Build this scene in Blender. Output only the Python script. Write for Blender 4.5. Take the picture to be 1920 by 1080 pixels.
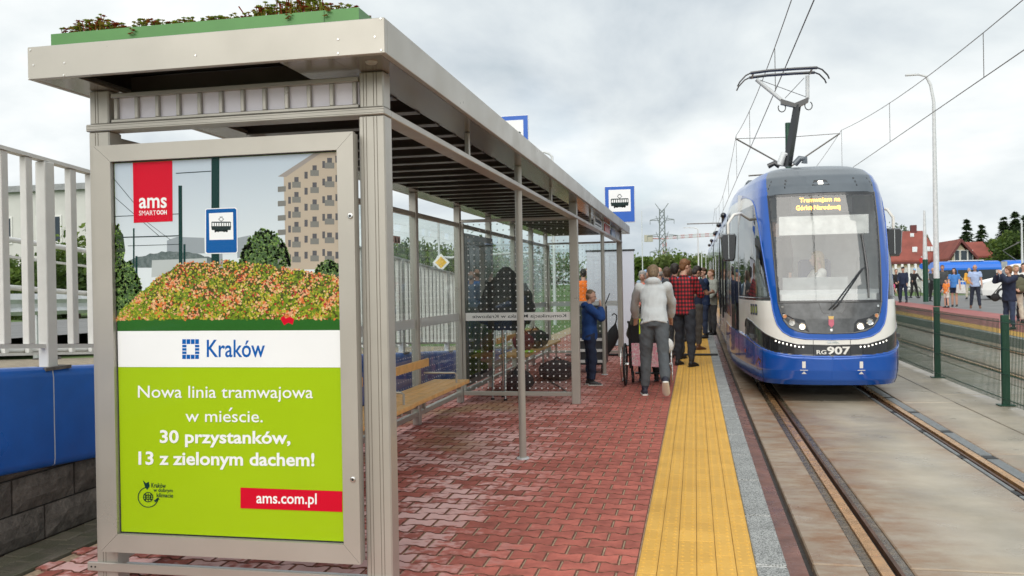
import bpy, bmesh, math, random
import numpy as np
from mathutils import Vector, Matrix, Euler
random.seed(7); R = math.radians
for o in list(bpy.data.objects): bpy.data.objects.remove(o)
scene = bpy.context.scene; C = scene.collection

# ---------------------------------------------------------------- camera
FPX = 1640.; PC = np.array([960., 540.]); CAMH = 1.48
v1 = np.array([1303., 529.]); v2 = np.array([-6900., 675.])
d1 = np.array([*(v1-PC), FPX]); d1 /= np.linalg.norm(d1)
d2 = -np.array([*(v2-PC), FPX]); d2 -= d1*(d2@d1); d2 /= np.linalg.norm(d2)
d3 = np.cross(d2, d1)
if d3[1] > 0: d3 = -d3
CM = np.array([d2, d1, d3])                 # photo ray (right, down, forward) -> world
CAM = np.array([0, 0, CAMH])
def ray(x, y): return CM @ np.array([x-PC[0], y-PC[1], FPX])
def on(x, y, ax, v):
    r = ray(x, y); return CAM + r*((v-CAM[ax])/r[ax])
def proj(p):
    q = CM.T @ (np.array(p, float)-CAM); return PC[0]+FPX*q[0]/q[2], PC[1]+FPX*q[1]/q[2]
def G(y): return 0.007*(min(y, 70)-14) if y > 14 else 0.0      # the line climbs gently
def gp(x, y, dz=0.0):
    p = on(x, y, 2, dz)
    for _ in range(30): p = on(x, y, 2, dz+G(p[1])*.5+ (p[2]-dz)*.5)
    return p
cd = bpy.data.cameras.new('camera'); cam = bpy.data.objects.new('camera', cd); C.objects.link(cam)
cd.sensor_width = 36; cd.lens = FPX/1920*36; cd.clip_start = .05; cd.clip_end = 4000
m = Matrix.Identity(4)
for i in range(3):
    m[i][0] = CM[i][0]; m[i][1] = -CM[i][1]; m[i][2] = -CM[i][2]; m[i][3] = CAM[i]
cam.matrix_world = m
cd.dof.use_dof = True; cd.dof.focus_distance = 5.2; cd.dof.aperture_fstop = 7.0
scene.camera = cam
scene.view_settings.view_transform = 'Standard'; scene.view_settings.look = 'None'
scene.view_settings.exposure = 0.90; scene.view_settings.gamma = 1

# ---------------------------------------------------------------- sky
SUN_EL, SUN_AZ = R(42), R(190)     # azimuth clockwise from +Y: behind the camera, veiled by cloud
w = bpy.data.worlds.new('World'); scene.world = w; w.use_nodes = True
nt = w.node_tree; N = nt.nodes; L = nt.links; N.clear()
out = N.new('ShaderNodeOutputWorld'); bg = N.new('ShaderNodeBackground')
sky = N.new('ShaderNodeTexSky'); sky.sky_type = 'NISHITA'; sky.sun_disc = False
sky.sun_elevation = SUN_EL; sky.sun_rotation = SUN_AZ; sky.dust_density = 2.0
tc = N.new('ShaderNodeTexCoord'); sep = N.new('ShaderNodeSeparateXYZ'); L.new(tc.outputs['Generated'], sep.inputs[0])
def wm(op, a, b=None):
    n = N.new('ShaderNodeMath'); n.operation = op
    for i, s in enumerate((a, b)):
        if s is None: continue
        if isinstance(s, (int, float)): n.inputs[i].default_value = s
        else: L.new(s, n.inputs[i])
    return n.outputs[0]
zc = wm('ADD', wm('MAXIMUM', sep.outputs[2], 0.0), 0.34)
comb = N.new('ShaderNodeCombineXYZ'); L.new(wm('DIVIDE', sep.outputs[0], zc), comb.inputs[0]); L.new(wm('DIVIDE', sep.outputs[1], zc), comb.inputs[1])
def wnoise(scale, detail, rough, off):
    mp = N.new('ShaderNodeMapping'); mp.inputs['Location'].default_value = off; L.new(comb.outputs[0], mp.inputs[0])
    n = N.new('ShaderNodeTexNoise'); n.inputs['Scale'].default_value = scale; n.inputs['Detail'].default_value = detail
    n.inputs['Roughness'].default_value = rough; n.inputs['Distortion'].default_value = .25
    L.new(mp.outputs[0], n.inputs['Vector']); return n.outputs['Fac']
def wramp(fac, stops):
    r = N.new('ShaderNodeValToRGB'); e = r.color_ramp.elements
    while len(e) < len(stops): e.new(.5)
    for i, (p, c) in enumerate(stops): e[i].position = p; e[i].color = (*c, 1)
    L.new(fac, r.inputs[0]); return r.outputs[0]
cl = wramp(wnoise(1.5, 8, .55, (3.1, 1.7, 0)), [(.30, (.25, .295, .33)), (.42, (.365, .40, .425)), (.53, (.455, .485, .495)), (.66, (.555, .57, .57))])
gap = wramp(wnoise(.8, 4, .5, (7.4, 4.2, 0)), [(.60, (0, 0, 0)), (.74, (1, 1, 1))])
sc = N.new('ShaderNodeMix'); sc.data_type = 'RGBA'; sc.blend_type = 'MULTIPLY'; sc.inputs[0].default_value = 1
L.new(sky.outputs[0], sc.inputs[6]); sc.inputs[7].default_value = (.075, .075, .075, 1)
mx = N.new('ShaderNodeMix'); mx.data_type = 'RGBA'
g2 = wm('MULTIPLY', gap, .55)
L.new(g2, mx.inputs[0]); L.new(cl, mx.inputs[6]); L.new(sc.outputs[2], mx.inputs[7])
L.new(mx.outputs[2], bg.inputs[0]); bg.inputs[1].default_value = 1.0
L.new(bg.outputs[0], out.inputs[0])
sd = bpy.data.lights.new('sun', 'SUN'); sd.energy = 1.5; sd.angle = R(70); sd.color = (1, .95, .87)
so = bpy.data.objects.new('sun', sd); C.objects.link(so)
dirv = Vector((math.sin(SUN_AZ)*math.cos(SUN_EL), math.cos(SUN_AZ)*math.cos(SUN_EL), math.sin(SUN_EL)))
so.rotation_euler = dirv.to_track_quat('Z', 'Y').to_euler(); so.location = (0, 0, 30)
# ---------------------------------------------------------------- helpers
def W(p):
    if p is None: return Matrix.Identity(4)
    return p.matrix_basis.copy() if p.parent is None else W(p.parent) @ p.matrix_parent_inverse @ p.matrix_basis
def par(o, p):
    o.parent = p; o.matrix_parent_inverse = W(p).inverted()
def tag(o, label=None, cat=None, group=None, kind=None):
    if label: o['label'] = label
    if cat: o['category'] = cat
    if group: o['group'] = group
    if kind: o['kind'] = kind
    return o
def thing(name, label, cat, loc=(0, 0, 0), rz=0, group=None):
    o = bpy.data.objects.new(name, None); C.objects.link(o); o.empty_display_size = .1
    o.location = loc; o.rotation_euler = (0, 0, rz)
    return tag(o, label, cat, group)
def link(name, me, parent=None, local=False):
    o = bpy.data.objects.new(name, me); C.objects.link(o)
    if parent:
        if local: o.parent = parent
        else: par(o, parent)
    return o
def copy_tree(o, parent=None):
    c = o.copy(); C.objects.link(c)
    if parent: c.parent = parent
    for ch in list(o.children): copy_tree(ch, c)
    return c
class MB:
    def __init__(s): s.v = []; s.f = []; s.mi = []; s.cur = 0
    def add(s, v, f):
        b = len(s.v); s.v += [tuple(map(float, q)) for q in v]
        s.f += [tuple(i+b for i in q) for q in f]; s.mi += [s.cur]*len(f); return s
    def bx(s, x0, x1, y0, y1, z0, z1):
        v = [(x, y, z) for z in (z0, z1) for y in (y0, y1) for x in (x0, x1)]
        return s.add(v, [(0, 2, 3, 1), (4, 5, 7, 6), (0, 1, 5, 4), (2, 6, 7, 3), (0, 4, 6, 2), (1, 3, 7, 5)])
    def cbx(s, c, d, rz=0, rx=0, ry=0):
        M = Euler((rx, ry, rz)).to_matrix(); c = Vector(c)
        v = [c + M @ Vector((x*d[0]/2, y*d[1]/2, z*d[2]/2)) for z in (-1, 1) for y in (-1, 1) for x in (-1, 1)]
        return s.add(v, [(0, 2, 3, 1), (4, 5, 7, 6), (0, 1, 5, 4), (2, 6, 7, 3), (0, 4, 6, 2), (1, 3, 7, 5)])
    def bbx(s, x0, x1, y0, y1, z0, z1, b=.004):      # box with chamfered edges
        def ring(z, i): return [(x0+i, y0, z), (x1-i, y0, z), (x1, y0+i, z), (x1, y1-i, z), (x1-i, y1, z), (x0+i, y1, z), (x0, y1-i, z), (x0, y0+i, z)]
        def ringi(z): return [(x0+b, y0+b, z), (x1-b, y0+b, z), (x1-b, y0+b, z), (x1-b, y1-b, z), (x1-b, y1-b, z), (x0+b, y1-b, z), (x0+b, y1-b, z), (x0+b, y0+b, z)]
        rs = [ring(z0+b, b), ring(z1-b, b)]
        top = [(x0+b, y0+b, z1), (x1-b, y0+b, z1), (x1-b, y1-b, z1), (x0+b, y1-b, z1)]
        bot = [(x0+b, y0+b, z0), (x1-b, y0+b, z0), (x1-b, y1-b, z0), (x0+b, y1-b, z0)]
        v = rs[0]+rs[1]+top+bot; f = [(i, (i+1) % 8, 8+(i+1) % 8, 8+i) for i in range(8)]
        T = [16, 16+1, 16+2, 16+3]; Bt = [20, 21, 22, 23]
        mp = [0, 1, 1, 2, 2, 3, 3, 0]
        for i in range(8):
            j = (i+1) % 8; a, c = mp[i], mp[j]
            if a == c: f += [(8+i, 8+j, T[a]), (j, i, Bt[a])]
            else: f += [(8+i, 8+j, T[c], T[a]), (j, i, Bt[a], Bt[c])]
        f += [tuple(T), tuple(reversed(Bt))]
        return s.add(v, f)
    def tube(s, pts, r, n=8, cap=True, ref=None):
        pts = [Vector(p) for p in pts]; rr = r if isinstance(r, (list, tuple)) else [r]*len(pts)
        v = []; f = []; k = len(pts)
        a = None
        for i, p in enumerate(pts):
            t = (pts[min(i+1, k-1)]-pts[max(i-1, 0)])
            if t.length < 1e-9: t = Vector((0, 0, 1))
            t.normalize()
            if a is None:
                a = Vector(ref) if ref else (Vector((1, 0, 0)) if abs(t.x) < .8 else Vector((0, 1, 0)))
            a = (a - t*a.dot(t)); a.normalize(); b = t.cross(a)
            q = rr[i]; qa, qb = q if isinstance(q, (list, tuple)) else (q, q)
            for j in range(n):
                w = 2*math.pi*j/n; v.append(p + a*math.cos(w)*qa + b*math.sin(w)*qb)
        for i in range(k-1):
            for j in range(n):
                f.append((i*n+j, i*n+(j+1) % n, (i+1)*n+(j+1) % n, (i+1)*n+j))
        if cap: f += [tuple(reversed(range(n))), tuple((k-1)*n+j for j in range(n))]
        return s.add(v, f)
    def cyl(s, a, b, r, n=12): return s.tube([a, b], r, n)
    def sph(s, c, r, n=10, m=7, M=None):
        r = r if isinstance(r, (list, tuple)) else (r, r, r); c = Vector(c)
        v = [(0, 0, 1)]; 
        for i in range(1, m):
            t = math.pi*i/m
            for j in range(n):
                w = 2*math.pi*j/n; v.append((math.sin(t)*math.cos(w), math.sin(t)*math.sin(w), math.cos(t)))
        v.append((0, 0, -1)); f = []
        for j in range(n): f.append((0, 1+j, 1+(j+1) % n))
        for i in range(m-2):
            for j in range(n):
                a = 1+i*n; f.append((a+j, a+n+j, a+n+(j+1) % n, a+(j+1) % n))
        e = len(v)-1; a = 1+(m-2)*n
        for j in range(n): f.append((a+j, e, a+(j+1) % n))
        vv = []
        for q in v:
            q = Vector((q[0]*r[0], q[1]*r[1], q[2]*r[2]))
            vv.append(c + (M @ q if M else q))
        return s.add(vv, f)
    def prism(s, pts, d):                             # polygon of 3-D points extruded by vector d
        k = len(pts); d = Vector(d); v = [Vector(p) for p in pts]; v = v+[p+d for p in v]
        f = [tuple(reversed(range(k))), tuple(range(k, 2*k))]+[(i, (i+1) % k, k+(i+1) % k, k+i) for i in range(k)]
        return s.add(v, f)
    def quad(s, a, b, c, d): return s.add([a, b, c, d], [(0, 1, 2, 3)])
    def poly(s, pts): return s.add(pts, [tuple(range(len(pts)))])
    def mesh(s, name, mats, smooth=False):
        me = bpy.data.meshes.new(name); me.from_pydata(s.v, [], s.f)
        mats = mats if isinstance(mats, (list, tuple)) else [mats]
        for q in mats: me.materials.append(q)
        if len(mats) > 1: me.polygons.foreach_set('material_index', s.mi)
        me.update()
        if smooth: smooth_by_angle(me, 50)
        return me
    def build(s, name, mats, parent=None, smooth=False, local=False):
        return link(name, s.mesh(name, mats, smooth), parent, local)
def smooth_by_angle(me, ang=40):
    me.polygons.foreach_set('use_smooth', [True]*len(me.polygons))
    try: me.set_sharp_from_angle(angle=R(ang))
    except Exception: pass

# ---------------------------------------------------------------- materials
MATS = {}
def pm(name, col, rough=.5, metal=0., var=.12, vs=6., bump=0., bs=60., coat=0., col2=None, spec=.5, rvar=0., isl=0., pos=True):
    """Principled material: base colour broken up by two noises, optional fine relief and roughness patches."""
    if name in MATS: return MATS[name]
    m = bpy.data.materials.new(name); m.use_nodes = True; nt = m.node_tree; N = nt.nodes; L = nt.links
    b = N['Principled BSDF']; b.inputs['Roughness'].default_value = rough; b.inputs['Metallic'].default_value = metal
    b.inputs['Coat Weight'].default_value = coat; b.inputs['Coat Roughness'].default_value = .06; b.inputs['Specular IOR Level'].default_value = spec
    g = N.new('ShaderNodeNewGeometry') if pos else N.new('ShaderNodeTexCoord')
    P = g.outputs['Position'] if pos else g.outputs['Object']
    n1 = N.new('ShaderNodeTexNoise'); n1.inputs['Scale'].default_value = vs; n1.inputs['Detail'].default_value = 6; n1.inputs['Roughness'].default_value = .62
    L.new(P, n1.inputs['Vector'])
    c2 = col2 if col2 else tuple(max(0, c*(1-2.2*var)) for c in col)
    c1 = tuple(min(1, c*(1+var)) for c in col) if not col2 else col
    r = N.new('ShaderNodeValToRGB'); r.color_ramp.elements[0].position = .3; r.color_ramp.elements[1].position = .7
    r.color_ramp.elements[0].color = (*c2, 1); r.color_ramp.elements[1].color = (*c1, 1); L.new(n1.outputs['Fac'], r.inputs[0])
    colout = r.outputs[0]
    if isl:
        gi = N.new('ShaderNodeNewGeometry'); oi = N.new('ShaderNodeObjectInfo')
        ad = N.new('ShaderNodeMath'); ad.operation = 'ADD'; L.new(gi.outputs['Random Per Island'], ad.inputs[0]); L.new(oi.outputs['Random'], ad.inputs[1])
        fr = N.new('ShaderNodeMath'); fr.operation = 'FRACT'; L.new(ad.outputs[0], fr.inputs[0])
        mr = N.new('ShaderNodeMapRange'); mr.inputs['To Min'].default_value = 1-isl; mr.inputs['To Max'].default_value = 1+isl; L.new(fr.outputs[0], mr.inputs[0])
        hs = N.new('ShaderNodeHueSaturation'); L.new(mr.outputs[0], hs.inputs['Value']); L.new(colout, hs.inputs['Color']); colout = hs.outputs[0]
    L.new(colout, b.inputs['Base Color'])
    if rvar:
        mr = N.new('ShaderNodeMapRange'); mr.inputs['From Min'].default_value = .3; mr.inputs['From Max'].default_value = .7
        mr.inputs['To Min'].default_value = max(.02, rough-rvar); mr.inputs['To Max'].default_value = min(1, rough+rvar)
        n3 = N.new('ShaderNodeTexNoise'); n3.inputs['Scale'].default_value = vs*1.7; n3.inputs['Detail'].default_value = 4; L.new(P, n3.inputs['Vector'])
        L.new(n3.outputs['Fac'], mr.inputs[0]); L.new(mr.outputs[0], b.inputs['Roughness'])
    if bump:
        n2 = N.new('ShaderNodeTexNoise'); n2.inputs['Scale'].default_value = bs; n2.inputs['Detail'].default_value = 5; L.new(P, n2.inputs['Vector'])
        bp = N.new('ShaderNodeBump'); bp.inputs['Strength'].default_value = bump; bp.inputs['Distance'].default_value = .01
        L.new(n2.outputs['Fac'], bp.inputs['Height']); L.new(bp.outputs[0], b.inputs['Normal'])
    MATS[name] = m; return m
def emit(name, col, s):
    m = bpy.data.materials.new(name); m.use_nodes = True; b = m.node_tree.nodes['Principled BSDF']
    b.inputs['Base Color'].default_value = (*col, 1); b.inputs['Emission Color'].default_value = (*col, 1); b.inputs['Emission Strength'].default_value = s
    return m
def glass(name, tint=(.93, .96, .95), refl=.05, rough=.0, haze=0., hazecol=(.8, .85, .85), base=.035, graz=.45):
    m = bpy.data.materials.new(name); m.use_nodes = True; nt = m.node_tree; N = nt.nodes; L = nt.links; N.clear()
    o = N.new('ShaderNodeOutputMaterial'); t = N.new('ShaderNodeBsdfTransparent'); t.inputs[0].default_value = (*tint, 1)
    g = N.new('ShaderNodeBsdfGlossy'); g.inputs['Roughness'].default_value = rough; g.inputs['Color'].default_value = (1, 1, 1, 1)
    lw = N.new('ShaderNodeLayerWeight'); lw.inputs[0].default_value = .5; pw = N.new('ShaderNodeMath'); pw.operation = 'POWER'; L.new(lw.outputs['Facing'], pw.inputs[0]); pw.inputs[1].default_value = 5.
    f = N.new('ShaderNodeMath'); f.operation = 'MULTIPLY_ADD'; L.new(pw.outputs[0], f.inputs[0]); f.inputs[1].default_value = graz; f.inputs[2].default_value = base
    a = N.new('ShaderNodeMath'); a.operation = 'ADD'; a.use_clamp = True; L.new(f.outputs[0], a.inputs[0]); a.inputs[1].default_value = refl
    mx = N.new('ShaderNodeMixShader'); L.new(a.outputs[0], mx.inputs[0])
    src = t.outputs[0]
    if haze:
        d = N.new('ShaderNodeBsdfDiffuse'); d.inputs[0].default_value = (*hazecol, 1)
        m2 = N.new('ShaderNodeMixShader'); m2.inputs[0].default_value = haze; L.new(t.outputs[0], m2.inputs[1]); L.new(d.outputs[0], m2.inputs[2]); src = m2.outputs[0]
    L.new(src, mx.inputs[1]); L.new(g.outputs[0], mx.inputs[2]); L.new(mx.outputs[0], o.inputs[0])
    return m
def foliage(name, c1, c2):
    m = bpy.data.materials.new(name); m.use_nodes = True; nt = m.node_tree; N = nt.nodes; L = nt.links
    b = N['Principled BSDF']; b.inputs['Roughness'].default_value = .6; b.inputs['Specular IOR Level'].default_value = .25
    g = N.new('ShaderNodeNewGeometry'); r = N.new('ShaderNodeValToRGB'); r.color_ramp.elements[0].color = (*c1, 1); r.color_ramp.elements[1].color = (*c2, 1)
    L.new(g.outputs['Random Per Island'], r.inputs[0]); L.new(r.outputs[0], b.inputs['Base Color'])
    tr = N.new('ShaderNodeBsdfTranslucent'); L.new(r.outputs[0], tr.inputs[0]); mx = N.new('ShaderNodeMixShader'); mx.inputs[0].default_value = .3
    L.new(b.outputs[0], mx.inputs[1]); L.new(tr.outputs[0], mx.inputs[2]); L.new(mx.outputs[0], N['Material Output'].inputs[0])
    return m
def flat(name, col, rough=.45):   # flat print / simple paint
    return pm(name, col, rough, var=.015, vs=2, spec=.08)

M_frame = pm('warm_grey_powder_coat', (.43, .41, .365), .34, .35, var=.03, vs=2.2, rvar=.07)
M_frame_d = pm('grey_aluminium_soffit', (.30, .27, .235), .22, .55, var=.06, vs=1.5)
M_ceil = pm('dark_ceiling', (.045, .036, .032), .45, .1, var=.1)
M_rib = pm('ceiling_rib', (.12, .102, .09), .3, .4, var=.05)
M_glass = glass('shelter_glass', (.93, .965, .955), .02)
M_frost = glass('frosted_band', (.55, .57, .57), .02, haze=.55, hazecol=(.82, .85, .84))
M_white = pm('white_paint', (.78, .78, .76), .45, var=.04)
M_black = pm('black_rubber', (.012, .012, .013), .5, var=.2)
M_steel = pm('chrome_steel', (.62, .62, .61), .22, .95, var=.05)
M_galv = pm('galvanised_steel', (.62, .64, .65), .5, .1, var=.08, vs=9)
M_wood = pm('light_pine', (.74, .41, .14), .48, var=.10, vs=11, bump=.1, bs=40, isl=.07)
M_green_box = pm('green_painted_metal', (.085, .24, .065), .4, .1, var=.06, vs=3)
M_signblue = pm('sign_blue', (.008, .105, .50), .32, var=.03)
M_pole = pm('grey_pole', (.36, .36, .34), .4, .5, var=.05)
M_dkgreen = pm('dark_green_coat', (.008, .055, .030), .38, .1, var=.1, vs=5)
FONT_CACHE = {}
def text_mesh(txt, bold=0., shear=0.):
    k = (txt, bold, shear)
    if k in FONT_CACHE: return FONT_CACHE[k]
    cu = bpy.data.curves.new('t', 'FONT'); cu.body = txt; cu.offset = bold; cu.shear = shear; cu.resolution_u = 3; cu.fill_mode = 'FRONT'
    o = bpy.data.objects.new('t', cu); C.objects.link(o)
    dg = bpy.context.evaluated_depsgraph_get(); me = bpy.data.meshes.new_from_object(o.evaluated_get(dg))
    v = np.array([q.co[:2] for q in me.vertices]); f = [tuple(p.vertices) for p in me.polygons]
    bpy.data.objects.remove(o); bpy.data.meshes.remove(me)
    v = (v-v.min(0))/(v.max(0)-v.min(0)); FONT_CACHE[k] = (v, f); return v, f
def text(name, txt, mat, fn, parent, bold=0., mirror=False, depth=None):
    """lettering laid on a surface: fn(u, v) gives the 3-D point for u, v in 0..1 over the ink box"""
    v, f = text_mesh(txt, bold)
    mb = MB(); mb.add([fn((1-u) if mirror else u, w) for u, w in v], f)
    return mb.build(name, mat, parent)
# ================================================================ GROUND, PLATFORMS, TRACKS
def strip(mb, x0, x1, z, ys, dz=0):
    """level strip parallel to the track, following the climb"""
    v = []; f = []
    for y in ys: v += [(x0, y, z+G(y)), (x1, y, z+G(y))]
    for i in range(len(ys)-1): f.append((2*i, 2*i+1, 2*i+3, 2*i+2))
    mb.add(v, f)
def bar(mb, x0, x1, z0, z1, ys):
    v = []; f = []
    for y in ys: v += [(x0, y, z0+G(y)), (x1, y, z0+G(y)), (x1, y, z1+G(y)), (x0, y, z1+G(y))]
    for i in range(len(ys)-1):
        for j in range(4): a, b = 4*i+j, 4*i+(j+1) % 4; f.append((a, b, b+4, a+4))
    k = 4*(len(ys)-1); f += [(3, 2, 1, 0), (k, k+1, k+2, k+3)]
    mb.add(v, f)
YS = [-6, 14, 30, 50, 70, 110]
def terrain(x, y):
    left = max(0., 1.02-.066*(max(y, 0)-4.2)) if x < -4 else 0
    if x < -4:
        t = min(1, max(0, (-x-7)/10)); left = left*(1-t)+.55*t*max(0, min(1, (60-y)/40))
    base = -.34 if -4 <= x <= 10.9 else -.12
    if x < -4: base = -.03
    return base+left+G(y)
xs = [-1500, -300, -120, -60, -40, -28, -20, -15, -11, -8, -6, -4.05, -3.95, 0, 6, 10.75, 10.85, 14, 20, 30, 45, 70, 120, 300, 1500]
ys = [-80, -20, -8, -3, 0, 2, 4, 6, 8, 10, 12, 14, 16, 18, 20, 23, 27, 32, 40, 50, 70, 100, 150, 250, 500, 1000, 2600]
mb = MB(); nx = len(xs)
mb.add([(x, y, terrain(x, y)) for y in ys for x in xs], [(j*nx+i, j*nx+i+1, (j+1)*nx+i+1, (j+1)*nx+i) for j in range(len(ys)-1) for i in range(nx-1)])
M_grass = pm('grass', (.10, .17, .03), .9, var=.25, vs=1.2, bump=.6, bs=25, col2=(.055, .10, .02))
tag(mb.build('ground', M_grass), kind='structure')

# ---- near platform: sand bed, interlocking red pavers
M_sand = pm('joint_sand', (.46, .33, .22), .9, var=.2, vs=30, bump=.4, bs=200)
mb = MB(); bar(mb, -3.50, -.318, -.36, -.0085, YS)
platform = tag(mb.build('platform', M_sand), kind='structure')
def paver_mat():
    m = pm('red_paver', (.45, .130, .098), .80, var=.16, vs=9, bump=.25, bs=260, isl=.16, rvar=.12, spec=.3)
    nt = m.node_tree; N = nt.nodes; L = nt.links; b = N['Principled BSDF']
    src = b.inputs['Base Color'].links[0].from_socket
    g = N.new('ShaderNodeNewGeometry'); oi = N.new('ShaderNodeObjectInfo'); sp = N.new('ShaderNodeSeparateXYZ'); L.new(g.outputs['Position'], sp.inputs[0])
    def M(op, a, b2=None, c=None):
        n = N.new('ShaderNodeMath'); n.operation = op
        for i, s in enumerate((a, b2, c)):
            if s is None: continue
            if isinstance(s, (int, float)): n.inputs[i].default_value = s
            else: L.new(s, n.inputs[i])
        return n.outputs[0]
    def mr(v, a, b2, c=0, d=1):
        n = N.new('ShaderNodeMapRange'); n.interpolation_type = 'SMOOTHSTEP'; n.inputs[1].default_value = a; n.inputs[2].default_value = b2; n.inputs[3].default_value = c; n.inputs[4].default_value = d
        L.new(v, n.inputs[0]); return n.outputs[0]
    def noise(s, d, off=0, st=None):
        mp = N.new('ShaderNodeMapping'); mp.inputs['Location'].default_value = (off, off*.7, 0)
        if st: mp.inputs['Scale'].default_value = st
        L.new(g.outputs['Position'], mp.inputs[0]); n = N.new('ShaderNodeTexNoise'); n.inputs['Scale'].default_value = s; n.inputs['Detail'].default_value = d; L.new(mp.outputs[0], n.inputs['Vector']); return n.outputs['Fac']
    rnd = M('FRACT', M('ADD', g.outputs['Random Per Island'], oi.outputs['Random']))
    xg = mr(sp.outputs[0], -.75, -1.75)          # sky sheen of wet pavers, painted as pale pink, grows towards the shelter
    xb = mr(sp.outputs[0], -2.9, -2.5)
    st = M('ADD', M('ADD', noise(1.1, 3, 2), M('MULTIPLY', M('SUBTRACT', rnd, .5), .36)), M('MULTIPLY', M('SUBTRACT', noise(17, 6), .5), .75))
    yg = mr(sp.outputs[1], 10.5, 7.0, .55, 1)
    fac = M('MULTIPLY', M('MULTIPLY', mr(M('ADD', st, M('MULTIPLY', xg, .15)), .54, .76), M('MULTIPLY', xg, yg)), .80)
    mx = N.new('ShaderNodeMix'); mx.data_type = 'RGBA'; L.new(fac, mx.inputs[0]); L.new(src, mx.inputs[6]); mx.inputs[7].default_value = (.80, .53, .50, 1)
    # damp dark patches and drifted sand by the bench
    dk = mr(noise(.9, 4, 9), .50, .66); dm = M('MULTIPLY', M('MULTIPLY', dk, mr(sp.outputs[0], -1.2, -2.0)), .30)
    m2 = N.new('ShaderNodeMix'); m2.data_type = 'RGBA'; L.new(dm, m2.inputs[0]); L.new(mx.outputs[2], m2.inputs[6]); m2.inputs[7].default_value = (.115, .032, .024, 1)
    sd = M('MULTIPLY', mr(noise(1.3, 6, 5, (1, .6, 1)), .50, .62), M('MULTIPLY', mr(sp.outputs[0], -1.7, -2.4), M('MULTIPLY', mr(sp.outputs[1], 6.0, 7.4), mr(sp.outputs[1], 12., 10.))))
    m3 = N.new('ShaderNodeMix'); m3.data_type = 'RGBA'; L.new(M('MULTIPLY', sd, .85), m3.inputs[0]); L.new(m2.outputs[2], m3.inputs[6]); m3.inputs[7].default_value = (.31, .20, .10, 1)
    L.new(m3.outputs[2], b.inputs['Base Color'])
    return m
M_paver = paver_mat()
PL, PP, PD = .2, .14, .0115
def cfun(x):
    a = abs(x)
    return PD if a > .066 else (-PD if a < .034 else PD*(a-.05)/.016)
def paver_mesh(xa=-.1, xb=.1):
    j = .0046; xsamp = [q for q in (-.1, -.066, -.034, .034, .066, .1) if xa < q < xb]; xsamp = [xa+j]+xsamp+[xb-j]
    xsamp = sorted(set(xsamp)); xsamp = [q for q in xsamp if xa+j <= q <= xb-j]
    top = [(x, PP/2+cfun(x)-j) for x in xsamp]; bot = [(x, -PP/2-cfun(x)+j) for x in reversed(xsamp)]
    ol = bot[::-1]+top[::-1]; k = len(ol); cx = sum(p[0] for p in ol)/k
    def inset(p): return (p[0]+(.005 if p[0] < cx else -.005), p[1]+(-.006 if p[1] > 0 else .006))
    mb = MB(); v = [(x, y, -.012) for x, y in ol]+[(x, y, -.0055) for x, y in ol]+[(*inset(p), 0) for p in ol]
    f = []
    for r in (0, 1):
        for i in range(k): a, b = i, (i+1) % k; f.append((r*k+a, r*k+b, (r+1)*k+b, (r+1)*k+a))
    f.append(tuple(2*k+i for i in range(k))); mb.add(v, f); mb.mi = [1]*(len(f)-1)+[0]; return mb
M_pedge = pm('shade_grime_paver_edge', (.225, .095, .070), .9, var=.3, vs=30, spec=.2)  # shade of the joints painted into the edge colour, along with grime
pvar = {'full': paver_mesh(), 'l': paver_mesh(-.1, 0), 'r': paver_mesh(0, .1)}
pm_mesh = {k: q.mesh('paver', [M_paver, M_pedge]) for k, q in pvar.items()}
X_R, X_L = -.320, -3.50; cells = []
for j in range(int((27-2.6)/PP)):
    y = 2.6+j*PP; off = .1 if j % 2 else 0.
    x = X_R-.1+off
    while x > X_L-.1+.001:
        kind = 'full'
        if x+.1 > X_R+.01: kind = 'l'
        elif x-.1 < X_L-.01: kind = 'r'
        cells.append((x, y, kind)); x -= PL
def vis(x, y):
    if y < 3.0: return False
    px, py = proj((x, y, 0)); 
    return px < 1925 and py < 1085 and (px > 728 or px < 172) and px > -5
cells.sort(key=lambda c: (not vis(c[0], c[1]), c[0]**2+c[1]**2))
mbs = MB()
for i, (x, y, kind) in enumerate(cells):
    dz = random.uniform(-.0016, .0016)
    if i < 300:
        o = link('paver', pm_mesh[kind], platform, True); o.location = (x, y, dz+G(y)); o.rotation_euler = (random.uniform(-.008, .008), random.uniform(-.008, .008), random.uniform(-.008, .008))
    else:
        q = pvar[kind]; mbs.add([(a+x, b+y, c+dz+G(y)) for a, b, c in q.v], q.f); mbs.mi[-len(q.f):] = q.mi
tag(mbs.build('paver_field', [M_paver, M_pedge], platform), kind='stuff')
mb = MB(); strip(mb, -3.498, -.322, -.001, [27.0, 30, 50, 70, 110])
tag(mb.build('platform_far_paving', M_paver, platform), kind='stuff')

# ---- yellow tactile tiles
M_yel = pm('yellow_tactile', (.70, .41, .085), .62, var=.09, vs=3, bump=.3, bs=220, isl=.06, col2=(.60, .335, .06), spec=.35)
M_yjoint = pm('tile_joint', (.27, .15, .05), .9, var=.2, vs=40)
mb = MB(); bar(mb, -.3175, .2845, -.36, -.007, YS)
tactile = tag(mb.build('tactile_paving', M_yjoint), kind='structure')
mb = MB(); mb.bbx(-.0488, .0488, -.0992, .0992, -.012, 0, .002)
tv, tf = list(mb.v), list(mb.f)
def bump(x, y, r=.0125, h=.0065):
    mb.add([(x-r, y, 0), (x, y-r, 0), (x+r, y, 0), (x, y+r, 0), (x, y, h)], [(0, 1, 4), (1, 2, 4), (2, 3, 4), (3, 0, 4)])
for bx_ in (-.026, .026):
    for by in (-.066, 0., .066): bump(bx_, by)
tile_me = mb.mesh('tactile_tile', M_yel); tile_v, tile_f = list(mb.v), list(mb.f)
mbs = MB(); k = 0
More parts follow.
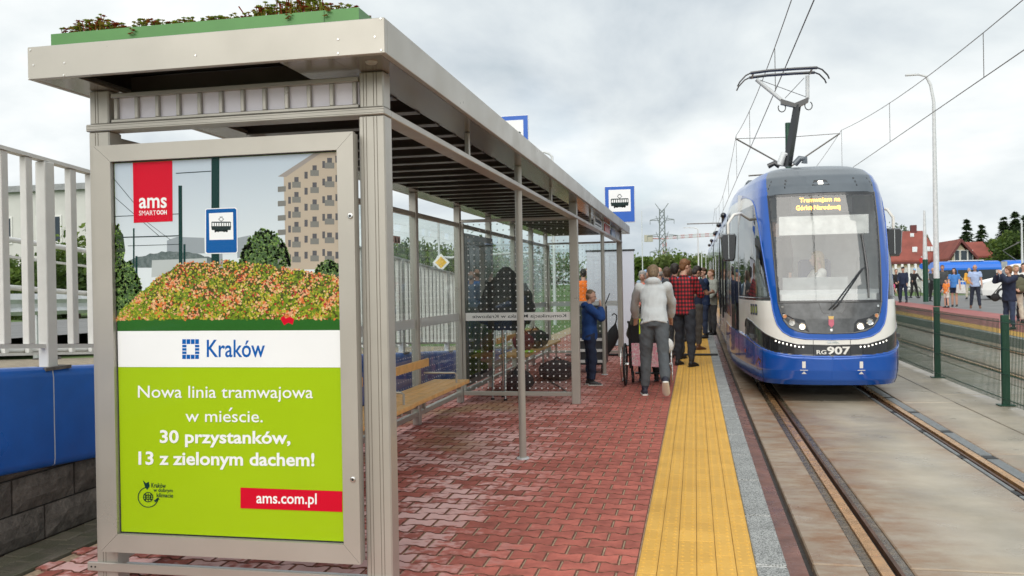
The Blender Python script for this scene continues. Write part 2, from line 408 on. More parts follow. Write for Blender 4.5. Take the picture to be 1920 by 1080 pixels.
for r in range(int((40-3.4)/.2)):
    for c in range(6):
        y = 3.4+r*.2+(.1 if c % 2 else 0)*0+(-.05 if c in (1, 4) else 0); x = -.316+.05+c*.1003
        if k < 300 and y > 4.0:
            o = link('tactile_tile', tile_me, tactile, True); o.location = (x, y, random.uniform(-.001, .001)+G(y)); o.rotation_euler = (random.uniform(-.006, .006), random.uniform(-.006, .006), 0); k += 1
        else: mbs.add([(a+x, b+y, q+G(y)) for a, b, q in tile_v], tile_f)
tag(mbs.build('tactile_field', M_yel, tactile), kind='stuff')
mb = MB(); strip(mb, -.3165, .2835, -.001, [40, 50, 70, 110]); tag(mb.build('tactile_far_strip', M_yel, tactile), kind='stuff')

# ---- granite kerb stones
def granite():
    m = pm('granite', (.42, .43, .42), .7, var=.1, vs=3, bump=.2, bs=300)
    nt = m.node_tree; N = nt.nodes; L = nt.links; b = N['Principled BSDF']; src = b.inputs['Base Color'].links[0].from_socket
    g = N.new('ShaderNodeNewGeometry'); v = N.new('ShaderNodeTexNoise'); v.inputs['Scale'].default_value = 130; v.inputs['Detail'].default_value = 3; L.new(g.outputs['Position'], v.inputs['Vector'])
    r = N.new('ShaderNodeValToRGB'); e = r.color_ramp.elements; e[0].position = .40; e[0].color = (.10, .105, .10, 1); e[1].position = .56; e[1].color = (1, 1, 1, 1); L.new(v.outputs['Fac'], r.inputs[0])
    mx = N.new('ShaderNodeMix'); mx.data_type = 'RGBA'; mx.blend_type = 'MULTIPLY'; mx.inputs[0].default_value = .8; L.new(src, mx.inputs[6]); L.new(r.outputs[0], mx.inputs[7]); L.new(mx.outputs[2], b.inputs['Base Color']); return m
M_gran = granite(); M_mortar = pm('white_mortar', (.62, .62, .60), .9, var=.12, vs=30)
mb = MB(); bar(mb, .287, .438, -.36, -.004, YS)
kerb = tag(mb.build('platform_kerb', M_mortar), kind='structure')
mb = MB(); mb.bbx(.0, .156, -.484, .484, -.30, .004, .006); km = mb.mesh('kerb_stone', M_gran)
for i in range(46):
    y = 3.2+i*1.0
    o = link('kerb_stone', km, kerb, True); o.location = (.2865, y, G(y)+random.uniform(-.002, .002)); o.rotation_euler = (math.atan(.007) if y > 14 else 0, 0, random.uniform(-.001, .001))

# ---- track bed: cast slabs in rows, with rails let in
ZR = -.2
M_conc = pm('track_concrete', (.41, .36, .28), .42, var=.14, vs=1.3, bump=.25, bs=120, rvar=.18)
def rusty(m):
    nt = m.node_tree; N = nt.nodes; L = nt.links; b = N['Principled BSDF']; src = b.inputs['Base Color'].links[0].from_socket
    g = N.new('ShaderNodeNewGeometry'); sp = N.new('ShaderNodeSeparateXYZ'); L.new(g.outputs['Position'], sp.inputs[0])
    mp = N.new('ShaderNodeMapping'); mp.inputs['Scale'].default_value = (1, 2.4, 1); L.new(g.outputs['Position'], mp.inputs[0])
    n = N.new('ShaderNodeTexNoise'); n.inputs['Scale'].default_value = 3; n.inputs['Detail'].default_value = 7; n.inputs['Roughness'].default_value = .7; L.new(mp.outputs[0], n.inputs['Vector'])
    def M(op, a, b2):
        q = N.new('ShaderNodeMath'); q.operation = op; q.use_clamp = op == 'MULTIPLY'
        for i, s in enumerate((a, b2)):
            if isinstance(s, (int, float)): q.inputs[i].default_value = s
            else: L.new(s, q.inputs[i])
        return q.outputs[0]
    def fall(c, wd):   # brake-dust rust spreads from each rail
        d = M('ABSOLUTE', M('SUBTRACT', sp.outputs[0], c), 0); r = N.new('ShaderNodeMapRange'); r.interpolation_type = 'SMOOTHSTEP'; r.inputs[1].default_value = wd; r.inputs[2].default_value = 0; L.new(d, r.inputs[0]); return r.outputs[0]
    t = M('ADD', M('ADD', fall(1.0, .95), M('MULTIPLY', fall(2.56, .55), .8)), M('ADD', M('MULTIPLY', fall(5.25, .6), .8), M('MULTIPLY', fall(6.75, .6), .8)))
    r = N.new('ShaderNodeMapRange'); r.inputs[1].default_value = .34; r.inputs[2].default_value = .66; L.new(n.outputs['Fac'], r.inputs[0])
    fac = M('MULTIPLY', M('MULTIPLY', t, M('ADD', r.outputs[0], .22)), .92)
    mx = N.new('ShaderNodeMix'); mx.data_type = 'RGBA'; L.new(fac, mx.inputs[0]); L.new(src, mx.inputs[6]); mx.inputs[7].default_value = (.23, .11, .045, 1); L.new(mx.outputs[2], b.inputs['Base Color'])
    return m
rusty(M_conc)
M_bed = pm('track_joint', (.05, .04, .033), .6, var=.3, vs=20)
M_rust = pm('rust_gutter', (.21, .088, .062), .34, var=.2, vs=4, bump=.2, bs=90, rvar=.2)
mb = MB(); strip(mb, .40, 7.24, ZR-.055, YS)
track = tag(mb.build('track_bed', M_bed), kind='structure')
mb = MB(); bar(mb, .4445, .615, -.5, ZR-.018, YS); tag(mb.build('rust_gutter', M_rust, track))
# slab columns: (x0, x1, joint phase)
cols = [(.655, .945), (1.20, 2.395), (2.735, 3.40), (3.425, 4.78), (4.82, 5.12), (5.40, 6.62), (6.88, 7.18)]
for ci, (x0, x1) in enumerate(cols):
    y = 1.78+(.0 if ci < 3 else .9)
    while y < 62:
        yb = y+3.65; mb = MB()
        mb.bbx(x0, x1, y+.008, min(yb, 64)-.008, ZR-.2, ZR-.004+random.uniform(-.003, .003), .008)
        mb.v = [(a, b, c+G(b)) for a, b, c in mb.v]
        mb.build('concrete_slab', M_conc, track)
        y = yb
# rubber / dirt fillers by the rails
M_fill = pm('wet_dirt_filler', (.13, .098, .062), .25, var=.35, vs=14, bump=.3, bs=50, rvar=.15)
for x0, x1 in ((.95, 1.008), (1.125, 1.195), (5.13, 5.21), (5.33, 5.39), (6.63, 6.71), (6.83, 6.87)):
    mb = MB(); bar(mb, x0, x1, ZR-.2, ZR-.014, YS); mb.build('rail_filler', M_fill, track)
M_grate = pm('grey_grate', (.36, .38, .39), .35, .6, var=.1, vs=20)
M_graterib = pm('grate_dark', (.09, .095, .10), .5, .3, var=.1)
gi = 0
for x0, x1 in ((2.405, 2.452), (2.612, 2.73)):
    y = 3.2
    while y < 13.6:
        mb = MB(); mb.cur = 0; L_ = 1.30
        nb = 46
        mb.bx(x0, x1, y, y+L_, ZR-.1, ZR-.022); mb.cur = 1
        for i in range(nb):
            yy = y+.02+i*(L_-.04)/nb; mb.bx(x0+.006, x1-.006, yy, yy+.014, ZR-.03, ZR-.006)
        mb.build('drain_grate', [M_graterib, M_grate], track)
        mb = MB(); mb.bx(x0, x1, y+L_+.01, y+L_+.14, ZR-.1, ZR-.010); mb.build('grate_cover', M_black, track)
        y += L_+.15
    mb = MB(); bar(mb, x0, x1, ZR-.1, ZR-.012, [13.75, 14, 30, 50, 70]); mb.build('rail_filler', M_fill, track)
M_rail = pm('polished_rail_rust', (.74, .42, .19), .28, .7, var=.12, vs=6, rvar=.1)
M_raild = pm('rail_side_rust', (.12, .06, .035), .5, .4, var=.25, vs=8)
rl = ['worn groove rail next to the red platform, half under the blue tram', 'groove rail between drain grates, on the fence side of the tram', 'nearer groove rail of the empty second track behind the mesh fence', 'rail of the second track running along the far platform edge']
for i, (xc, sg) in enumerate(((1.045, 1), (2.555, -1), (5.25, 1), (6.75, -1))):
    t = thing('rail', rl[i], 'rail', (xc, 4, ZR), group='tram rails')
    mb = MB(); bar(mb, xc-.034, xc+.034, ZR-.15, ZR+.002, YS); mb.build('rail_head', M_rail, t)
    g0, g1 = sorted((xc+sg*.035, xc+sg*.072)); mb = MB(); bar(mb, g0, g1, ZR-.15, ZR-.045, YS); mb.build('groove', M_black, t)
    g0, g1 = sorted((xc+sg*.073, xc+sg*.096)); mb = MB(); bar(mb, g0, g1, ZR-.15, ZR-.003, YS); mb.build('guard_lip', M_raild, t)

# ---- far platform
mb = MB(); bar(mb, 7.42, 10.78, -.4, -.002, YS)
M_fpav = pm('far_red_paving', (.34, .095, .085), .6, var=.15, vs=1.5, isl=.0)
fp = tag(mb.build('far_platform', M_fpav), kind='structure')
mb = MB(); bar(mb, 7.20, 7.40, -.4, .003, YS); mb.build('kerb_edge', M_gran, fp)
mb = MB(); strip(mb, 7.43, 8.0, .003, YS); mb.build('yellow_strip', M_yel, fp)
M_asph = pm('asphalt', (.17, .17, .168), .6, var=.15, vs=1.2, bump=.3, bs=150)
mb = MB(); strip(mb, 10.80, 19.0, -.075, [-6, 14, 30, 50, 64])
tag(mb.build('road', M_asph), kind='structure')
M_pave = pm('pale_pavement', (.36, .35, .32), .75, var=.1, vs=2)
mb = MB(); bar(mb, 19.0, 20.6, -.4, .03, YS); tag(mb.build('pavement', M_pave), kind='structure')
# ---- old paving strip between the shelter and the retaining wall
M_old = pm('mossy_old_paver', (.125, .105, .082), .6, var=.25, vs=6, bump=.5, bs=60, isl=.18, col2=(.06, .065, .035))
mb = MB(); bar(mb, -4.0, -3.515, -.36, -.014, YS); side = tag(mb.build('side_path', M_sand), kind='structure')
mb = MB(); mb.bbx(-3.575, -3.513, 0, .98, -.1, .012, .006); em = mb.mesh('edging_stone', M_old)
for i in range(20):
    o = link('edging_stone', em, side, True); o.location = (0, 2.4+i, G(2.4+i))
for j in range(110):
    for x in (-3.64, -3.79):
        y = 2.6+j*.165+(.08 if x < -3.7 else 0); hw = .0735
        mb = MB() if j == 0 and x == -3.64 else mb
        if j == 0 and x == -3.64: mb.bbx(-hw, hw, -.08, .08, -.06, 0, .006); om = mb.mesh('old_paver', M_old)
        o = link('old_paver', om, side, True); o.location = (x, y, random.uniform(-.004, .002)+G(y)); o.rotation_euler = (random.uniform(-.02, .02), random.uniform(-.02, .02), random.uniform(-.02, .02))
# ================================================================ TRAM SHELTER
sh = thing('tram_shelter', 'long warm grey tram shelter with green planted roof and advert case', 'shelter', (-2.2, 3.9, 0))
YF = 3.87
POST_Y = [3.87, 7.31, 10.755, 14.2, 17.45]; BACK_Y = [3.87, 5.58, 7.28, 8.985, 10.755, 12.46, 14.2, 15.83, 17.45]
def groove_post(name, x0, x1, y0, y1, z0, z1):
    mb = MB(); mb.bbx(x0, x1, y0, y1, z0, z1, .006); o = mb.build(name, M_frame, sh)
    return o
M_gline = pm('profile_groove', (.20, .18, .15), .5, .2, var=.05)
def grooves(o, xs, y, z0, z1):
    mb = MB()
    for x in xs: mb.bx(x-.0015, x+.0015, y-.0012, y+.001, z0, z1)
    mb.build('profile_groove', M_gline, o)
# corner posts of the advert end
p = groove_post('post', -1.530, -1.402, YF, YF+.10, 0, 2.287); grooves(p, (-1.507, -1.492, -1.455, -1.44), YF, .02, 2.28)
p = groove_post('post_head', -1.526, -1.406, YF+.004, YF+.098, 2.323, 2.492); grooves(p, (-1.505, -1.49, -1.455, -1.44), YF+.004, 2.33, 2.49)
p = groove_post('post', -2.968, -2.852, YF, YF+.10, 0, 2.287); grooves(p, (-2.93, -2.915), YF, .02, 2.28)
p = groove_post('post_head', -2.964, -2.856, YF+.004, YF+.098, 2.323, 2.492); grooves(p, (-2.93, -2.915), YF+.004, 2.33, 2.49)
# side posts to the track: square and round in turn
for i, y in enumerate(POST_Y[1:]):
    if i % 2 == 0:
        mb = MB(); mb.tube([(-1.46, y, 0), (-1.46, y, 2.49)], .031, 16); smooth_by_angle(mb.build('round_post', M_frame, sh).data)
        mb = MB(); mb.tube([(-1.46, y, 0), (-1.46, y, .012)], .055, 16); mb.build('base_flange', M_galv, sh)
    else:
        groove_post('post', -1.510, -1.408, y-.05, y+.05, 0, 2.287); groove_post('post_head', -1.506, -1.412, y-.046, y+.046, 2.323, 2.492)
for y in BACK_Y[1:]: groove_post('back_post', -2.985, -2.905, y-.04, y+.04, 0, 2.492)
# beams
def beam(name, x0, x1, y0, y1, z0, z1, b=.004):
    mb = MB(); mb.bbx(x0, x1, y0, y1, z0, z1, b); return mb.build(name, M_frame, sh)
fb = beam('front_beam', -2.975, -1.398, YF-.012, YF+.088, 2.2872, 2.3228)
sb = beam('side_beam', -1.500, -1.400, YF+.09, 17.50, 2.2872, 2.3228)
mb = MB()
for z in (2.2966, 2.3112): mb.bx(-2.97, -1.402, YF-.0132, YF-.011, z, z+.0016)
mb.build('profile_groove', M_gline, fb)
beam('back_beam', -2.968, -2.922, 4.0, 17.40, 2.235, 2.285); beam('back_foot_rail', -2.972, -2.918, 4.0, 17.40, .095, .145)
beam('end_beam', -2.9, -1.515, 17.42, 17.48, 2.2872, 2.3228); beam('end_beam', -2.9, -1.512, 10.725, 10.785, 2.2872, 2.3228)
for y in (5.6, 9.0, 12.5, 15.8): beam('beam_stub', -1.470, -1.440, y-.018, y+.018, 2.3229, 2.491)
# roof: fascia, soffit, recessed ceiling with ribs, planter
RX0, RX1, RY0, RY1, RZ0, RZ1 = -3.070, -1.290, 3.584, 18.05, 2.492, 2.646
mb = MB(); mb.bbx(RX0, RX1, RY0, RY0+.03, RZ0, RZ1, .003); ff = mb.build('front_fascia', M_frame, sh)
mb = MB(); mb.bbx(RX1-.03, RX1, RY0+.031, RY1-.031, RZ0, RZ1, .003); mb.build('side_fascia', M_frame, sh)
mb = MB(); mb.bbx(RX0, RX0+.03, RY0+.031, RY1-.031, RZ0, RZ1, .003); mb.build('side_fascia', M_frame, sh)
mb = MB(); mb.bbx(RX0, RX1, RY1-.03, RY1, RZ0, RZ1, .003); mb.build('rear_fascia', M_frame, sh)
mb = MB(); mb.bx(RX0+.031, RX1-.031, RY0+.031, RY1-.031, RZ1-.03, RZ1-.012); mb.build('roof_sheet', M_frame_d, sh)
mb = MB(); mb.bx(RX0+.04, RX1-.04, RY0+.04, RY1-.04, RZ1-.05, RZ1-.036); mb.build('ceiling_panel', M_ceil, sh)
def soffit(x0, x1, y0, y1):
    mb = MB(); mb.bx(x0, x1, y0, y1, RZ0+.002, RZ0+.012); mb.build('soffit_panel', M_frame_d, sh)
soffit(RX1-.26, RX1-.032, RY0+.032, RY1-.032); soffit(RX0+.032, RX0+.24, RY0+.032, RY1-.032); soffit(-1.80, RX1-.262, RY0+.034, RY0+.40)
y = 4.02
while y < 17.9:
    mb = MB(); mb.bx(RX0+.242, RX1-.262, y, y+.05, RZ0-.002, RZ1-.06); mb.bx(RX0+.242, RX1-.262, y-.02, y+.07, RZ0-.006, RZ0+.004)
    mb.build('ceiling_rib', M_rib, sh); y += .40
M_rivet = pm('rivet', (.75, .75, .72), .25, .8, var=.02)
for px, py in ((57, 94), (63, 122), (121, 118), (120, 141), (54, 148), (367, 104), (634, 74), (634, 100), (703, 69), (714, 35), (715, 94)):
    q = on(px, py, 1, RY0); mb = MB(); mb.tube([(q[0], RY0+.002, q[2]), (q[0], RY0-.003, q[2])], [.0065, .004], 8); mb.build('rivet', M_rivet, ff)
mb = MB(); mb.tube([(-1.405, 3.72, RZ0+.003), (-1.405, 3.72, RZ0-.006)], [.028, .024], 16); mb.build('soffit_lamp', M_frame, sh)
GX0, GX1, GY0, GY1, GZ1 = -3.035, -1.452, 3.70, 17.6, 2.737
gb = thing_gb = None
mb = MB()
mb.bx(GX0, GX1, GY0, GY0+.02, RZ1-.01, GZ1); mb.bx(GX0, GX0+.02, GY0+.02, GY1, RZ1-.01, GZ1); mb.bx(GX1-.02, GX1, GY0+.02, GY1, RZ1-.01, GZ1); mb.bx(GX0+.02, GX1-.02, GY1-.02, GY1, RZ1-.01, GZ1)
gb = mb.build('planter_box', M_green_box, sh)
mb = MB(); mb.bx(-1.62, -1.616, GY0-.0015, GY0, RZ1, GZ1-.002); mb.build('planter_seam', pm('seam_green', (.05, .15, .04), .5), gb)
M_soil = pm('substrate', (.06, .04, .025), .95, var=.3, vs=30, bump=.8, bs=90)
mb = MB(); mb.bx(GX0+.021, GX1-.021, GY0+.021, GY1-.021, RZ1-.008, GZ1-.02); mb.build('substrate', M_soil, gb)
# sedum: stems ending in rosettes
M_sed1 = foliage('sedum_green', (.16, .22, .03), (.35, .40, .06)); M_sed2 = foliage('sedum_red', (.20, .02, .015), (.38, .10, .03)); M_sed3 = foliage('sedum_straw', (.36, .22, .05), (.30, .30, .06))
mb = MB(); rs = random.Random(4)
def rosette(x, y, z, s, k):
    mb.cur = k
    for ring, (n, tilt, ln) in enumerate(((6, .35, 1.), (5, .9, .7))):
        for j in range(n):
            a = 2*math.pi*j/n+ring*.5+rs.random(); d = Vector((math.cos(a)*math.cos(tilt), math.sin(a)*math.cos(tilt), math.sin(tilt))); t = Vector((-math.sin(a), math.cos(a), 0))
            p0 = Vector((x, y, z)); p1 = p0+d*s*ln; mb.add([p0, p0+d*s*ln*.6+t*s*.34, p1, p0+d*s*ln*.6-t*s*.34], [(0, 1, 2, 3)])
def dens(u):     # clumps along the front edge as in the photo
    return max(.10, 1.0*math.exp(-((u-.11)/.085)**2), .42*math.exp(-((u-.30)/.08)**2), .30*math.exp(-((u-.52)/.16)**2), 1.0*math.exp(-((u-.80)/.14)**2))
for i in range(3000):
    front = i < 1300
    u = rs.random(); y = GY0+.03+(rs.random()**2*.28 if front else rs.random()*13.6); d = dens(u) if front else .35
    if rs.random() > d+.12: continue
    x = GX0+.03+u*(GX1-GX0-.06); h = rs.uniform(.012, .05)*(.35+d)+(.03*rs.random()**3 if d > .5 else 0); z0 = GZ1-.02
    lx, ly = rs.uniform(-.02, .02), rs.uniform(-.015, .01)
    k = rs.choices((0, 1, 2), (4, 3, 3) if u < .4 else (5, 2, 3))[0]; mb.cur = rs.choice((0, 2, 1))
    mb.tube([(x, y, z0), (x+lx*.4, y+ly*.4, z0+.02+h*.6), (x+lx, y+ly, z0+.02+h)], .0022, 4, cap=False)
    rosette(x+lx, y+ly, z0+.02+h, rs.uniform(.012, .020), k)
    if rs.random() < .6: rosette(x+lx*.5+.006, y+ly*.5, z0+.015+h*.55, rs.uniform(.009, .014), rs.choice((0, 1, 2)))
mb.cur = 1; mb.tube([(-2.02, 3.75, 2.72), (-2.03, 3.74, 2.76), (-2.055, 3.73, 2.80)], .003, 5)
for px, py in ((247, 58), (542, 30), (613, 24)):
    q = on(px, py, 1, GY0-.012)
    for j in range(7): rosette(q[0]+rs.uniform(-.014, .014), GY0-.012, q[2]+rs.uniform(-.016, .012), .011, rs.choice((1, 2, 2)))
tag(mb.build('sedum_plants', [M_sed1, M_sed2, M_sed3]), 'red and green sedum growing out of the green planter on the shelter roof', 'plants', kind='stuff')
# lattice panel over the advert
M_lav = pm('lavender_acrylic', (.80, .77, .86), .25, var=.03)
YL = YF+.02
lat = None
def onL(px, py): return on(px, py, 1, YL)
mb = MB(); mb.bx(-2.842, -1.536, YL+.012, YL+.02, 2.335, 2.466); lat = mb.build('lattice_backing', M_lav, sh)
for z0, z1 in ((2.3285, 2.345), (2.452, 2.475)):
    mb = MB(); mb.bbx(-2.846, -1.533, YL-.012, YL+.011, z0, z1, .003); mb.build('lattice_rail', M_frame, lat)
for i in range(12):
    x = -2.822+i*(1.268/11); mb = MB(); mb.bbx(x-.0105, x+.0105, YL-.008, YL+.0115, 2.3455, 2.4515, .003); mb.build('lattice_bar', M_frame, lat)
# ---- advert case
CX0, CX1, CZ0, CZ1, CY0, CY1 = -2.890, -1.532, .203, 2.203, 3.800, 3.868
ax0, ax1, az0, az1 = -2.798, -1.613, .292, 2.122
case = MB().bx(CX0+.004, CX1-.004, CY0+.03, CY1, CZ0+.004, CZ1-.004).build('advert_case', M_frame, sh)
def mitre(pts):
    mb = MB(); mb.prism([(x, CY0, z) for x, z in pts], (0, .029, 0)); return mb.build('case_frame', M_frame, case)
g_ = .0008
mitre([(CX0, CZ0+g_), (CX0, CZ1-g_), (ax0, az1-g_), (ax0, az0+g_)]); mitre([(CX1, CZ1-g_), (CX1, CZ0+g_), (ax1, az0+g_), (ax1, az1-g_)])
mitre([(CX0+g_, CZ1), (CX1-g_, CZ1), (ax1-g_, az1), (ax0+g_, az1)]); mitre([(CX1-g_, CZ0), (CX0+g_, CZ0), (ax0+g_, az0), (ax1-g_, az0)])
mb = MB(); mb.bx(ax0-.004, ax1+.004, CY0+.026, CY0+.0295, az0-.004, az1+.004); mb.build('seal', M_black, case)
mb = MB(); mb.bx(ax0+.001, ax1-.001, CY0+.0065, CY0+.0095, az0+.001, az1-.001); mb.build('case_glass', glass('case_glass', (.98, .985, .985), .0, base=.004, graz=.25), case)
for px, py in ((657, 405), (662, 899)):
    q = on(px, py, 1, CY0); mb = MB(); mb.tube([(q[0], CY0+.001, q[2]), (q[0], CY0-.005, q[2]), (q[0], CY0-.006, q[2])], [.0125, .0125, .009], 16); lk = mb.build('lock', M_steel, case)
    mb = MB(); mb.tube([(q[0], CY0-.0055, q[2]), (q[0], CY0-.0068, q[2])], .006, 10); mb.build('keyhole', M_black, lk)
# lower rail under the case
mb = MB(); mb.bbx(-3.010, -1.395, YF-.018, YF-.001, .086, .130, .003); lr = mb.build('foot_rail', M_frame, sh)
mb = MB(); mb.bx(-2.84, -1.535, YF+.0, YF+.07, .100, .112); mb.build('foot_tray', M_galv, lr)
for x in (-2.985, -2.963, -1.42):
    mb = MB(); mb.tube([(x, YF-.0175, .108), (x, YF-.0205, .108)], .0045, 8); mb.build('bolt', M_black, lr)
# ---- the printed poster: flat layers of print on one sheet
PY = CY0+.024
def PX(px, py, k=0): q = on(px, py, 1, PY); return (q[0], PY-.00009*k, q[2])
poster_sheet = MB().bx(ax0+.006, ax1-.006, PY+.0003, PY+.0015, az0+.008, az1-.006).build('poster', flat('poster_lime', (.355, .53, .008), .5), case)
LIME = MATS['poster_lime']
def plate(name, pts, mat, k):
    z = [PX(*p, k) for p in pts]
    z = [(min(max(a, ax0+.007), ax1-.007), b, min(max(c, az0+.009), az1-.007)) for a, b, c in z]
    mb = MB(); mb.poly(z[::-1]); return mb.build(name, mat, poster_sheet)
def gradmat(name, c0, c1, z0, z1):
    m = bpy.data.materials.new(name); m.use_nodes = True; nt = m.node_tree; N = nt.nodes; L = nt.links; b = N['Principled BSDF']; b.inputs['Roughness'].default_value = .5
    g = N.new('ShaderNodeNewGeometry'); s = N.new('ShaderNodeSeparateXYZ'); L.new(g.outputs['Position'], s.inputs[0])
    r = N.new('ShaderNodeMapRange'); r.inputs[1].default_value = z0; r.inputs[2].default_value = z1; L.new(s.outputs[2], r.inputs[0])
    q = N.new('ShaderNodeValToRGB'); q.color_ramp.elements[0].color = (*c0, 1); q.color_ramp.elements[1].color = (*c1, 1); L.new(r.outputs[0], q.inputs[0]); L.new(q.outputs[0], b.inputs['Base Color']); return m
def speckle(name, stops, scale, det=4, dist=.3, vor=False):
    m = bpy.data.materials.new(name); m.use_nodes = True; nt = m.node_tree; N = nt.nodes; L = nt.links; b = N['Principled BSDF']; b.inputs['Roughness'].default_value = .5
    g = N.new('ShaderNodeNewGeometry'); n = N.new('ShaderNodeTexNoise'); n.inputs['Scale'].default_value = scale; n.inputs['Detail'].default_value = det; n.inputs['Roughness'].default_value = .7; n.inputs['Distortion'].default_value = dist
    L.new(g.outputs['Position'], n.inputs['Vector']); r = N.new('ShaderNodeValToRGB'); e = r.color_ramp.elements
    while len(e) < len(stops): e.new(.5)
    for i, (p_, c) in enumerate(stops): e[i].position = p_; e[i].color = (*c, 1)
    L.new(n.outputs['Fac'], r.inputs[0]); L.new(r.outputs[0], b.inputs['Base Color']); return m
P_white = flat('print_white', (.86, .87, .88)); P_red = flat('print_red', (.62, .004, .025)); P_kblue = flat('print_blue', (.004, .11, .42)); P_dk = flat('print_dark', (.02, .035, .035))
P_mast = flat('print_mast', (.008, .04, .036)); P_grey = flat('print_grey', (.30, .34, .37)); P_green = flat('print_green', (.025, .125, .02)); P_navy = flat('print_navy', (.006, .06, .16))
plate('print_sky', [(208, 296), (640, 276), (640, 620), (208, 624)], gradmat('print_sky', (.66, .72, .75), (.44, .52, .61), 1.6, 2.12), 1)
tree = speckle('print_tree', [(.35, (.012, .035, .01)), (.6, (.06, .13, .025)), (.75, (.13, .22, .05))], 60)
treed = speckle('print_tree_dark', [(.35, (.006, .016, .008)), (.65, (.03, .06, .02))], 60)
def blob(x0, x1, y0, y1, seed, n=26):
    r_ = random.Random(seed); top = []
    for i in range(n+1):
        t = i/n; e = math.sin(math.pi*t)**.55; top.append((x0+(x1-x0)*t, y1-(y1-y0)*e*(.86+.14*r_.random())))
    return top+[(x1, y1+2), (x0, y1+2)]
plate('print_tree', [(208, 418), (217, 421), (231, 440), (235, 470), (229, 500), (236, 560), (208, 580)], treed, 2)
plate('print_office', [(313, 451), (332, 444), (383, 446), (384, 475), (313, 478)], P_grey, 2); plate('print_office', [(445, 446), (470, 441), (470, 480), (445, 484)], P_grey, 2)
plate('print_hills', blob(230, 420, 470, 500, 3), speckle('print_hills', [(.3, (.05, .08, .08)), (.7, (.16, .2, .2))], 50), 3)
plate('print_shed', [(285, 488), (388, 484), (388, 508), (284, 520)], flat('print_shed', (.46, .5, .5)), 4)
plate('print_tree', blob(448, 545, 428, 505, 5), tree, 5); plate('print_tree', blob(205, 272, 486, 590, 6), tree, 6)
P_wall = flat('print_wall', (.46, .39, .31)); P_win = flat('print_window', (.10, .10, .11)); P_bal = flat('print_balcony', (.20, .20, .185)); P_roof = flat('print_eave', (.32, .29, .27))
plate('print_block', [(532, 330), (596, 283), (640, 280), (640, 505), (536, 505)], P_wall, 6)
plate('print_eave', [(521, 331), (588, 284), (602, 282), (536, 332)], P_roof, 7)
mbw = MB(); mbb = MB()
for cix, (cx, w_, t0, stp) in enumerate(((543, 5, 342, 27), (556, 8, 332, 28), (574, 6, 322, 30), (590, 8, 310, 32), (607, 5, 302, 33), (618, 9, 296, 35), (632, 6, 292, 36))):
    yy = t0
    while yy < 496:
        mbw.poly([PX(cx-w_/2, yy, 8), PX(cx-w_/2, yy+13, 8), PX(cx+w_/2, yy+13, 8), PX(cx+w_/2, yy, 8)])
        if cix % 2: mbb.poly([PX(cx-w_*1.0, yy+9, 9), PX(cx-w_*1.0, yy+20, 9), PX(cx+w_*1.0, yy+20, 9), PX(cx+w_*1.0, yy+9, 9)])
        if cix == 0: mbb.poly([PX(521, yy+8, 9), PX(521, yy+18, 9), PX(536, yy+17, 9), PX(536, yy+7, 9)])
        yy += stp
mbw.build('print_windows', P_win, poster_sheet); mbb.build('print_balconies', P_bal, poster_sheet)
plate('print_tree', blob(590, 650, 486, 530, 8), tree, 10)
mb = MB()
def pbar(x0, y0, x1, y1, w_, k):
    d = math.hypot(x1-x0, y1-y0); nx_, ny_ = -(y1-y0)/d*w_/2, (x1-x0)/d*w_/2
    mb.poly([PX(x0+nx_, y0+ny_, k), PX(x0-nx_, y0-ny_, k), PX(x1-nx_, y1-ny_, k), PX(x1+nx_, y1+ny_, k)])
pbar(404, 292, 404, 492, 15, 8); pbar(338, 348, 339, 495, 7, 8); pbar(251, 428, 251, 500, 3, 8); pbar(256, 480, 256, 535, 4, 8); pbar(346, 458, 346, 496, 4, 8)
mb.build('print_masts', P_mast, poster_sheet)
mb = MB()
for a in ((330, 325, 396, 321, 1.6), (211, 332, 260, 391, 1), (211, 366, 300, 444, 1), (228, 445, 340, 442, 2), (210, 406, 338, 401, 1.3), (240, 461, 340, 458, 1), (270, 412, 320, 450, .8)): pbar(*a, 9)
mb.build('print_wires', P_dk, poster_sheet)
bed = []
r_ = random.Random(2)
for i in range(61):
    t = i/60; x = 213+t*427
    yb = 610-115*min(1, (x-213)/120)**.75 if x < 333 else (497-6*math.exp(-((x-420)/60)**2) if x < 500 else 497+(x-500)*.16)
    bed.append((x, yb+r_.uniform(-3, 3)))
plate('print_flower_bed', bed+[(640, 602), (211, 604)], flat('print_bed_dark', (.07, .075, .015)), 11)
def bedtop(x): return float(np.interp(x, [b_[0] for b_ in bed], [b_[1] for b_ in bed]))
mbs_ = MB(); r_ = random.Random(12)
for i in range(5200):
    x = r_.uniform(213, 639); t = bedtop(x); u = r_.random(); y = t-2+(601-t)*u
    low = (y-495)/105; cv = math.sin(.10*x+.06*y)+math.sin(.037*x-.13*y+2)+.8*math.sin(.21*x+.17*y+1)+r_.uniform(-.6, .6)+.5-1.3*low
    mbs_.cur = r_.choices(range(6), (3, .3, 2.2, .8, 1.6, .3) if cv > .7 else (.2, 4, .2, .35, .2, 1.5) if cv < -.6 else (.5, 1.2, .8, .5, .8, 3))[0]; s_ = r_.uniform(1.0, 2.3)*(1+.5*u); a = r_.random()*3.14; n_ = 5
    mbs_.poly([PX(x+s_*math.cos(a+2*math.pi*k_/n_)*r_.uniform(.6, 1.3), y+s_*math.sin(a+2*math.pi*k_/n_)*r_.uniform(.6, 1.3), 11.5+r_.random()) for k_ in range(n_)][::-1])
tag(mbs_.build('print_flower_specks', [flat('speck%d' % k_, c_) for k_, c_ in enumerate(((.70, .33, .18), (.15, .24, .018), (.66, .17, .045), (.36, .03, .03), (.74, .52, .24), (.42, .40, .04)))], poster_sheet), kind='stuff')
plate('print_planter', [(211, 600), (640, 597), (640, 622), (211, 623)], P_green, 12)
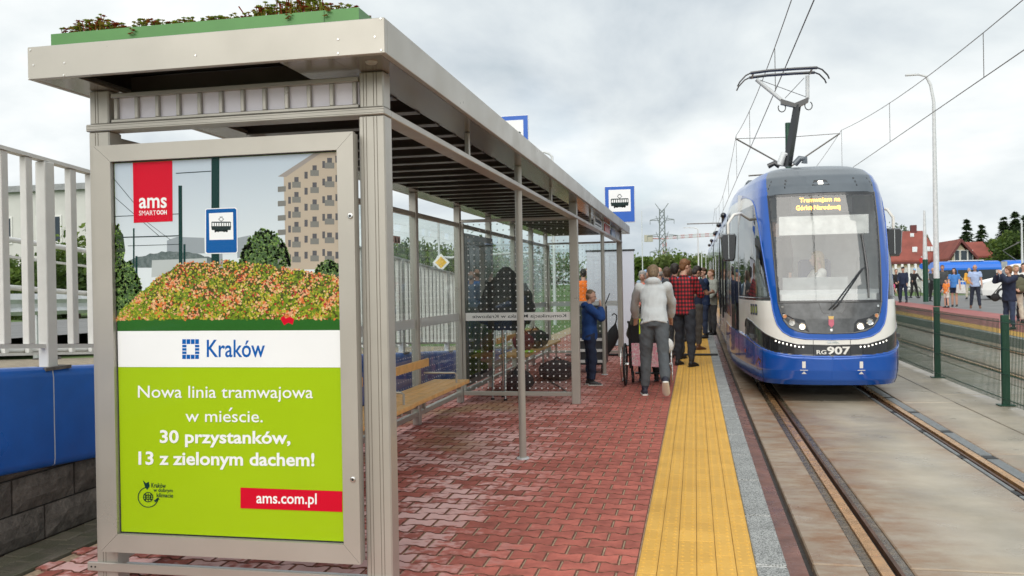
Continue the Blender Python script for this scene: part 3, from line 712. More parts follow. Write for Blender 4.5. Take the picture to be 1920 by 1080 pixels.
mb = MB(); mb.poly([PX(x, y, 13) for x, y in ((526, 598), (532, 592), (536, 597), (544, 594), (552, 598), (549, 609), (541, 605), (533, 610))]); mb.build('print_trailing_leaves', P_red, poster_sheet)
mbs_ = MB(); r_ = random.Random(31)
for (x0_, x1_, y0_, y1_, n_) in ((208, 236, 420, 570, 240), (449, 544, 428, 500, 700), (205, 270, 488, 585, 520), (591, 640, 487, 512, 160)):
    for i in range(n_):
        x = r_.uniform(x0_, x1_); e = math.sin(math.pi*(x-x0_)/(x1_-x0_))**.5; y = y1_-(y1_-y0_)*e*r_.random()**.8
        if x < 211 or x > 638 or y > bedtop(x)-1: continue
        mbs_.cur = r_.randrange(4); s_ = r_.uniform(1.2, 3.0); a = r_.random()*3; mbs_.poly([PX(x+s_*math.cos(a+2*math.pi*k_/5)*r_.uniform(.6, 1.3), y+s_*math.sin(a+2*math.pi*k_/5)*r_.uniform(.6, 1.3), 10.6) for k_ in range(5)][::-1])
tag(mbs_.build('print_leaf_specks', [flat('leafspeck%d' % k_, c_) for k_, c_ in enumerate(((.07, .14, .03), (.13, .24, .05), (.22, .34, .09), (.04, .08, .02)))], poster_sheet), kind='stuff')
plate('print_white_band', [(210, 621), (640, 619), (641, 689), (211, 688)], P_white, 14)
# the sign in the picture
mb = MB(); pbar(414, 470, 415, 502, 6, 12); mb.build('print_sign_post', P_grey, poster_sheet)
plate('print_sign_rim', [(385, 393), (388, 391), (441, 389), (445, 392), (446, 472), (443, 475), (388, 476), (385, 473)], P_white, 13)
plate('print_sign', [(386.5, 394), (389, 392.5), (440, 390.5), (443.5, 393), (444.5, 471), (442, 473.5), (389, 474.5), (386.5, 472)], flat('print_signblue', (.004, .10, .34)), 14)
plate('print_sign_field', [(392, 400), (437, 398), (438, 449), (393, 450)], P_white, 15)
def tram_icon(fn, mat, parent, name='tram_pictogram'):
    """little old tram: fn(u, v) maps 0..1 x 0..1 (v up)"""
    mb = MB()
    def q(*pts): mb.poly([fn(*p_) for p_ in pts])
    q((.06, .18), (.94, .18), (.97, .42), (.03, .42)); q((.03, .62), (.97, .62), (.93, .69), (.07, .69))
    for u in (.05, .16, .27, .38, .5, .61, .72, .83, .92): q((u, .42), (u+.035, .42), (u+.035, .62), (u, .62))
    for u in (.24, .36, .64, .76):
        mb.poly([fn(u+.055*math.cos(a), .13+.08*math.sin(a)) for a in [2*math.pi*i/12 for i in range(12)]])
    q((.2, .02), (.2, .18), (.8, .18), (.8, .09), (.3, .09))
    def ln(u0, v0, u1, v1, w_=.014):
        d = math.hypot(u1-u0, v1-v0); a, b = -(v1-v0)/d*w_, (u1-u0)/d*w_; q((u0+a, v0+b), (u0-a, v0-b), (u1-a, v1-b), (u1+a, v1+b))
    ln(.5, .70, .38, .84); ln(.5, .70, .62, .84); ln(.38, .84, .5, .97); ln(.62, .84, .5, .97); ln(.42, .98, .58, .98, .01)
    return mb.build(name, mat, parent)
tram_icon(lambda u, v: PX(395+u*40, 437-v*31, 17), P_dk, poster_sheet, 'print_tram')
# red tag
plate('print_red_tag', [(249, 292), (323, 289), (324, 415), (251, 418)], P_red, 15)
def ptext(txt, x0, y0, x1, y1, mat, bold=0., k=18, tilt=0., name='lettering'):
    """ink box corners in photo pixels; tilt = extra pixels down at the right end"""
    return text(name, txt, mat, lambda u, v: PX(x0+u*(x1-x0), y1+(y0-y1)*v+tilt*u, k), poster_sheet, bold)
ptext('ams', 261, 371, 313, 391, P_white, .018, tilt=-1); ptext('SMART', 261, 395, 293, 404, P_white, 0, tilt=-.5); ptext('OOH', 294, 394, 313, 402.6, P_white, .035, tilt=-.3)
ptext('Kraków', 388, 637, 497, 670, P_kblue, .012)
# city logo: square of little blocks
mb = MB()
def lg(x0, y0, x1, y1): mb.poly([PX(x0, y0, 18), PX(x0, y1, 18), PX(x1, y1, 18), PX(x1, y0, 18)])
for i in range(4):
    lg(342+i*8.1, 636, 349+i*8.1, 645); 
for i in range(3): lg(342, 646.5+i*6.2, 350, 651.3+i*6.2); lg(366, 646.5+i*6.2, 374, 651.3+i*6.2)
for i in range(4): lg(342+i*8.1, 665, 349+i*8.1, 673)
mb.build('city_logo', P_kblue, poster_sheet)
ptext('Nowa linia tramwajowa', 259, 723, 587, 753, P_white, .004, tilt=1); ptext('w miescie.', 348, 770, 493, 791, P_white, .004, tilt=1)
mb = MB(); mb.poly([PX(*q, 18) for q in ((429, 770.5), (431.5, 771), (437, 764.5), (432.5, 764))]); mb.build('accent', P_white, poster_sheet)
ptext('30 przystanków,', 300, 806, 545, 838, P_white, .024, tilt=2); ptext('13 z zielonym dachem!', 260, 846, 590, 879, P_white, .024, tilt=3)
plate('print_red_label', [(451, 914), (642, 921), (642, 960), (451, 953)], P_red, 16); ptext('ams.com.pl', 481, 923, 594, 950, P_white, .016, tilt=2)
mb = MB(); cx, cy, rr = 279, 932, 19
def arc(cx, cy, r, a0, a1, w_, k=18, n=22):
    for i in range(n):
        t0, t1 = R(a0+(a1-a0)*i/n), R(a0+(a1-a0)*(i+1)/n)
        mb.poly([PX(cx+r*math.cos(t0), cy-r*math.sin(t0), k), PX(cx+(r+w_)*math.cos(t0), cy-(r+w_)*math.sin(t0), k), PX(cx+(r+w_)*math.cos(t1), cy-(r+w_)*math.sin(t1), k), PX(cx+r*math.cos(t1), cy-r*math.sin(t1), k)])
arc(278, 932, 18, 95, 345, 1.5); arc(278, 932, 8.2, 0, 360, 1.4); arc(278, 932, 3.6, 0, 360, 1.1)
for dx in (-5, 0, 5): pbar(278+dx, 925, 278+dx, 940, 1.1, 18)
for dy in (-4, 0, 4): pbar(270, 932+dy, 287, 932+dy, 1.1, 18)
mb.poly([PX(x, y, 19) for x, y in ((268, 900), (272, 912), (276, 918), (281, 912), (279, 903), (274, 906))][::-1]); pbar(290, 940, 298, 934, 4, 18)
mb.build('climate_emblem', P_mast, poster_sheet)
ptext('Kraków', 284, 905, 311, 914, P_mast, .01, tilt=1); ptext('w dobrym', 288, 915, 324, 924, P_mast, .01, tilt=1); ptext('klimacie', 294, 924, 325, 932, P_mast, .01, tilt=1)

# ---- glass of the back wall and the cross wall
def pane(name, pts, d, par_=None): mb = MB(); mb.prism(pts, d); return mb.build(name, M_glass, par_ or sh)
M_dot = pm('printed_dot', (.80, .82, .82), .6, var=.02)
for i in range(len(BACK_Y)-1):
    y0, y1 = BACK_Y[i]+.045, BACK_Y[i+1]-.045
    if i == 4: continue
    g = pane('back_pane', [(-2.948, y0, .15), (-2.948, y1, .15), (-2.948, y1, 2.23), (-2.948, y0, 2.23)], (.008, 0, 0))
    mb = MB(); mb.bx(-2.9385, -2.9375, y0+.01, y1-.01, 1.04, 1.14); mb.build('frosted_band', M_frost, g)
    mb = MB(); ny = int((y1-y0-.1)/.0765)
    for a in range(ny+1):
        for b in range(26):
            yy, zz = y0+.06+a*.0765, .21+b*.0765
            if 1.02 < zz < 1.16: continue
            mb.poly([(-2.9372, yy+.0075*math.cos(t), zz+.0075*math.sin(t)) for t in [2*math.pi*k/6 for k in range(6)]])
    tag(mb.build('printed_dots', M_dot, g), kind='stuff')
    for yy in (y0-.004, y1+.004): pass
for y in (10.755, 17.45):
    g = pane('cross_pane', [(-2.90, y, .148), (-1.515, y, .148), (-1.515, y, 2.283), (-2.90, y, 2.283)], (0, .008, 0))
    beam('cross_foot_rail', -2.9, -1.512, y-.025, y+.025, .095, .147); beam('cross_jamb', -2.903, -2.865, y-.02, y+.02, .15, 2.28)
    mb = MB(); mb.bx(-2.86, -1.517, y-.0016, y-.0006, 1.04, 1.14); fbn = mb.build('frosted_band', M_frost if y > 11 else pm('white_band', (.72, .73, .71), .6, var=.03), g)
    mb = MB()
    for a in range(18):
        for b in range(28):
            xx, zz = -2.81+a*.0765, .19+b*.0765
            if 1.02 < zz < 1.16: continue
            mb.poly([(xx+.009*math.cos(t), y-.0018, zz+.009*math.sin(t)) for t in [2*math.pi*k/8 for k in range(8)]])
    tag(mb.build('printed_dots', M_dot, g), kind='stuff')
    if y < 11: text('lettering', 'Komunikacja Miejska w Krakowie', P_dk, lambda u, v: (-2.77+u*1.20, y-.0025, 1.060+v*.055), fbn, .004, mirror=True)
# pictogram sticker on the back glass
q0, q1 = on(728, 440, 0, -2.93), on(751, 457, 0, -2.93)
mb = MB(); mb.bx(-2.934, -2.932, q0[1], q1[1], q1[2], q0[2]); stk = mb.build('rules_sticker', pm('sticker_pink', (.52, .40, .38), .6, var=.05), sh)
for i in range(4):
    yy = q0[1]+(i+.5)*(q1[1]-q0[1])/4; mb = MB(); zz = (q0[2]+q1[2])/2; mb.bx(-2.9316, -2.931, yy-.022, yy+.006, zz-.03, zz+.02); mb.bx(-2.9316, -2.931, yy+.01, yy+.022, zz-.03, zz-.005); mb.build('pictogram', P_dk, stk)
# second advert case, let into the back wall past the cross wall
y0, y1 = 10.83, 12.40
ac2 = MB().bx(-2.99, -2.87, y0, y1, .20, 2.16).build('rear_advert_case', pm('case_graphite', (.17, .165, .155), .35, .4, var=.05), sh)
mb = MB(); mb.bx(-2.8695, -2.8685, y0+.12, y1-.12, .32, 2.04); rp = mb.build('poster', LIME, ac2)
mb = MB(); mb.bx(-2.8680, -2.8675, y0+.12, y1-.12, 1.25, 2.04); mb.build('painted_dark_reflection', speckle('rear_reflection', [(.35, (.02, .03, .03)), (.6, (.12, .16, .17)), (.75, (.3, .33, .34))], 3), rp)  # dark reflections in the case glass, painted over the poster's upper part
mb = MB(); mb.bx(-2.8680, -2.8675, y0+.12, y1-.12, 1.08, 1.245); mb.build('print_white_band', P_white, rp)
mb = MB(); mb.bx(-2.8680, -2.8675, y0+.75, y1-.12, .46, .56); mb.build('print_red_label', P_red, rp)
mb = MB(); mb.bx(-2.862, -2.859, y0+.08, y1-.08, .28, 2.08); mb.build('case_glass', glass('dark_case_glass', (.62, .66, .66), .10), ac2)
# ---- bench: slats on brackets, arm rests, back rail
bn = MB().bx(-2.90, -2.47, 7.36, 7.40, .36, .395).build('bench', M_frame, sh)
for ys_ in ((5.35, 7.375), (7.385, 9.32)):
    for i in range(4):
        x1 = -2.445-(.0 if ys_[0] > 6 else -.015)-i*.103; mb = MB(); mb.bbx(x1-.098, x1, ys_[0], ys_[1], .415, .455, .005); mb.build('seat_slat', M_wood, bn)
    for yy in (ys_[0]+.2, ys_[1]-.25):
        mb = MB(); mb.bbx(-2.905, -2.47, yy-.02, yy+.02, .375, .413, .003); mb.bx(-2.91, -2.88, yy-.02, yy+.02, .16, .41); mb.build('bracket', M_frame, bn)
    mb = MB(); mb.bbx(-2.89, -2.862, ys_[0], ys_[1]-.14, .615, .70, .005); mb.build('back_slat', M_wood, bn)
for yy in (5.40, 7.26, 8.98):
    mb = MB(); mb.tube([(-2.50, yy, .456), (-2.50, yy, .545), (-2.52, yy, .56), (-2.86, yy, .56)], .011, 8); mb.build('arm_rest', M_frame, bn)
# under-roof name boards on the track side
for i, (ya, yb, m_) in enumerate(((12.9, 13.95, P_white), (14.45, 15.3, pm('orange_board', (.65, .09, .02), .3)), (15.6, 16.4, pm('blue_board', (.25, .35, .55), .3)), (16.5, 17.3, P_white))):
    mb = MB(); mb.bx(-1.452, -1.437, ya, yb, 2.335, 2.48); bd = mb.build('name_board', m_, sh)
    if i == 0:
        for r2 in range(2):
            mb = MB()
            for k in range(12 if r2 == 0 else 16): 
                a = ya+.12+k*(.068 if r2 == 0 else .05); hgt = (.045 if k % 3 else .058) if r2 == 0 else .018; z_ = 2.41 if r2 == 0 else 2.365; mb.bx(-1.4365, -1.4355, a, a+(.045 if r2 == 0 else .03), z_, z_+hgt)
            tag(mb.build('name_mark', P_dk, bd), kind='stuff')
# ================================================================ LEFT: RETAINING WALL, BLUE COPING, RAILINGS
SL = -.066
def zl(z0, y): return z0+SL*(y-4.25)
rw = thing('retaining_wall', 'low wall of dark split concrete blocks under the blue coping', 'wall', (-3.95, 5, 0))
M_block = pm('split_block', (.135, .115, .10), .85, var=.35, vs=14, bump=1.0, bs=45, isl=.2, col2=(.05, .042, .036))
mb = MB(); v = []
for y in (1.5, 22): v += [(-4.1, y, -.3), (-3.895, y, -.3), (-3.895, y, max(.05, zl(.50, y))), (-4.1, y, max(.05, zl(.50, y)))]
mb.add(v, [(0, 1, 5, 4), (1, 2, 6, 5), (2, 3, 7, 6), (3, 0, 4, 7), (3, 2, 1, 0), (4, 5, 6, 7)]); mb.build('wall_core', M_bed, rw)
rb = random.Random(3)
for row in range(3):
    y = 1.6+(.27 if row % 2 else 0)
    while y < 18:
        L_ = rb.uniform(.47, .53)*(1.0); top = min(.205*(row+1)-.006, zl(.495, y+L_)); z0 = .205*row+.004
        if top-z0 > .05:
            mb = MB(); nx_, nz_ = 6, 3; v = []; f = []
            for j in range(nz_+1):
                for i in range(nx_+1):
                    e = i in (0, nx_) or j in (0, nz_)
                    v.append((-3.876 if e else -3.858+rb.uniform(-.007, .007), y+.008+(L_-.016)*i/nx_, z0+(top-z0)*j/nz_))
            for j in range(nz_):
                for i in range(nx_): a = j*(nx_+1)+i; f.append((a, a+1, a+nx_+2, a+nx_+1))
            k = len(v); v += [(-3.99, q[1], q[2]) for q in (v[0], v[nx_], v[-1], v[nz_*(nx_+1)])]
            c = (0, nx_, (nz_+1)*(nx_+1)-1, nz_*(nx_+1))
            for i in range(4): f.append((c[(i+1) % 4], c[i], k+i, k+(i+1) % 4))
            mb.add(v, f); o = mb.build('block', M_block, rw)
        y += L_
bc = thing('blue_coping', 'bright blue smooth coping sloping along the top of the block wall', 'coping', (-3.95, 5, .45))
M_blue = pm('blue_coat', (.005, .115, .50), .34, var=.10, vs=2.2, rvar=.08)
segs = [1.6, 4.64, 7.7, 10.8, 13.9, 17.0, 20.0]
prof = [(-3.985, .0), (-3.852, .0), (-3.836, .014), (-3.832, .05), (-3.832, .54), (-3.838, .585), (-3.856, .602), (-3.985, .605)]
for a, b in zip(segs[:-1], segs[1:]):
    mb = MB(); v = []
    for y in (a+.006, b-.006):
        for x, z in prof: v.append((x, y, zl(.455, y)+z))
    k = len(prof); mb.add(v, [(i, (i+1) % k, k+(i+1) % k, k+i) for i in range(k)]+[tuple(reversed(range(k))), tuple(range(k, 2*k))])
    smooth_by_angle(mb.build('coping_panel', M_blue, bc).data, 50)
    mb = MB(); mb.prism([(x*.9995-.004, b-.0055, zl(.455, b)+z) for x, z in prof], (0, .011, 0)); mb.build('seam_strip', M_galv, bc)
# gravel ledge behind
M_grav = pm('sandy_gravel', (.36, .30, .22), .9, var=.25, vs=18, bump=.8, bs=90)
mb = MB(); mb.add([(x, y, max(.02, zl(1.045, y))+G(y)) for y in (0, 10, 17, 20) for x in (-6.6, -3.987)], [(0, 1, 3, 2), (2, 3, 5, 4), (4, 5, 7, 6)]); tag(mb.build('gravel_ledge', M_grav), kind='structure')
M_wrail = pm('white_railing_paint', (.70, .70, .68), .38, .05, var=.05, vs=5, rvar=.08)
M_grime = pm('footing_grey', (.16, .15, .14), .8, var=.3, vs=20)
def railing(label, X, y0, y1, zt, zb, pitch, bw, bd, posts, pipes=()):
    t = thing('railing', label, 'railing', (X, y0, zl(zb, y0)))
    def slope_bar(name, xa, xb, z0, z1):
        mb = MB(); v = []
        for y in (y0, y1): v += [(xa, y, zl(z0, y)), (xb, y, zl(z0, y)), (xb, y, zl(z1, y)), (xa, y, zl(z1, y))]
        mb.add(v, [(0, 1, 5, 4), (1, 2, 6, 5), (2, 3, 7, 6), (3, 0, 4, 7), (3, 2, 1, 0), (4, 5, 6, 7)]); return mb.build(name, M_wrail, t)
    slope_bar('top_rail', X-.03, X+.03, zt-.006, zt+.016); slope_bar('bottom_rail', X-.02, X+.02, zb-.012, zb+.014)
    for z in pipes:
        mb = MB(); mb.tube([(X-.06, y0, zl(z, y0)), (X-.06, y1, zl(z, y1))], .027, 10); smooth_by_angle(mb.build('pipe_rail', M_wrail, t).data)
    y = y0+.06; 
    base = MB(); base.bbx(-bd/2, bd/2, -bw/2, bw/2, 0, zt-zb-.022, .003); bm_ = base.mesh('baluster', M_wrail)
    pb_ = MB(); pb_.bbx(-.035, .035, -.042, .042, -(zb-1.05)-.01, zt-zb-.008, .004); pm_ = pb_.mesh('rail_post', M_wrail)
    ps = list(posts)
    while y < y1:
        if min([abs(y-q) for q in ps]+[9]) > bw*1.1:
            o = link('baluster', bm_, t); par(o, t); o.location = (X, y, zl(zb, y)+.0145)
        y += pitch
    for q in ps:
        o = link('rail_post', pm_, t); o.location = (X, q, zl(zb, q))
        mb = MB(); mb.cbx((X, q, zl(1.052, q)), (.15, .22, .02)); mb.build('foot_plate', M_grime, t)
    return t
railing('white steel railing with flat balusters on the blue coping beside the shelter', -3.905, 2.0, 19.5, 2.325, 1.185, .19, .054, .045, [2.8+.0, 4.685, 6.9, 9.1, 11.3, 13.5, 15.7, 17.9])
railing('second white pipe railing across the gravel ledge behind the near railing', -6.35, 4.0, 19.0, 2.02, 1.10, .30, .05, .045, [5.2, 7.6, 10., 12.4, 14.8], (2.20, 1.74, 1.14))
# road, guard rail, hedge and low building beyond
M_asph2 = M_asph
mb = MB(); mb.add([(-17.5, -6, .95), (-9.5, -6, 1.0), (-9.5, 40, .60), (-17.5, 40, .60)], [(0, 1, 2, 3)]); tag(mb.build('side_road', M_asph2), kind='structure')
gr = thing('guard_rail', 'galvanised guard rail along the road behind the white railings', 'guard rail', (-9.3, 10, .9))
mb = MB(); pr = [(0, 0), (.04, .05), (.0, .1), (0, .16), (.04, .22), (0, .3)]; v = []
for y in (0, 36): v += [(-9.3+a, y, 1.30-.011*y+b) for a, b in pr]
mb.add(v, [(i, i+1, 7+i, 6+i) for i in range(5)]); o = mb.build('rail_beam', M_galv, gr); sm = o.modifiers.new('s', 'SOLIDIFY'); sm.thickness = .008
for i in range(18):
    mb = MB(); y = 1+i*2; mb.bx(-9.38, -9.31, y-.05, y+.05, .4, 1.55-.011*y); mb.build('rail_post', M_galv, gr)
bl = thing('office_building', 'low pale grey building with square windows behind the white railings', 'building', (-46, 38, 0))
M_bwall = pm('pale_render', (.56, .56, .54), .8, var=.05, vs=.6); M_bwin = pm('dark_window_glass', (.03, .045, .06), .08, var=.2, vs=.4); M_bframe = pm('window_frame_white', (.7, .7, .68), .5, var=.03)
bx0, by = -62, 44
mb = MB(); mb.bx(-70, -24, by, by+14, -.5, 7.4); mb.build('wall', M_bwall, bl)
mb = MB(); mb.bx(-70.3, -23.7, by-.3, by+14.3, 7.402, 7.75); mb.build('roof_edge', pm('roof_grey', (.28, .29, .30), .6), bl)
for row in range(2):
    for i in range(13):
        x = -67+i*3.3; z0 = 1.2+row*3.2
        mb = MB(); mb.bx(x, x+1.7, by-.05, by-.004, z0, z0+1.6); wn = mb.build('window', M_bframe, bl)
        mb = MB(); mb.bx(x+.1, x+.8, by-.07, by-.052, z0+.1, z0+1.5); mb.bx(x+.9, x+1.6, by-.07, by-.052, z0+.1, z0+1.5); mb.build('pane', M_bwin, wn)
# ================================================================ BLUE TRAM
TX, TY0 = 1.80, 12.45
tr = thing('tram', 'blue and white tram numbered 907 standing at the near platform', 'tram', (TX, TY0+1, ZR))
def interp(x, xs, ys): return float(np.interp(x, xs, ys))
PXS = [0, .35, .6, .75, .85, .91, .958, 1.0, 1.048, 1.10, 1.15, 1.19, 1.2, 1.2]
PSS = [0, .02, .07, .14, .26, .42, .65, .95, 1.35, 1.9, 2.5, 3.2, 3.6, 5.2]
# densify with a smooth curve so that the nose has no facets
tt = np.concatenate([[0], np.cumsum(np.hypot(np.diff(PXS), np.diff(PSS)))]); td = np.linspace(0, tt[-1], 400)
def smoothcurve(t, y, td):
    yd = np.interp(td, t, y); k = np.hanning(31); k /= k.sum(); yp = np.concatenate([yd[0]-(yd[1:16][::-1]-yd[0]) if y[0] == 0 and abs(y[1]) > .1 else yd[1:16][::-1], yd, [yd[-1]]*15]) 
    return np.convolve(yp, k, 'valid')
XD = smoothcurve(tt, PXS, td); SD = smoothcurve(tt, PSS, td); SD[0] = 0; SD = np.maximum.accumulate(SD)
LMAX = float(td[-1])
VZ = [.25, .32, .45, .62, .75, .95, 1.15, 1.37, 1.6, 2.0, 2.5, 2.93, 3.07, 3.21, 3.33, 3.41, 3.455, 3.48, 3.485]
VN = [.09, .04, .01, .0, .01, .025, .045, .085, .14, .27, .48, .72, .83, 1.0, 1.25, 1.55, 1.9, 2.2, 2.4]
VK = [.965, .985, 1, 1, 1, 1, 1, 1, .998, .99, .975, .955, .94, .905, .83, .68, .47, .22, .0]
VT = np.concatenate([[0], np.cumsum(np.hypot(np.diff(VZ), np.diff(VN)*.6+np.diff(VK)))])
zbf = lambda a: interp(a, [0, .5, .75, 1., 1.4, 2., 2.6], [.643, .66, .69, .74, .80, .86, .88])
ztf = lambda a: interp(a, [0, .45, .7, .85, 1.1, 1.5, 1.9, 2.05, 2.14], [.79, .80, .86, .91, .99, 1.08, 1.12, 1.09, .9])
zin = lambda a: interp(a, [0, .3, .45, .55, .62, .66, .69], [.95, .957, .985, 1.04, 1.13, 1.25, 1.37])
wif = lambda z: interp(z, [1.37, 2.0, 2.93, 3.05, 3.4], [.69, .735, .81, .83, .9])
zout = lambda a: interp(a, [0, .35, .52, .64, .72, .77, .795], [.868, .876, .908, .975, 1.08, 1.24, 1.40])
wof = lambda z: interp(z, [1.4, 2.0, 2.5, 2.8, 2.92, 3.0, 3.06, 3.1], [.795, .925, 1.06, 1.21, 1.40, 1.8, 2.7, 9])
def vloc(t): return interp(t, VT, VZ), interp(t, VT, VN), interp(t, VT, VK)
def SV(L, t, off=0.):
    z, n, k = vloc(t); a = abs(L); x = interp(a, td, XD); s = interp(a, td, SD)
    f = min(1, max(0, (s-1.5)/3.7)); f = f*f*(3-2*f); s2 = s+n*(1-f)
    lip = -.035*min(1, max(0, (zbf(a)-z)/.03))*(1-f)
    y = TY0+s2+lip; X = TX+math.copysign(x*k*(1+.012*(lip < 0)), L)
    return Vector((X, y, ZR+z+G(y)))
T_OF_Z = lambda z: interp(z, VZ, VT)
def S(L, z, off=0.):
    t = T_OF_Z(z); p = SV(L, t)
    if off:
        e = .01; du = SV(L+e, t)-SV(L-e, t); dv = SV(L, t+e)-SV(L, t-e); n = du.cross(dv); n.normalize(); p = p+n*off
    return p
def cls(L, z):
    a = abs(L)
    if z >= 1.37:
        if a < wif(z):
            if z < 2.93: return 'windscreen' if (a < wif(z)-.035 and 1.405 < z < 2.885) else 'screen_border'
            return 'brow'
    elif z > 0.94 and a < .69 and z > zin(a): return 'light_panel'
    if z < zbf(a): return 'bumper' if a < 2.16 else 'skirt'
    if a > 2.20:
        if a > 2.78 and a < 3.92 and .40 < z < 2.80: return 'door_glass' if (2.83 < a < 3.32 or 3.38 < a < 3.87) and z > .46 and z < 2.74 else 'door_frame'
    if z < 1.4 and a < .795 and z > zout(a): return 'screen_surround'
    if z >= 1.4 and a < wof(z): return 'screen_surround' if z < 2.93 else 'roof_shell'
    if z < ztf(a) and a < 2.14: return 'number_band'
    if 1.40 < z < 2.84 and a < 2.70 and a > wof(z)+.012: return 'cab_window' if (1.46 < z < 2.78 and wof(z)+.06 < a < 2.64) else 'window_border'
    if a >= 3.96 and 1.05 < z < 2.8: return 'window_border'
    return 'white_panel' if z < 3.02 else 'roof_shell'
T_blue = pm('tram_blue', (.002, .082, .41), .22, .15, var=.04, vs=1.5, coat=.6); T_white = pm('tram_white', (.74, .73, .69), .25, var=.03, vs=1.5, coat=.5)
T_grey = pm('tram_grey', (.105, .125, .145), .30, .2, var=.08, vs=2, coat=.4); T_dark = pm('tram_dark', (.014, .015, .018), .25, var=.1, vs=3, coat=.6)
T_panel = pm('tram_panel_grey', (.085, .09, .095), .30, .2, var=.25, vs=7, coat=.3)
T_glass = glass('windscreen_glass', (.86, .88, .87), .07, haze=.03, hazecol=(.62, .66, .67)); T_side = glass('tram_side_glass', (.26, .29, .30), .24)
T_door = glass('tram_door_glass', (.16, .17, .18), .30)
mats = dict(windscreen=T_glass, screen_border=T_dark, brow=T_grey, light_panel=T_panel, bumper=T_blue, skirt=T_blue, screen_surround=T_blue, roof_shell=T_blue, number_band=T_dark, white_panel=T_white, cab_window=T_side, window_border=T_dark, door_glass=T_door, door_frame=T_dark)
Ls = list(np.arange(0, 3.0, .0125))+list(np.arange(3.0, LMAX, .06))+[LMAX]; Ls = [-q for q in Ls[:0:-1]]+Ls
ts = []
for z0, z1, st in ((.25, 3.02, .0125), (3.02, 3.48, .02)): ts += [T_OF_Z(z) for z in np.arange(z0, z1, st)]
ts += [VT[-2], (VT[-1]+VT[-2])/2, VT[-1]]
grid = []
for t in ts: grid.append([SV(L_, t) for L_ in Ls])
reg = {}
for j in range(len(ts)-1):
    zc_ = (vloc(ts[j])[0]+vloc(ts[j+1])[0])/2
    for i in range(len(Ls)-1):
        c_ = cls((Ls[i]+Ls[i+1])/2, zc_); lm = (Ls[i]+Ls[i+1])/2
        reg.setdefault((c_, (lm > 0, (3.35 < abs(lm)), abs(lm) > 2.75) if c_ in ('cab_window', 'window_border', 'skirt', 'door_glass', 'door_frame', 'white_panel') else 0), []).append((j, i))
for (name, _s), cellsr in reg.items():
    idx = {}; v = []; f = []
    def vi(j, i):
        k = idx.get((j, i))
        if k is None: k = len(v); idx[(j, i)] = k; v.append(grid[j][i])
        return k
    for j, i in cellsr: f.append((vi(j, i), vi(j, i+1), vi(j+1, i+1), vi(j+1, i)))
    mb = MB(); mb.add(v, f); o = mb.build(name, mats[name], tr, smooth=True)
def surf(name, pts, mat, off, parent=tr, div=1):     # thin plate lying on the hull; pts in (L, z)
    mb = MB(); mb.poly([S(L_, z, off) for L_, z in pts]); return mb.build(name, mat, parent)
# seals and lips along the colour borders
def border(name, pts, mat, r=.0085):
    for sg in (-1, 1):
        mb = MB(); mb.tube([S(sg*a, z, .001) for a, z in pts], r, 6); mb.build(name, mat, tr, True)
ia = [(a, zin(a)) for a in np.linspace(.001, .69, 40)]+[(wif(z), z) for z in np.linspace(1.38, 2.93, 40)]
border('screen_seal', ia, T_dark); border('seal', [(a, 1.372) for a in np.linspace(.001, .69, 20)], T_dark, .007)
border('surround_lip', [(a, zout(a)) for a in np.linspace(.001, .795, 40)]+[(wof(z), z) for z in np.linspace(1.42, 3.04, 50)], T_blue, .009)
border('band_lip', [(a, ztf(a)) for a in np.linspace(.001, 2.1, 70)], T_dark, .009); border('bumper_lip', [(a, zbf(a)-.012) for a in np.linspace(.001, 2.6, 80)], T_blue, .012)
border('window_seal', [(a, 1.435) for a in np.linspace(.80, 2.66, 40)], T_dark)
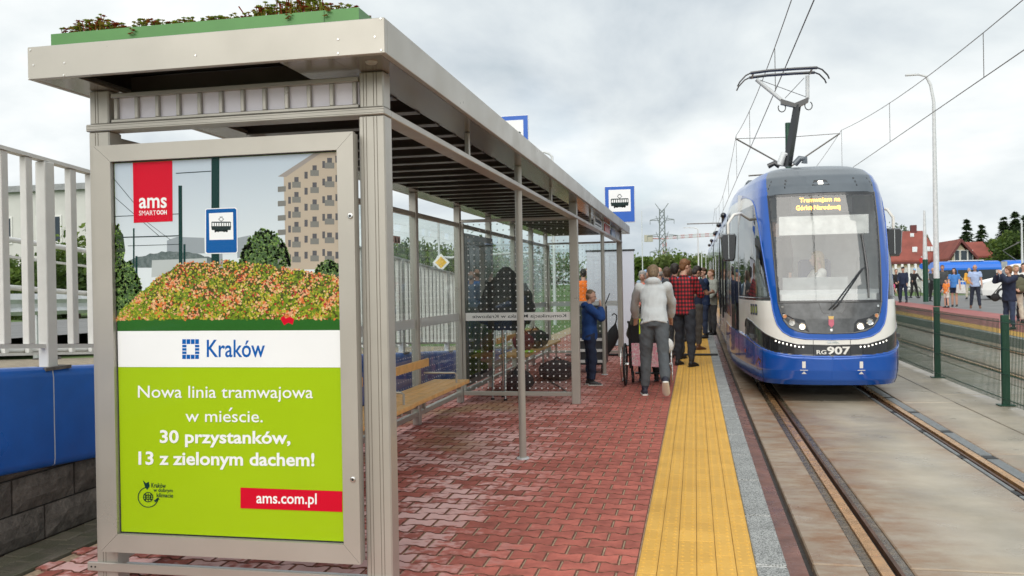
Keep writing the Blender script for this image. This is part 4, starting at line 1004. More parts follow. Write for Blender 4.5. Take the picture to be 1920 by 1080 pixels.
# headlight clusters
T_lens = pm('lamp_chrome', (.72, .72, .70), .12, .9, var=.02); T_lit = emit('lit_headlamp', (1, .86, .62), 2.2); T_lit2 = emit('marker_lamp', (1, .95, .85), 1.6); T_amber = pm('amber_lens', (.55, .22, .08), .2, var=.05)
def disc(mb, L_, z, r, off, n=18): mb.poly([S(L_+r*math.cos(a), z+r*math.sin(a), off) for a in [2*math.pi*i/n for i in range(n)]])
for sg in (-1, 1):
    pts = [(.675, 1.235), (.60, 1.225), (.50, 1.165), (.42, 1.15), (.345, 1.135), (.30, 1.085), (.285, .962), (.42, .982), (.53, 1.03), (.61, 1.12), (.655, 1.22)]
    pts = [(sg*a, b) for a, b in pts]; pts = pts if sg < 0 else pts[::-1]
    hb = surf('headlight', pts[::-1], T_dark, .006)
    for (a, z, r, lit) in ((.60, 1.185, .034, 0), (.505, 1.10, .050, 1), (.375, 1.045, .056, 2)):
        mb = MB()
        for k in range(18):
            w0, w1 = 2*math.pi*k/18, 2*math.pi*(k+1)/18
            q = [S(sg*a+r*c_*math.cos(w_), z+r*c_*math.sin(w_), o_) for (c_, o_, w_) in ((1, .007, w0), (1, .007, w1), (.86, .02, w1), (.86, .02, w0))]; mb.poly(q)
            q = [S(sg*a+r*c_*math.cos(w_), z+r*c_*math.sin(w_), o_) for (c_, o_, w_) in ((.86, .02, w0), (.86, .02, w1), (.62, .009, w1), (.62, .009, w0))]; mb.poly(q)
        rim = mb.build('lamp_rim', T_lens, hb, True)
        mb = MB(); disc(mb, sg*a, z, r*.63, .010); mb.build('lamp_lens', (T_amber, T_lens, T_lit)[lit], hb)
    for i in range(8):
        a = .37+i*.053; mb = MB(); disc(mb, sg*a, ztf(a)-.028, .0105, .004, 10); mb.build('marker_light', T_lit2, tr)
    mb = MB(); disc(mb, sg*.63, 1.315, .016, .006); mb.build('sensor', T_lens, tr)
    # bumper marks
    mk = surf('jacking_mark', [(sg*.365-.022, .485), (sg*.365+.022, .485), (sg*.365+.022, .575), (sg*.365-.022, .575)], T_white, .003)
    for pts in ([(-.05, .452), (.05, .452), (.05, .460), (-.05, .460)], [(-.032, .405), (.032, .405), (0, .44)]):
        surf('jacking_arrow', [(sg*.365+a, b) for a, b in pts], T_white, .003, mk)
    # fog lamp pocket at the bumper corner
    pts = [(1.06, .42), (1.06, .56), (1.16, .60), (1.30, .49), (1.22, .42)]; pts = [(sg*a, z) for a, z in pts]
    fg = surf('lamp_pocket', pts if sg > 0 else pts[::-1], T_dark, .003); mb = MB(); disc(mb, sg*1.16, .50, .022, .008); mb.build('fog_lamp', T_lens, fg)
    # roof vents
    for k in range(3):
        z = 3.02+k*.055; a0, a1 = .52-.01*k, .80-.02*k
        surf('vent_slot', [(sg*a0, z), (sg*a1, z), (sg*a1, z+.03), (sg*a0, z+.03)][::(1 if sg > 0 else -1)], T_dark, .003)
    pts = [(1.78, 1.00), (1.86, 1.00), (1.86, 1.07), (1.78, 1.07)]; surf('corner_lamp', [(sg*a, z) for a, z in pts][::(1 if sg > 0 else -1)], T_lens, .01)
    surf('side_marker', [(sg*a, z) for a, z in ((2.02, .60), (2.1, .60), (2.1, .65), (2.02, .65))][::(1 if sg > 0 else -1)], pm('amber_plastic', (.7, .13, .02), .3), .006)
for k in range(3):
    a = -1.30-k*.15; pl = surf('pictogram_plate', [(a, 1.19), (a+.11, 1.19), (a+.11, 1.345), (a, 1.345)], pm('pictogram_navy', (.006, .03, .09), .3), .004)
    surf('pictogram', [(a+.03, 1.22), (a+.075, 1.22), (a+.085, 1.30), (a+.05, 1.325), (a+.03, 1.27)], pm('pictogram_yellow', (.5, .6, .08), .4), .006, pl)
cb = surf('roof_lamp', [(-.13, 3.045), (.13, 3.045), (.09, 3.13), (-.09, 3.13)], T_dark, .004); surf('lamp_lens', [(-.035, 3.06), (.035, 3.06), (.035, 3.11), (-.035, 3.11)], T_lit2, .008, cb)
def stext(txt, L0, L1, z0, z1, mat, bold, name='fleet_number'):
    return text(name, txt, mat, lambda u, w_: S(L0+u*(L1-L0), z0+w_*(z1-z0), .005), tr, bold)
stext('RG', -.20, -.075, .672, .728, T_white, .02); stext('907', -.065, .235, .668, .775, T_white, .03)
surf('maker_badge', [(-.06, .818), (.10, .818), (.06, .845), (-.06, .85)], T_lens, .004)
em = surf('city_crest', [(-.035, 1.07), (.0, 1.03), (.035, 1.07), (.035, 1.14), (-.035, 1.14)], pm('crest_red', (.55, .12, .18), .4), .004); surf('crest_crown', [(-.028, 1.142), (.028, 1.142), (.036, 1.185), (-.036, 1.185)], pm('crest_gold', (.65, .42, .12), .4), .005, em)
mb = MB(); disc(mb, 0, 1.0, .018, .006); mb.build('sensor', T_lens, tr)
wb = surf('wiper_base', [(-.13, 1.27), (-.10, 1.22), (.15, 1.22), (.18, 1.27), (.20, 1.368), (-.16, 1.368)], T_dark, .003); surf('wiper_cover', [(-.118, 1.27), (-.092, 1.23), (.142, 1.23), (.168, 1.27), (.188, 1.366), (-.148, 1.366)], T_panel, .005, wb)
for dl in (0, .05):
    mb = MB(); mb.tube([S(-.02+dl, 1.275, .03), S(.04+dl, 1.33, .05), S(.42+dl*.4, 1.80+dl*.1, .05), S(.48, 1.83, .03)], .011, 6); mb.build('wiper_arm', T_dark, wb)
mb = MB(); mb.tube([S(.50, 1.42, .02), S(.505, 1.8, .03), S(.485, 2.3, .02)], [.012, .02, .010], 6); mb.build('wiper_blade', T_dark, wb)
# panel seams
M_seam = pm('panel_seam', (.01, .012, .02), .6)
for pts in ([(-.24, .64), (-.24, .885)], [(.24, .64), (.24, .885)], [(-1.02, .26), (-1.02, .745)], [(1.02, .26), (1.02, .745)], [(-1.02, .745), (-2.7, .885)], [(-2.74, .3), (-2.74, 2.98)], [(-.69, 2.93), (.69, 2.93)]):
    mb = MB(); n = 14; (a0, b0), (a1, b1) = pts; mb.tube([S(a0+(a1-a0)*i/n, b0+(b1-b0)*i/n, .0015) for i in range(n+1)], .0035, 5); mb.build('panel_seam', M_seam, tr)
# mirrors on curved white arms
for sg, (mx_, my_), Ym in ((-1, (1366, 464), 13.35), (1, (1676, 454), 13.55)):
    c_ = on(mx_, my_, 1, Ym); mb = MB()
    def rr(w_, h_, y_): return [(c_[0]+sx*w_*(1-.18*(sz < 0)), y_, c_[2]+sz*h_) for sx, sz in ((-.7, -1), (.7, -1), (1, -.75), (1, .8), (.75, 1), (-.75, 1), (-1, .8), (-1, -.75))]
    v = rr(.098, .185, c_[1]-.05)+rr(.118, .205, c_[1])+rr(.11, .195, c_[1]+.09); k = 8
    mb.add(v, [(r*k+i, r*k+(i+1) % k, (r+1)*k+(i+1) % k, (r+1)*k+i) for r in (0, 1) for i in range(k)]+[tuple(range(k))[::-1], tuple(range(2*k, 3*k))])
    mr_ = mb.build('mirror', T_dark, tr); smooth_by_angle(mr_.data, 35)
    mb = MB(); mb.tube([(c_[0], c_[1]-.054, c_[2]-.17), (c_[0], c_[1]-.054, c_[2]+.18)], .007, 6); mb.build('mirror_rib', T_lens, mr_)
    e = S(sg*1.55, 2.62, .0); top = Vector((c_[0]-sg*.02, c_[1]+.02, c_[2]+.42))
    mb = MB(); mb.tube([(c_[0], c_[1]+.02, c_[2]+.18), (c_[0], c_[1]+.02, c_[2]+.36), top+Vector((-sg*.06, 0, .06)), top+Vector((-sg*.16, .1, .09)), e], .022, 10); mb.build('mirror_arm', T_white, mr_, True)
# cab interior
zf = lambda z: ZR+z
M_cab = pm('cab_grey', (.62, .64, .65), .6, var=.06); M_cabd = pm('cab_dark', (.07, .075, .08), .6, var=.1)
ci_ = MB().bx(TX-1.08, TX+1.08, TY0+2.5, TY0+2.54, zf(.3), zf(3.1)).build('cab_partition', M_cab, tr)
mb = MB(); mb.bx(TX-1.02, TX+1.02, TY0+.75, TY0+2.49, zf(.85), zf(.9)); mb.build('cab_floor', M_cabd, tr)
mb = MB(); mb.prism([(TX-.62, TY0+.25, zf(1.36)), (TX+.62, TY0+.25, zf(1.36)), (TX+.86, TY0+.80, zf(1.42)), (TX-.86, TY0+.80, zf(1.42))], (0, 0, .12)); mb.build('dashboard', M_cab, tr)
mb = MB(); mb.bx(TX-.55, TX+.35, TY0+.82, TY0+.86, zf(1.30), zf(1.72)); mb.build('console', pm('console_grey', (.30, .32, .33), .5), tr)
bl_ = MB().bx(TX-.60, TX+.62, TY0+.70, TY0+.715, zf(2.33), zf(2.60)).build('sun_blind', pm('blind_white', (.72, .73, .73), .7), tr)
ds = MB().bx(TX-.42, TX+.42, TY0+.80, TY0+.92, zf(2.645), zf(2.885)).build('destination_display', pm('display_black', (.03, .028, .03), .4), tr)
T_led = emit('amber_led', (1, .46, .03), 2.6)
for i, (tx_, x0, x1) in enumerate((('Tramwajem na', -.30, .26), ('Górkę Narodową', -.35, .26))):
    z0 = zf(2.785 if i == 0 else 2.675)
    text('display_lettering', tx_, T_led, lambda u, w_: (TX+x0+u*(x1-x0), TY0+.797, z0+w_*.085), ds, .02)
mb = MB(); mb.bbx(TX-.24, TX+.24, TY0+1.62, TY0+1.72, zf(1.2), zf(2.0), .04); st_ = mb.build('driver_seat', pm('seat_blue', (.02, .05, .16), .8), tr)
mb = MB(); mb.bbx(TX-.24, TX+.24, TY0+1.15, TY0+1.62, zf(1.20), zf(1.32), .03); mb.build('seat_cushion', MATS['seat_blue'], st_); mb = MB(); mb.tube([(TX, TY0+1.4, zf(.9)), (TX, TY0+1.4, zf(1.2))], .07, 10); mb.build('seat_column', M_cabd, st_)
# passenger modules
def module(s0, s1, first=False):
    prof = [(1.165, .30), (1.2, .45), (1.2, 1.05), (1.195, 1.9), (1.165, 2.85), (1.12, 3.05), (1.02, 3.25), (.8, 3.40), (.4, 3.475), (0, 3.485)]
    prof = prof+[(-a, b) for a, b in prof[-2::-1]]
    mods = []
    def lofted(name, p0, p1, mat, off=0., ss=(s0, s1)):
        mb = MB(); v = []; k = p1-p0+1
        for s_ in ss:
            y = TY0+s_
            for a, b in prof[p0:p1+1]: v.append((TX+a+math.copysign(off, a)*(a != 0), y, ZR+b+G(y)))
        mb.add(v, [(r*k+i, r*k+i+1, (r+1)*k+i+1, (r+1)*k+i) for r in range(len(ss)-1) for i in range(k-1)]); return mb.build(name, mat, tr, True)
    n = len(prof); ss = [s0+(s1-s0)*i/4 for i in range(5)]
    for a, b in ((0, 1), (n-2, n-1)): lofted('skirt', a, b, T_blue, 0, ss)
    for a, b in ((1, 2), (n-3, n-2)): lofted('white_panel', a, b, T_white, 0, ss)
    for a, b in ((2, 4), (n-5, n-3)): lofted('window_band', a, b, T_dark, 0, ss)
    lofted('roof_shell', 4, n-5, T_blue, 0, ss)
    s_ = s0+.25; i = 0
    while s_+1.3 < s1:
        door = i % 2 == 0; z0, z1 = (.36, 2.82) if door else (1.12, 2.72); w_ = 1.3
        for sg in (-1, 1):
            y0, y1 = TY0+s_+.03, TY0+s_+w_-.03; mb = MB()
            def px_(z): return interp(z, [.30, .45, 1.9, 2.85], [1.165, 1.2, 1.195, 1.165])
            zz = [z0, (z0+z1)/2, z1]; ym = (y0+y1)/2
            for (a, b) in ((y0, ym-.02), (ym+.02, y1)):
                v = [(TX+sg*(px_(z)+.012), y, ZR+z+G(y)) for z in zz for y in (a, b)]; mb.add(v, [(0, 1, 3, 2), (2, 3, 5, 4)] if sg < 0 else [(2, 3, 1, 0), (4, 5, 3, 2)])
            mb.build('door' if door else 'side_window', pm('black_tram_glass', (.012, .014, .016), .03, var=.05, coat=1.), tr)
        s_ += w_+.12; i += 1
module(5.2, 9.6); module(10.2, 17.2); module(17.8, 24.5); module(25.1, 32.0)
M_bel = pm('bellows', (.02, .02, .022), .8)
for s_ in (9.6, 17.2, 24.5):
    for k in range(6):
        y = TY0+s_+.05+k*.1; mb = MB(); mb.bx(TX-1.12, TX+1.12, y-.03, y+.03, ZR+.4+G(y), ZR+3.25+G(y)); mb.build('bellows_fold', M_bel, tr)
# small black cameras along the roof edge
for s_ in (5.6, 9.0, 13.2, 18.4, 23.0): 
    y = TY0+s_; mb = MB(); mb.sph((TX-1.22, y, ZR+2.98+G(y)), (.06, .09, .06)); mb.build('side_camera', T_dark, tr, True)
for s_ in (6.2, 8.1, 12.0, 15.0, 19.5, 22.3):
    y = TY0+s_; mb = MB(); mb.tube([(TX-1.235, y, ZR+.9+G(y)), (TX-1.235, y, ZR+2.3+G(y))], .02, 8); mb.build('grab_rail', T_lens if s_ > 9 else T_dark, tr)
# underframe and wheels
mb = MB(); mb.bx(TX-.95, TX+.95, TY0+.9, TY0+31.5, ZR+.2, ZR+.32); mb.v = [(a, b, c+G(b)) for a, b, c in mb.v]; mb.build('underframe', M_black, tr)
for s_ in (2.4, 4.2, 13.0, 14.8, 28., 29.8):
    for sg in (-1, 1):
        y = TY0+s_; mb = MB(); mb.tube([(TX+sg*.70, y, ZR+.305+G(y)), (TX+sg*.80, y, ZR+.305+G(y))], .30, 24); mb.build('wheel', pm('wheel_steel', (.15, .13, .12), .4, .7), tr)
# roof equipment and pantograph
for s_, L_, h_ in ((6.0, 2.4, .25), (11.0, 2.6, .3), (14.2, 2.0, .28)):
    y = TY0+s_; mb = MB(); mb.bbx(TX-.75, TX+.75, y, y+L_, ZR+3.46+G(y), ZR+3.46+h_+G(y), .05); mb.build('roof_unit', T_grey, tr)
pt = MB().bx(TX-.5, TX+.5, TY0+4.0, TY0+5.6, ZR+3.49, ZR+3.57).build('pantograph', T_dark, tr)
YP = 17.5
def pp(px_, py_, y_=YP): q = on(px_, py_, 1, y_); return Vector(q)
def ptube(name, pts, r, mat=T_dark, n=8): mb = MB(); mb.tube(pts, r, n); return mb.build(name, mat, pt, True)
knee = pp(1495, 197); base = pp(1476, 312)
ptube('lower_arm', [base, knee], [.085, .07], T_dark, 4)
hL, hR = pp(1418, 149), pp(1514, 142)
kl, kr = pp(1466, 188), pp(1514, 186)
mb = MB(); mb.prism([pp(1464, 185, YP-.05), pp(1490, 193, YP-.05), pp(1516, 182, YP-.05), pp(1516, 191, YP-.05), pp(1496, 202, YP-.05), pp(1464, 195, YP-.05)], (0, .1, 0)); mb.build('knee_yoke', T_dark, pt)
ptube('upper_arm', [hL, kl], .038, M_galv); ptube('upper_arm', [hR, kr], .036, M_galv)
for dy in (-.19, .19):
    yy = YP+dy; k = 1
    q = lambda a, b: pp(a, b, YP)+Vector((0, dy, 0))
    ptube('contact_strip', [q(1406, 141.5), q(1440, 137), q(1490, 133.5), q(1530, 131.5)], .03, T_dark, 6)
    ptube('horn', [q(1406, 141.5), q(1397, 146), q(1386, 158), q(1382, 166)], .015, T_dark, 6); ptube('horn', [q(1530, 131.5), q(1539, 135), q(1549, 145), q(1552, 152)], .015, T_dark, 6)
for a in ((1411, 142), (1520, 134)): 
    q = pp(*a); ptube('head_bar', [q+Vector((0, -.2, 0)), q+Vector((0, .2, 0))], .02)
ptube('stay_wire', [pp(1425, 150), pp(1512, 182)], .006); ptube('stay_wire', [pp(1508, 146), pp(1472, 184)], .006)
for cx_, cy_ in ((1466, 202), (1516, 198)):
    ptube('cable_loop', [pp(cx_+7*math.cos(a), cy_+8*math.sin(a)) for a in [R(-60+30*i) for i in range(10)]], .010)
ptube('drive_housing', [pp(1462, 310), pp(1470, 288), pp(1477, 291)], [.07, .06, .05], M_galv); ptube('spring_unit', [pp(1490, 308), pp(1500, 297), pp(1509, 298), pp(1508, 306)], .06, T_grey)
ptube('roof_insulator', [pp(1440, 312), pp(1452, 306), pp(1462, 312)], .05)

# ================================================================ CATENARY
M_wire = pm('copper_wire', (.16, .15, .14), .5, .5, var=.1)
def wire(name, label, X, pts, r=.011, drop=()):
    P3 = [on(a, b, 0, X) for a, b in pts]; P3.sort(key=lambda q: q[1])
    return P3
def wline(label, pts, r=.011):
    mb = MB(); mb.tube(pts, r, 5); o = mb.build('overhead_wire', M_wire); tag(o, label, 'wire', 'overhead wires'); return o
for X, lab in ((1.8, 'above the blue tram'), (6.0, 'above the empty second track')):
    top = (lambda y: 6.9) if X < 3 else (lambda y: 6.9); 
    zc = 5.62
    cw = [(X, y, zc+G(y)+ (0 if y > 8 else .0)) for y in (2, 8, 17.5, 38, 60, 90)]
    wline('lower contact wire strung '+lab, cw)
    def msz(y): u = ((y+2) % 40)/40; return 7.45-2.9*u*(1-u)*1.25
    ys_ = [i*2. for i in range(-1, 46)]
    wline('upper messenger wire strung '+lab, [(X, y, msz(y)+G(y)) for y in ys_], .010)
    for i, y in enumerate(range(11, 78, 9)):
        mb = MB(); mb.tube([(X, y, zc+G(y)), (X, y, msz(y)+G(y))], .008, 4); o = mb.build('dropper', M_wire); tag(o, ('nearest', 'second', 'third', 'fourth', 'fifth', 'sixth', 'seventh', 'farthest')[i]+' thin dropper hanging between the wires '+lab, 'wire', 'droppers '+lab)
ms = thing('catenary_mast', 'dark green catenary mast between the tracks behind the pantograph', 'mast', (3.93, 38.4, G(38)-.2))
mb = MB(); mb.tube([(3.93, 38.4, 0), (3.93, 38.4, 8.1)], [.15, .11], 12); mb.build('mast_pole', M_dkgreen, ms, True)
for X in (1.8, 6.0):
    for a, b in (((3.93, 38.4, 6.2), (X, 38.4, 7.55)), ((3.93, 38.4, 7.5), (X, 38.4, 7.55)), ((3.93, 38.4, 6.0), (X+math.copysign(.5, 3.9-X), 38.4, 5.95))):
        mb = MB(); mb.tube([a, b], .035 if a[2] < 7 else .015, 6); mb.build('cantilever', M_wire, ms)
ms2 = thing('catenary_mast', 'small catenary mast with a level arm standing left behind the tram', 'mast', (1.6+2.3, 78.4, G(70)-.2))
mb = MB(); mb.tube([(3.9, 78.4, 0), (3.9, 78.4, 8.2)], [.15, .11], 10); mb.build('mast_pole', M_dkgreen, ms2)
mb = MB(); mb.tube([(3.9, 78.4, 6.6), (-.6, 78.4, 6.6)], .05, 6); mb.build('cantilever', M_wire, ms2)
# ================================================================ PEOPLE
SKINS = {'a': pm('skin_light', (.55, .32, .23), .5, var=.06, vs=20), 'b': pm('skin_tan', (.46, .25, .17), .5, var=.06, vs=20)}
def cloth(name, col, rough=.85, var=.10): return pm(name, col, rough, var=var, vs=14, bump=.3, bs=140, pos=False)
def hairmat(name, col): return pm(name, col, .55, var=.3, vs=60, pos=False, bump=.6, bs=120)
HAIR = dict(brown=hairmat('hair_brown', (.085, .045, .022)), dark=hairmat('hair_dark', (.022, .015, .011)), ginger=hairmat('hair_ginger', (.20, .085, .03)), grey=hairmat('hair_grey', (.40, .38, .35)), blond=hairmat('hair_blond', (.45, .32, .16)), fair=hairmat('hair_fair', (.20, .13, .07)))
M_eye = pm('eye_dark', (.02, .015, .012), .2); M_lip = pm('lip', (.38, .13, .11), .5)
QUEUE = []
class Fig: pass
def rotx(a): return Matrix.Rotation(a, 3, 'X')
def figure(H=1.75, lean=0., legs=((0, 0, 0), (0, 0, 0)), arms=((0, 8, 10, 0), (0, 8, 10, 0)), head=(0, 0), build=1.0, sit=False, twist=0.):
    """joint positions; x right, y forward. legs: (thigh fwd, knee bend, out); arms: (shoulder fwd, out, elbow bend, elbow swing inwards); degrees"""
    k = H/1.75; f = Fig(); f.k = k; f.b = build
    hip = Vector((0, 0, .93*k)); Rt = Matrix.Rotation(R(twist), 3, 'Z') @ rotx(-R(lean)); f.Rt = Rt
    sp = lambda x, y, z: hip + Rt @ Vector((x*k, y*k, (z-.93)*k))
    f.sp = sp; f.hip = hip
    f.legs = []; low = 9
    for sg, (th, kb, ab) in zip((-1, 1), legs):
        h = hip+Vector((sg*.088*k*build, 0, -.01*k)); M = Matrix.Rotation(-R(ab)*sg, 3, 'Y') @ rotx(R(th))
        d = M @ Vector((0, 0, -1)); kn = h+d*.43*k; d2 = Matrix.Rotation(-R(ab)*sg, 3, 'Y') @ rotx(R(th-kb)) @ Vector((0, 0, -1)); an = kn+d2*.415*k
        f.legs.append((h, kn, an, d2)); low = min(low, an.z-.085*k)
    f.arms = []
    for sg, (sh_, ab, el, sw) in zip((-1, 1), arms):
        s = sp(sg*.178*build, -.005, 1.42)
        if isinstance(sh_, str):          # reach for a point: two-bone solution, elbow towards the pole direction
            T = Vector(ab); pole = Vector(el); d_ = T-s; dl = min(d_.length, .53*k); d_.normalize(); a_ = .285*k; b_ = .25*k
            x_ = (a_*a_-b_*b_+dl*dl)/(2*dl); h_ = math.sqrt(max(1e-6, a_*a_-x_*x_)); pn = (pole-d_*pole.dot(d_)).normalized(); e = s+d_*x_+pn*h_; w_ = s+d_*dl
            zz = -(w_-e).normalized(); yy = Vector(sw); yy = (yy-zz*yy.dot(zz)).normalized(); xx = yy.cross(zz); M2 = Matrix((xx, yy, zz)).transposed(); f.arms.append((s, e, w_, M2)); continue
        M = Rt @ rotx(R(sh_)) @ Matrix.Rotation(-R(ab)*sg, 3, 'Y')
        d = M @ Vector((0, 0, -1)); e = s+d*.285*k
        M2 = M @ Matrix.Rotation(R(sw)*sg, 3, 'Z') @ rotx(R(el)); d2 = M2 @ Vector((0, 0, -1)); w_ = e+d2*.25*k
        f.arms.append((s, e, w_, M2))
    f.Rh = Rt @ Matrix.Rotation(R(head[0]), 3, 'Z') @ rotx(-R(head[1])) if not sit else Matrix.Rotation(R(head[0]), 3, 'Z') @ rotx(-R(head[1]))
    f.neck0 = sp(0, -.012, 1.46); f.headc = sp(0, .0, 1.53)+f.Rh @ Vector((0, .018*k, .115*k))
    f.low = low
    return f
def tubeseg(mb, pts, rad, n=10): mb.tube(pts, rad, n)
def body_geo(f, fine=True):
    k, b = f.k, f.b; mb = MB(); sp = f.sp
    mb.tube([sp(0, 0, .86), sp(0, 0, .95), sp(0, .0, 1.08), sp(0, .005, 1.25), sp(0, -.005, 1.38), sp(0, -.012, 1.46)], [(.14*k*b, .09*k), (.155*k*b, .105*k), (.132*k*b, .095*k), (.155*k*b, .11*k), (.15*k*b, .10*k), (.06*k, .06*k)], 14, ref=f.Rt @ Vector((1, 0, 0)))
    mb.tube([f.neck0-f.Rt @ Vector((0, 0, .04*k)), f.neck0, f.headc-f.Rh @ Vector((0, .01*k, .05*k))], [.062*k, .056*k, .05*k], 10)
    for s, e, w_, M2 in f.arms:
        mb.sph(s, .056*k); mb.tube([s, s.lerp(e, .4), e], [.05*k, .046*k, .038*k], 10); mb.tube([e, e.lerp(w_, .3), w_], [.037*k, .038*k, .026*k], 10); mb.sph(e, .038*k)
        hand(mb, w_, M2, k)
    for (h, kn, an, d2) in f.legs:
        mb.sph(h, .085*k); mb.tube([h, h.lerp(kn, .5), kn], [.088*k, .074*k, .054*k], 10); mb.sph(kn, .054*k); mb.tube([kn, kn.lerp(an, .35), an], [.053*k, .055*k, .036*k], 10); mb.sph(an, .037*k)
    head_geo(mb, f)
    return mb
def hand(mb, w_, M, k):
    # palm then four fingers of unequal length with a bend, and the thumb from the side of the palm
    c = lambda x, y, z: w_+M @ Vector((x*k, y*k, z*k))
    mb.tube([c(0, 0, .01), c(0, 0, -.03), c(0, .004, -.085)], [(.026*k, .02*k), (.036*k, .016*k), (.04*k, .014*k)], 8, ref=M @ Vector((0, 1, 0)))
    for i, (y, L_) in enumerate(((-.03, .058), (-.01, .072), (.01, .078), (.03, .07))):
        mb.tube([c(0, y, -.075), c(.0, y, -.085-L_*.4), c(.0, y*1.05, -.085-L_*.75), c(.0, y*1.05, -.085-L_)], [.0095*k, .009*k, .0085*k, .007*k], 6)
    mb.tube([c(0, .025, -.025), c(0, .052, -.055), c(0, .06, -.085)], [.012*k, .011*k, .009*k], 6)
def head_geo(mb, f):
    k = f.k; M = f.Rh; c = f.headc; q = lambda x, y, z: c+M @ Vector((x*k, y*k, z*k))
    mb.sph(q(0, -.012, .022), (.076*k, .094*k, .094*k), 14, 10, M); mb.sph(q(0, .018, -.038), (.06*k, .07*k, .078*k), 12, 8, M); mb.sph(q(0, .05, -.088), (.032*k, .026*k, .024*k), 8, 6, M)
    mb.tube([q(0, .083, .012), q(0, .103, -.028), q(0, .082, -.04)], [.009*k, .016*k, .012*k], 8)
    mb.sph(q(0, .076, -.066), (.024*k, .014*k, .01*k), 8, 5, M); mb.sph(q(-.033, .074, .022), (.022*k, .014*k, .01*k), 8, 5, M); mb.sph(q(.033, .074, .022), (.022*k, .014*k, .01*k), 8, 5, M)
    for sg in (-1, 1): mb.sph(q(sg*.077, -.008, -.008), (.011*k, .02*k, .033*k), 8, 6, M)
def top_geo(f, infl=.014, sleeve='long', hem=.87, hood=False, collar=False):
    k, b = f.k, f.b; mb = MB(); sp = f.sp; i = infl
    mb.tube([sp(0, 0, hem), sp(0, 0, .95), sp(0, 0, 1.08), sp(0, .005, 1.25), sp(0, -.005, 1.385), sp(0, -.01, 1.45), sp(0, -.012, 1.475)], [(.170*k*b+i, .125*k+i), (.166*k*b+i, .118*k+i), (.145*k*b+i, .106*k+i), (.158*k*b+i, .112*k+i), (.152*k*b+i, .10*k+i), (.095*k+i*.6, .075*k+i*.6), (.06*k+i*.4, .06*k+i*.4)], 16, ref=f.Rt @ Vector((1, 0, 0)))
    for s, e, w_, M2 in f.arms:
        mb.sph(s, .060*k+i)
        if sleeve == 'short': m_ = s.lerp(e, .62); mb.tube([s, m_], [.056*k+i, .052*k+i*1.2], 10)
        else:
            mb.tube([s, s.lerp(e, .5), e], [.056*k+i, .050*k+i, .045*k+i], 10); mb.sph(e, .045*k+i); w2 = e.lerp(w_, .97 if sleeve == 'long' else .35); mb.tube([e, e.lerp(w2, .4), w2], [.045*k+i, .043*k+i, .032*k+i*.9], 10)
    if hood:
        q = lambda y, z, w_, h_: None
        mb.sph(sp(0, -.075, 1.475), (.105*k, .075*k, .06*k), 12, 8, f.Rt); mb.tube([sp(-.09, -.02, 1.47), sp(-.055, .05, 1.455), sp(.055, .05, 1.455), sp(.09, -.02, 1.47)], .03*k, 8)
    if collar:
        pts = [sp(.066*math.cos(a), -.01+.066*math.sin(a), 1.485) for a in [2*math.pi*j/12 for j in range(13)]]; mb.tube(pts, .017*k, 6)
    return mb
def trouser_geo(f, infl=.012, ln=.95, waist=1.0):
    k, b = f.k, f.b; mb = MB(); sp = f.sp; i = infl
    mb.tube([sp(0, 0, .84), sp(0, -.005, .90), sp(0, 0, .96), sp(0, 0, waist)], [(.13*k*b+i, .085*k+i), (.162*k*b+i, .115*k+i), (.155*k*b+i, .108*k+i), (.142*k*b+i, .10*k+i)], 16, ref=f.Rt @ Vector((1, 0, 0)))
    for (h, kn, an, d2) in f.legs:
        mb.sph(h, .092*k+i)
        if ln < .5: m_ = h.lerp(kn, ln*2); mb.tube([h, m_], [.094*k+i, .078*k+i*1.6], 12); continue
        mb.tube([h, h.lerp(kn, .5), kn], [.094*k+i, .080*k+i, .062*k+i], 12); mb.sph(kn, .062*k+i); e = kn.lerp(an, (ln-.5)*2+.04)
        mb.tube([kn, kn.lerp(e, .45), e], [.062*k+i, .060*k+i, .044*k+i*1.2], 12)
    return mb
def skirt_geo(f, z1=.55):
    k = f.k; mb = MB(); sp = f.sp; mb.tube([f.hip+Vector((0, 0, (z1-.93)*k)), f.hip+Vector((0, 0, -.12*k)), sp(0, 0, .97)], [(.20*k, .16*k), (.19*k, .15*k), (.15*k, .11*k)], 16); return mb
def shoe_geo(f, j):
    k = f.k; h, kn, an, d2 = f.legs[j]; mb = MB(); fw = Vector((0, 1, 0)); up = Vector((0, 0, 1))
    sh_dir = Vector((0, d2.y, d2.z)).normalized(); 
    fw = Vector((0, -sh_dir.z, sh_dir.y)); up = -sh_dir
    if abs(d2.y) < .35: fw = Vector((0, 1, 0)); up = Vector((0, 0, 1))
    sg = -1 if j == 0 else 1; out_ = Vector((sg*.08, 0, 0))
    q = lambda y, z: an+fw*y*k+up*z*k+out_*max(0, y)*k
    mb.tube([q(-.01, .05), q(-.005, .0)], [.045*k, .046*k], 10)
    mb.tube([q(-.065, -.045), q(-.02, -.04), q(.06, -.045), (q(.13, -.058)), q(.175, -.065)], [(.036*k, .034*k), (.040*k, .042*k), (.044*k, .036*k), (.046*k, .024*k), (.03*k, .016*k)], 12, ref=(1, 0, 0))
    s2 = MB(); s2.tube([q(-.075, -.077), q(-.02, -.077), q(.08, -.077), q(.15, -.077), q(.188, -.076)], [(.036*k, .012*k), (.043*k, .012*k), (.047*k, .012*k), (.047*k, .012*k), (.026*k, .011*k)], 12, ref=(1, 0, 0))
    return mb, s2
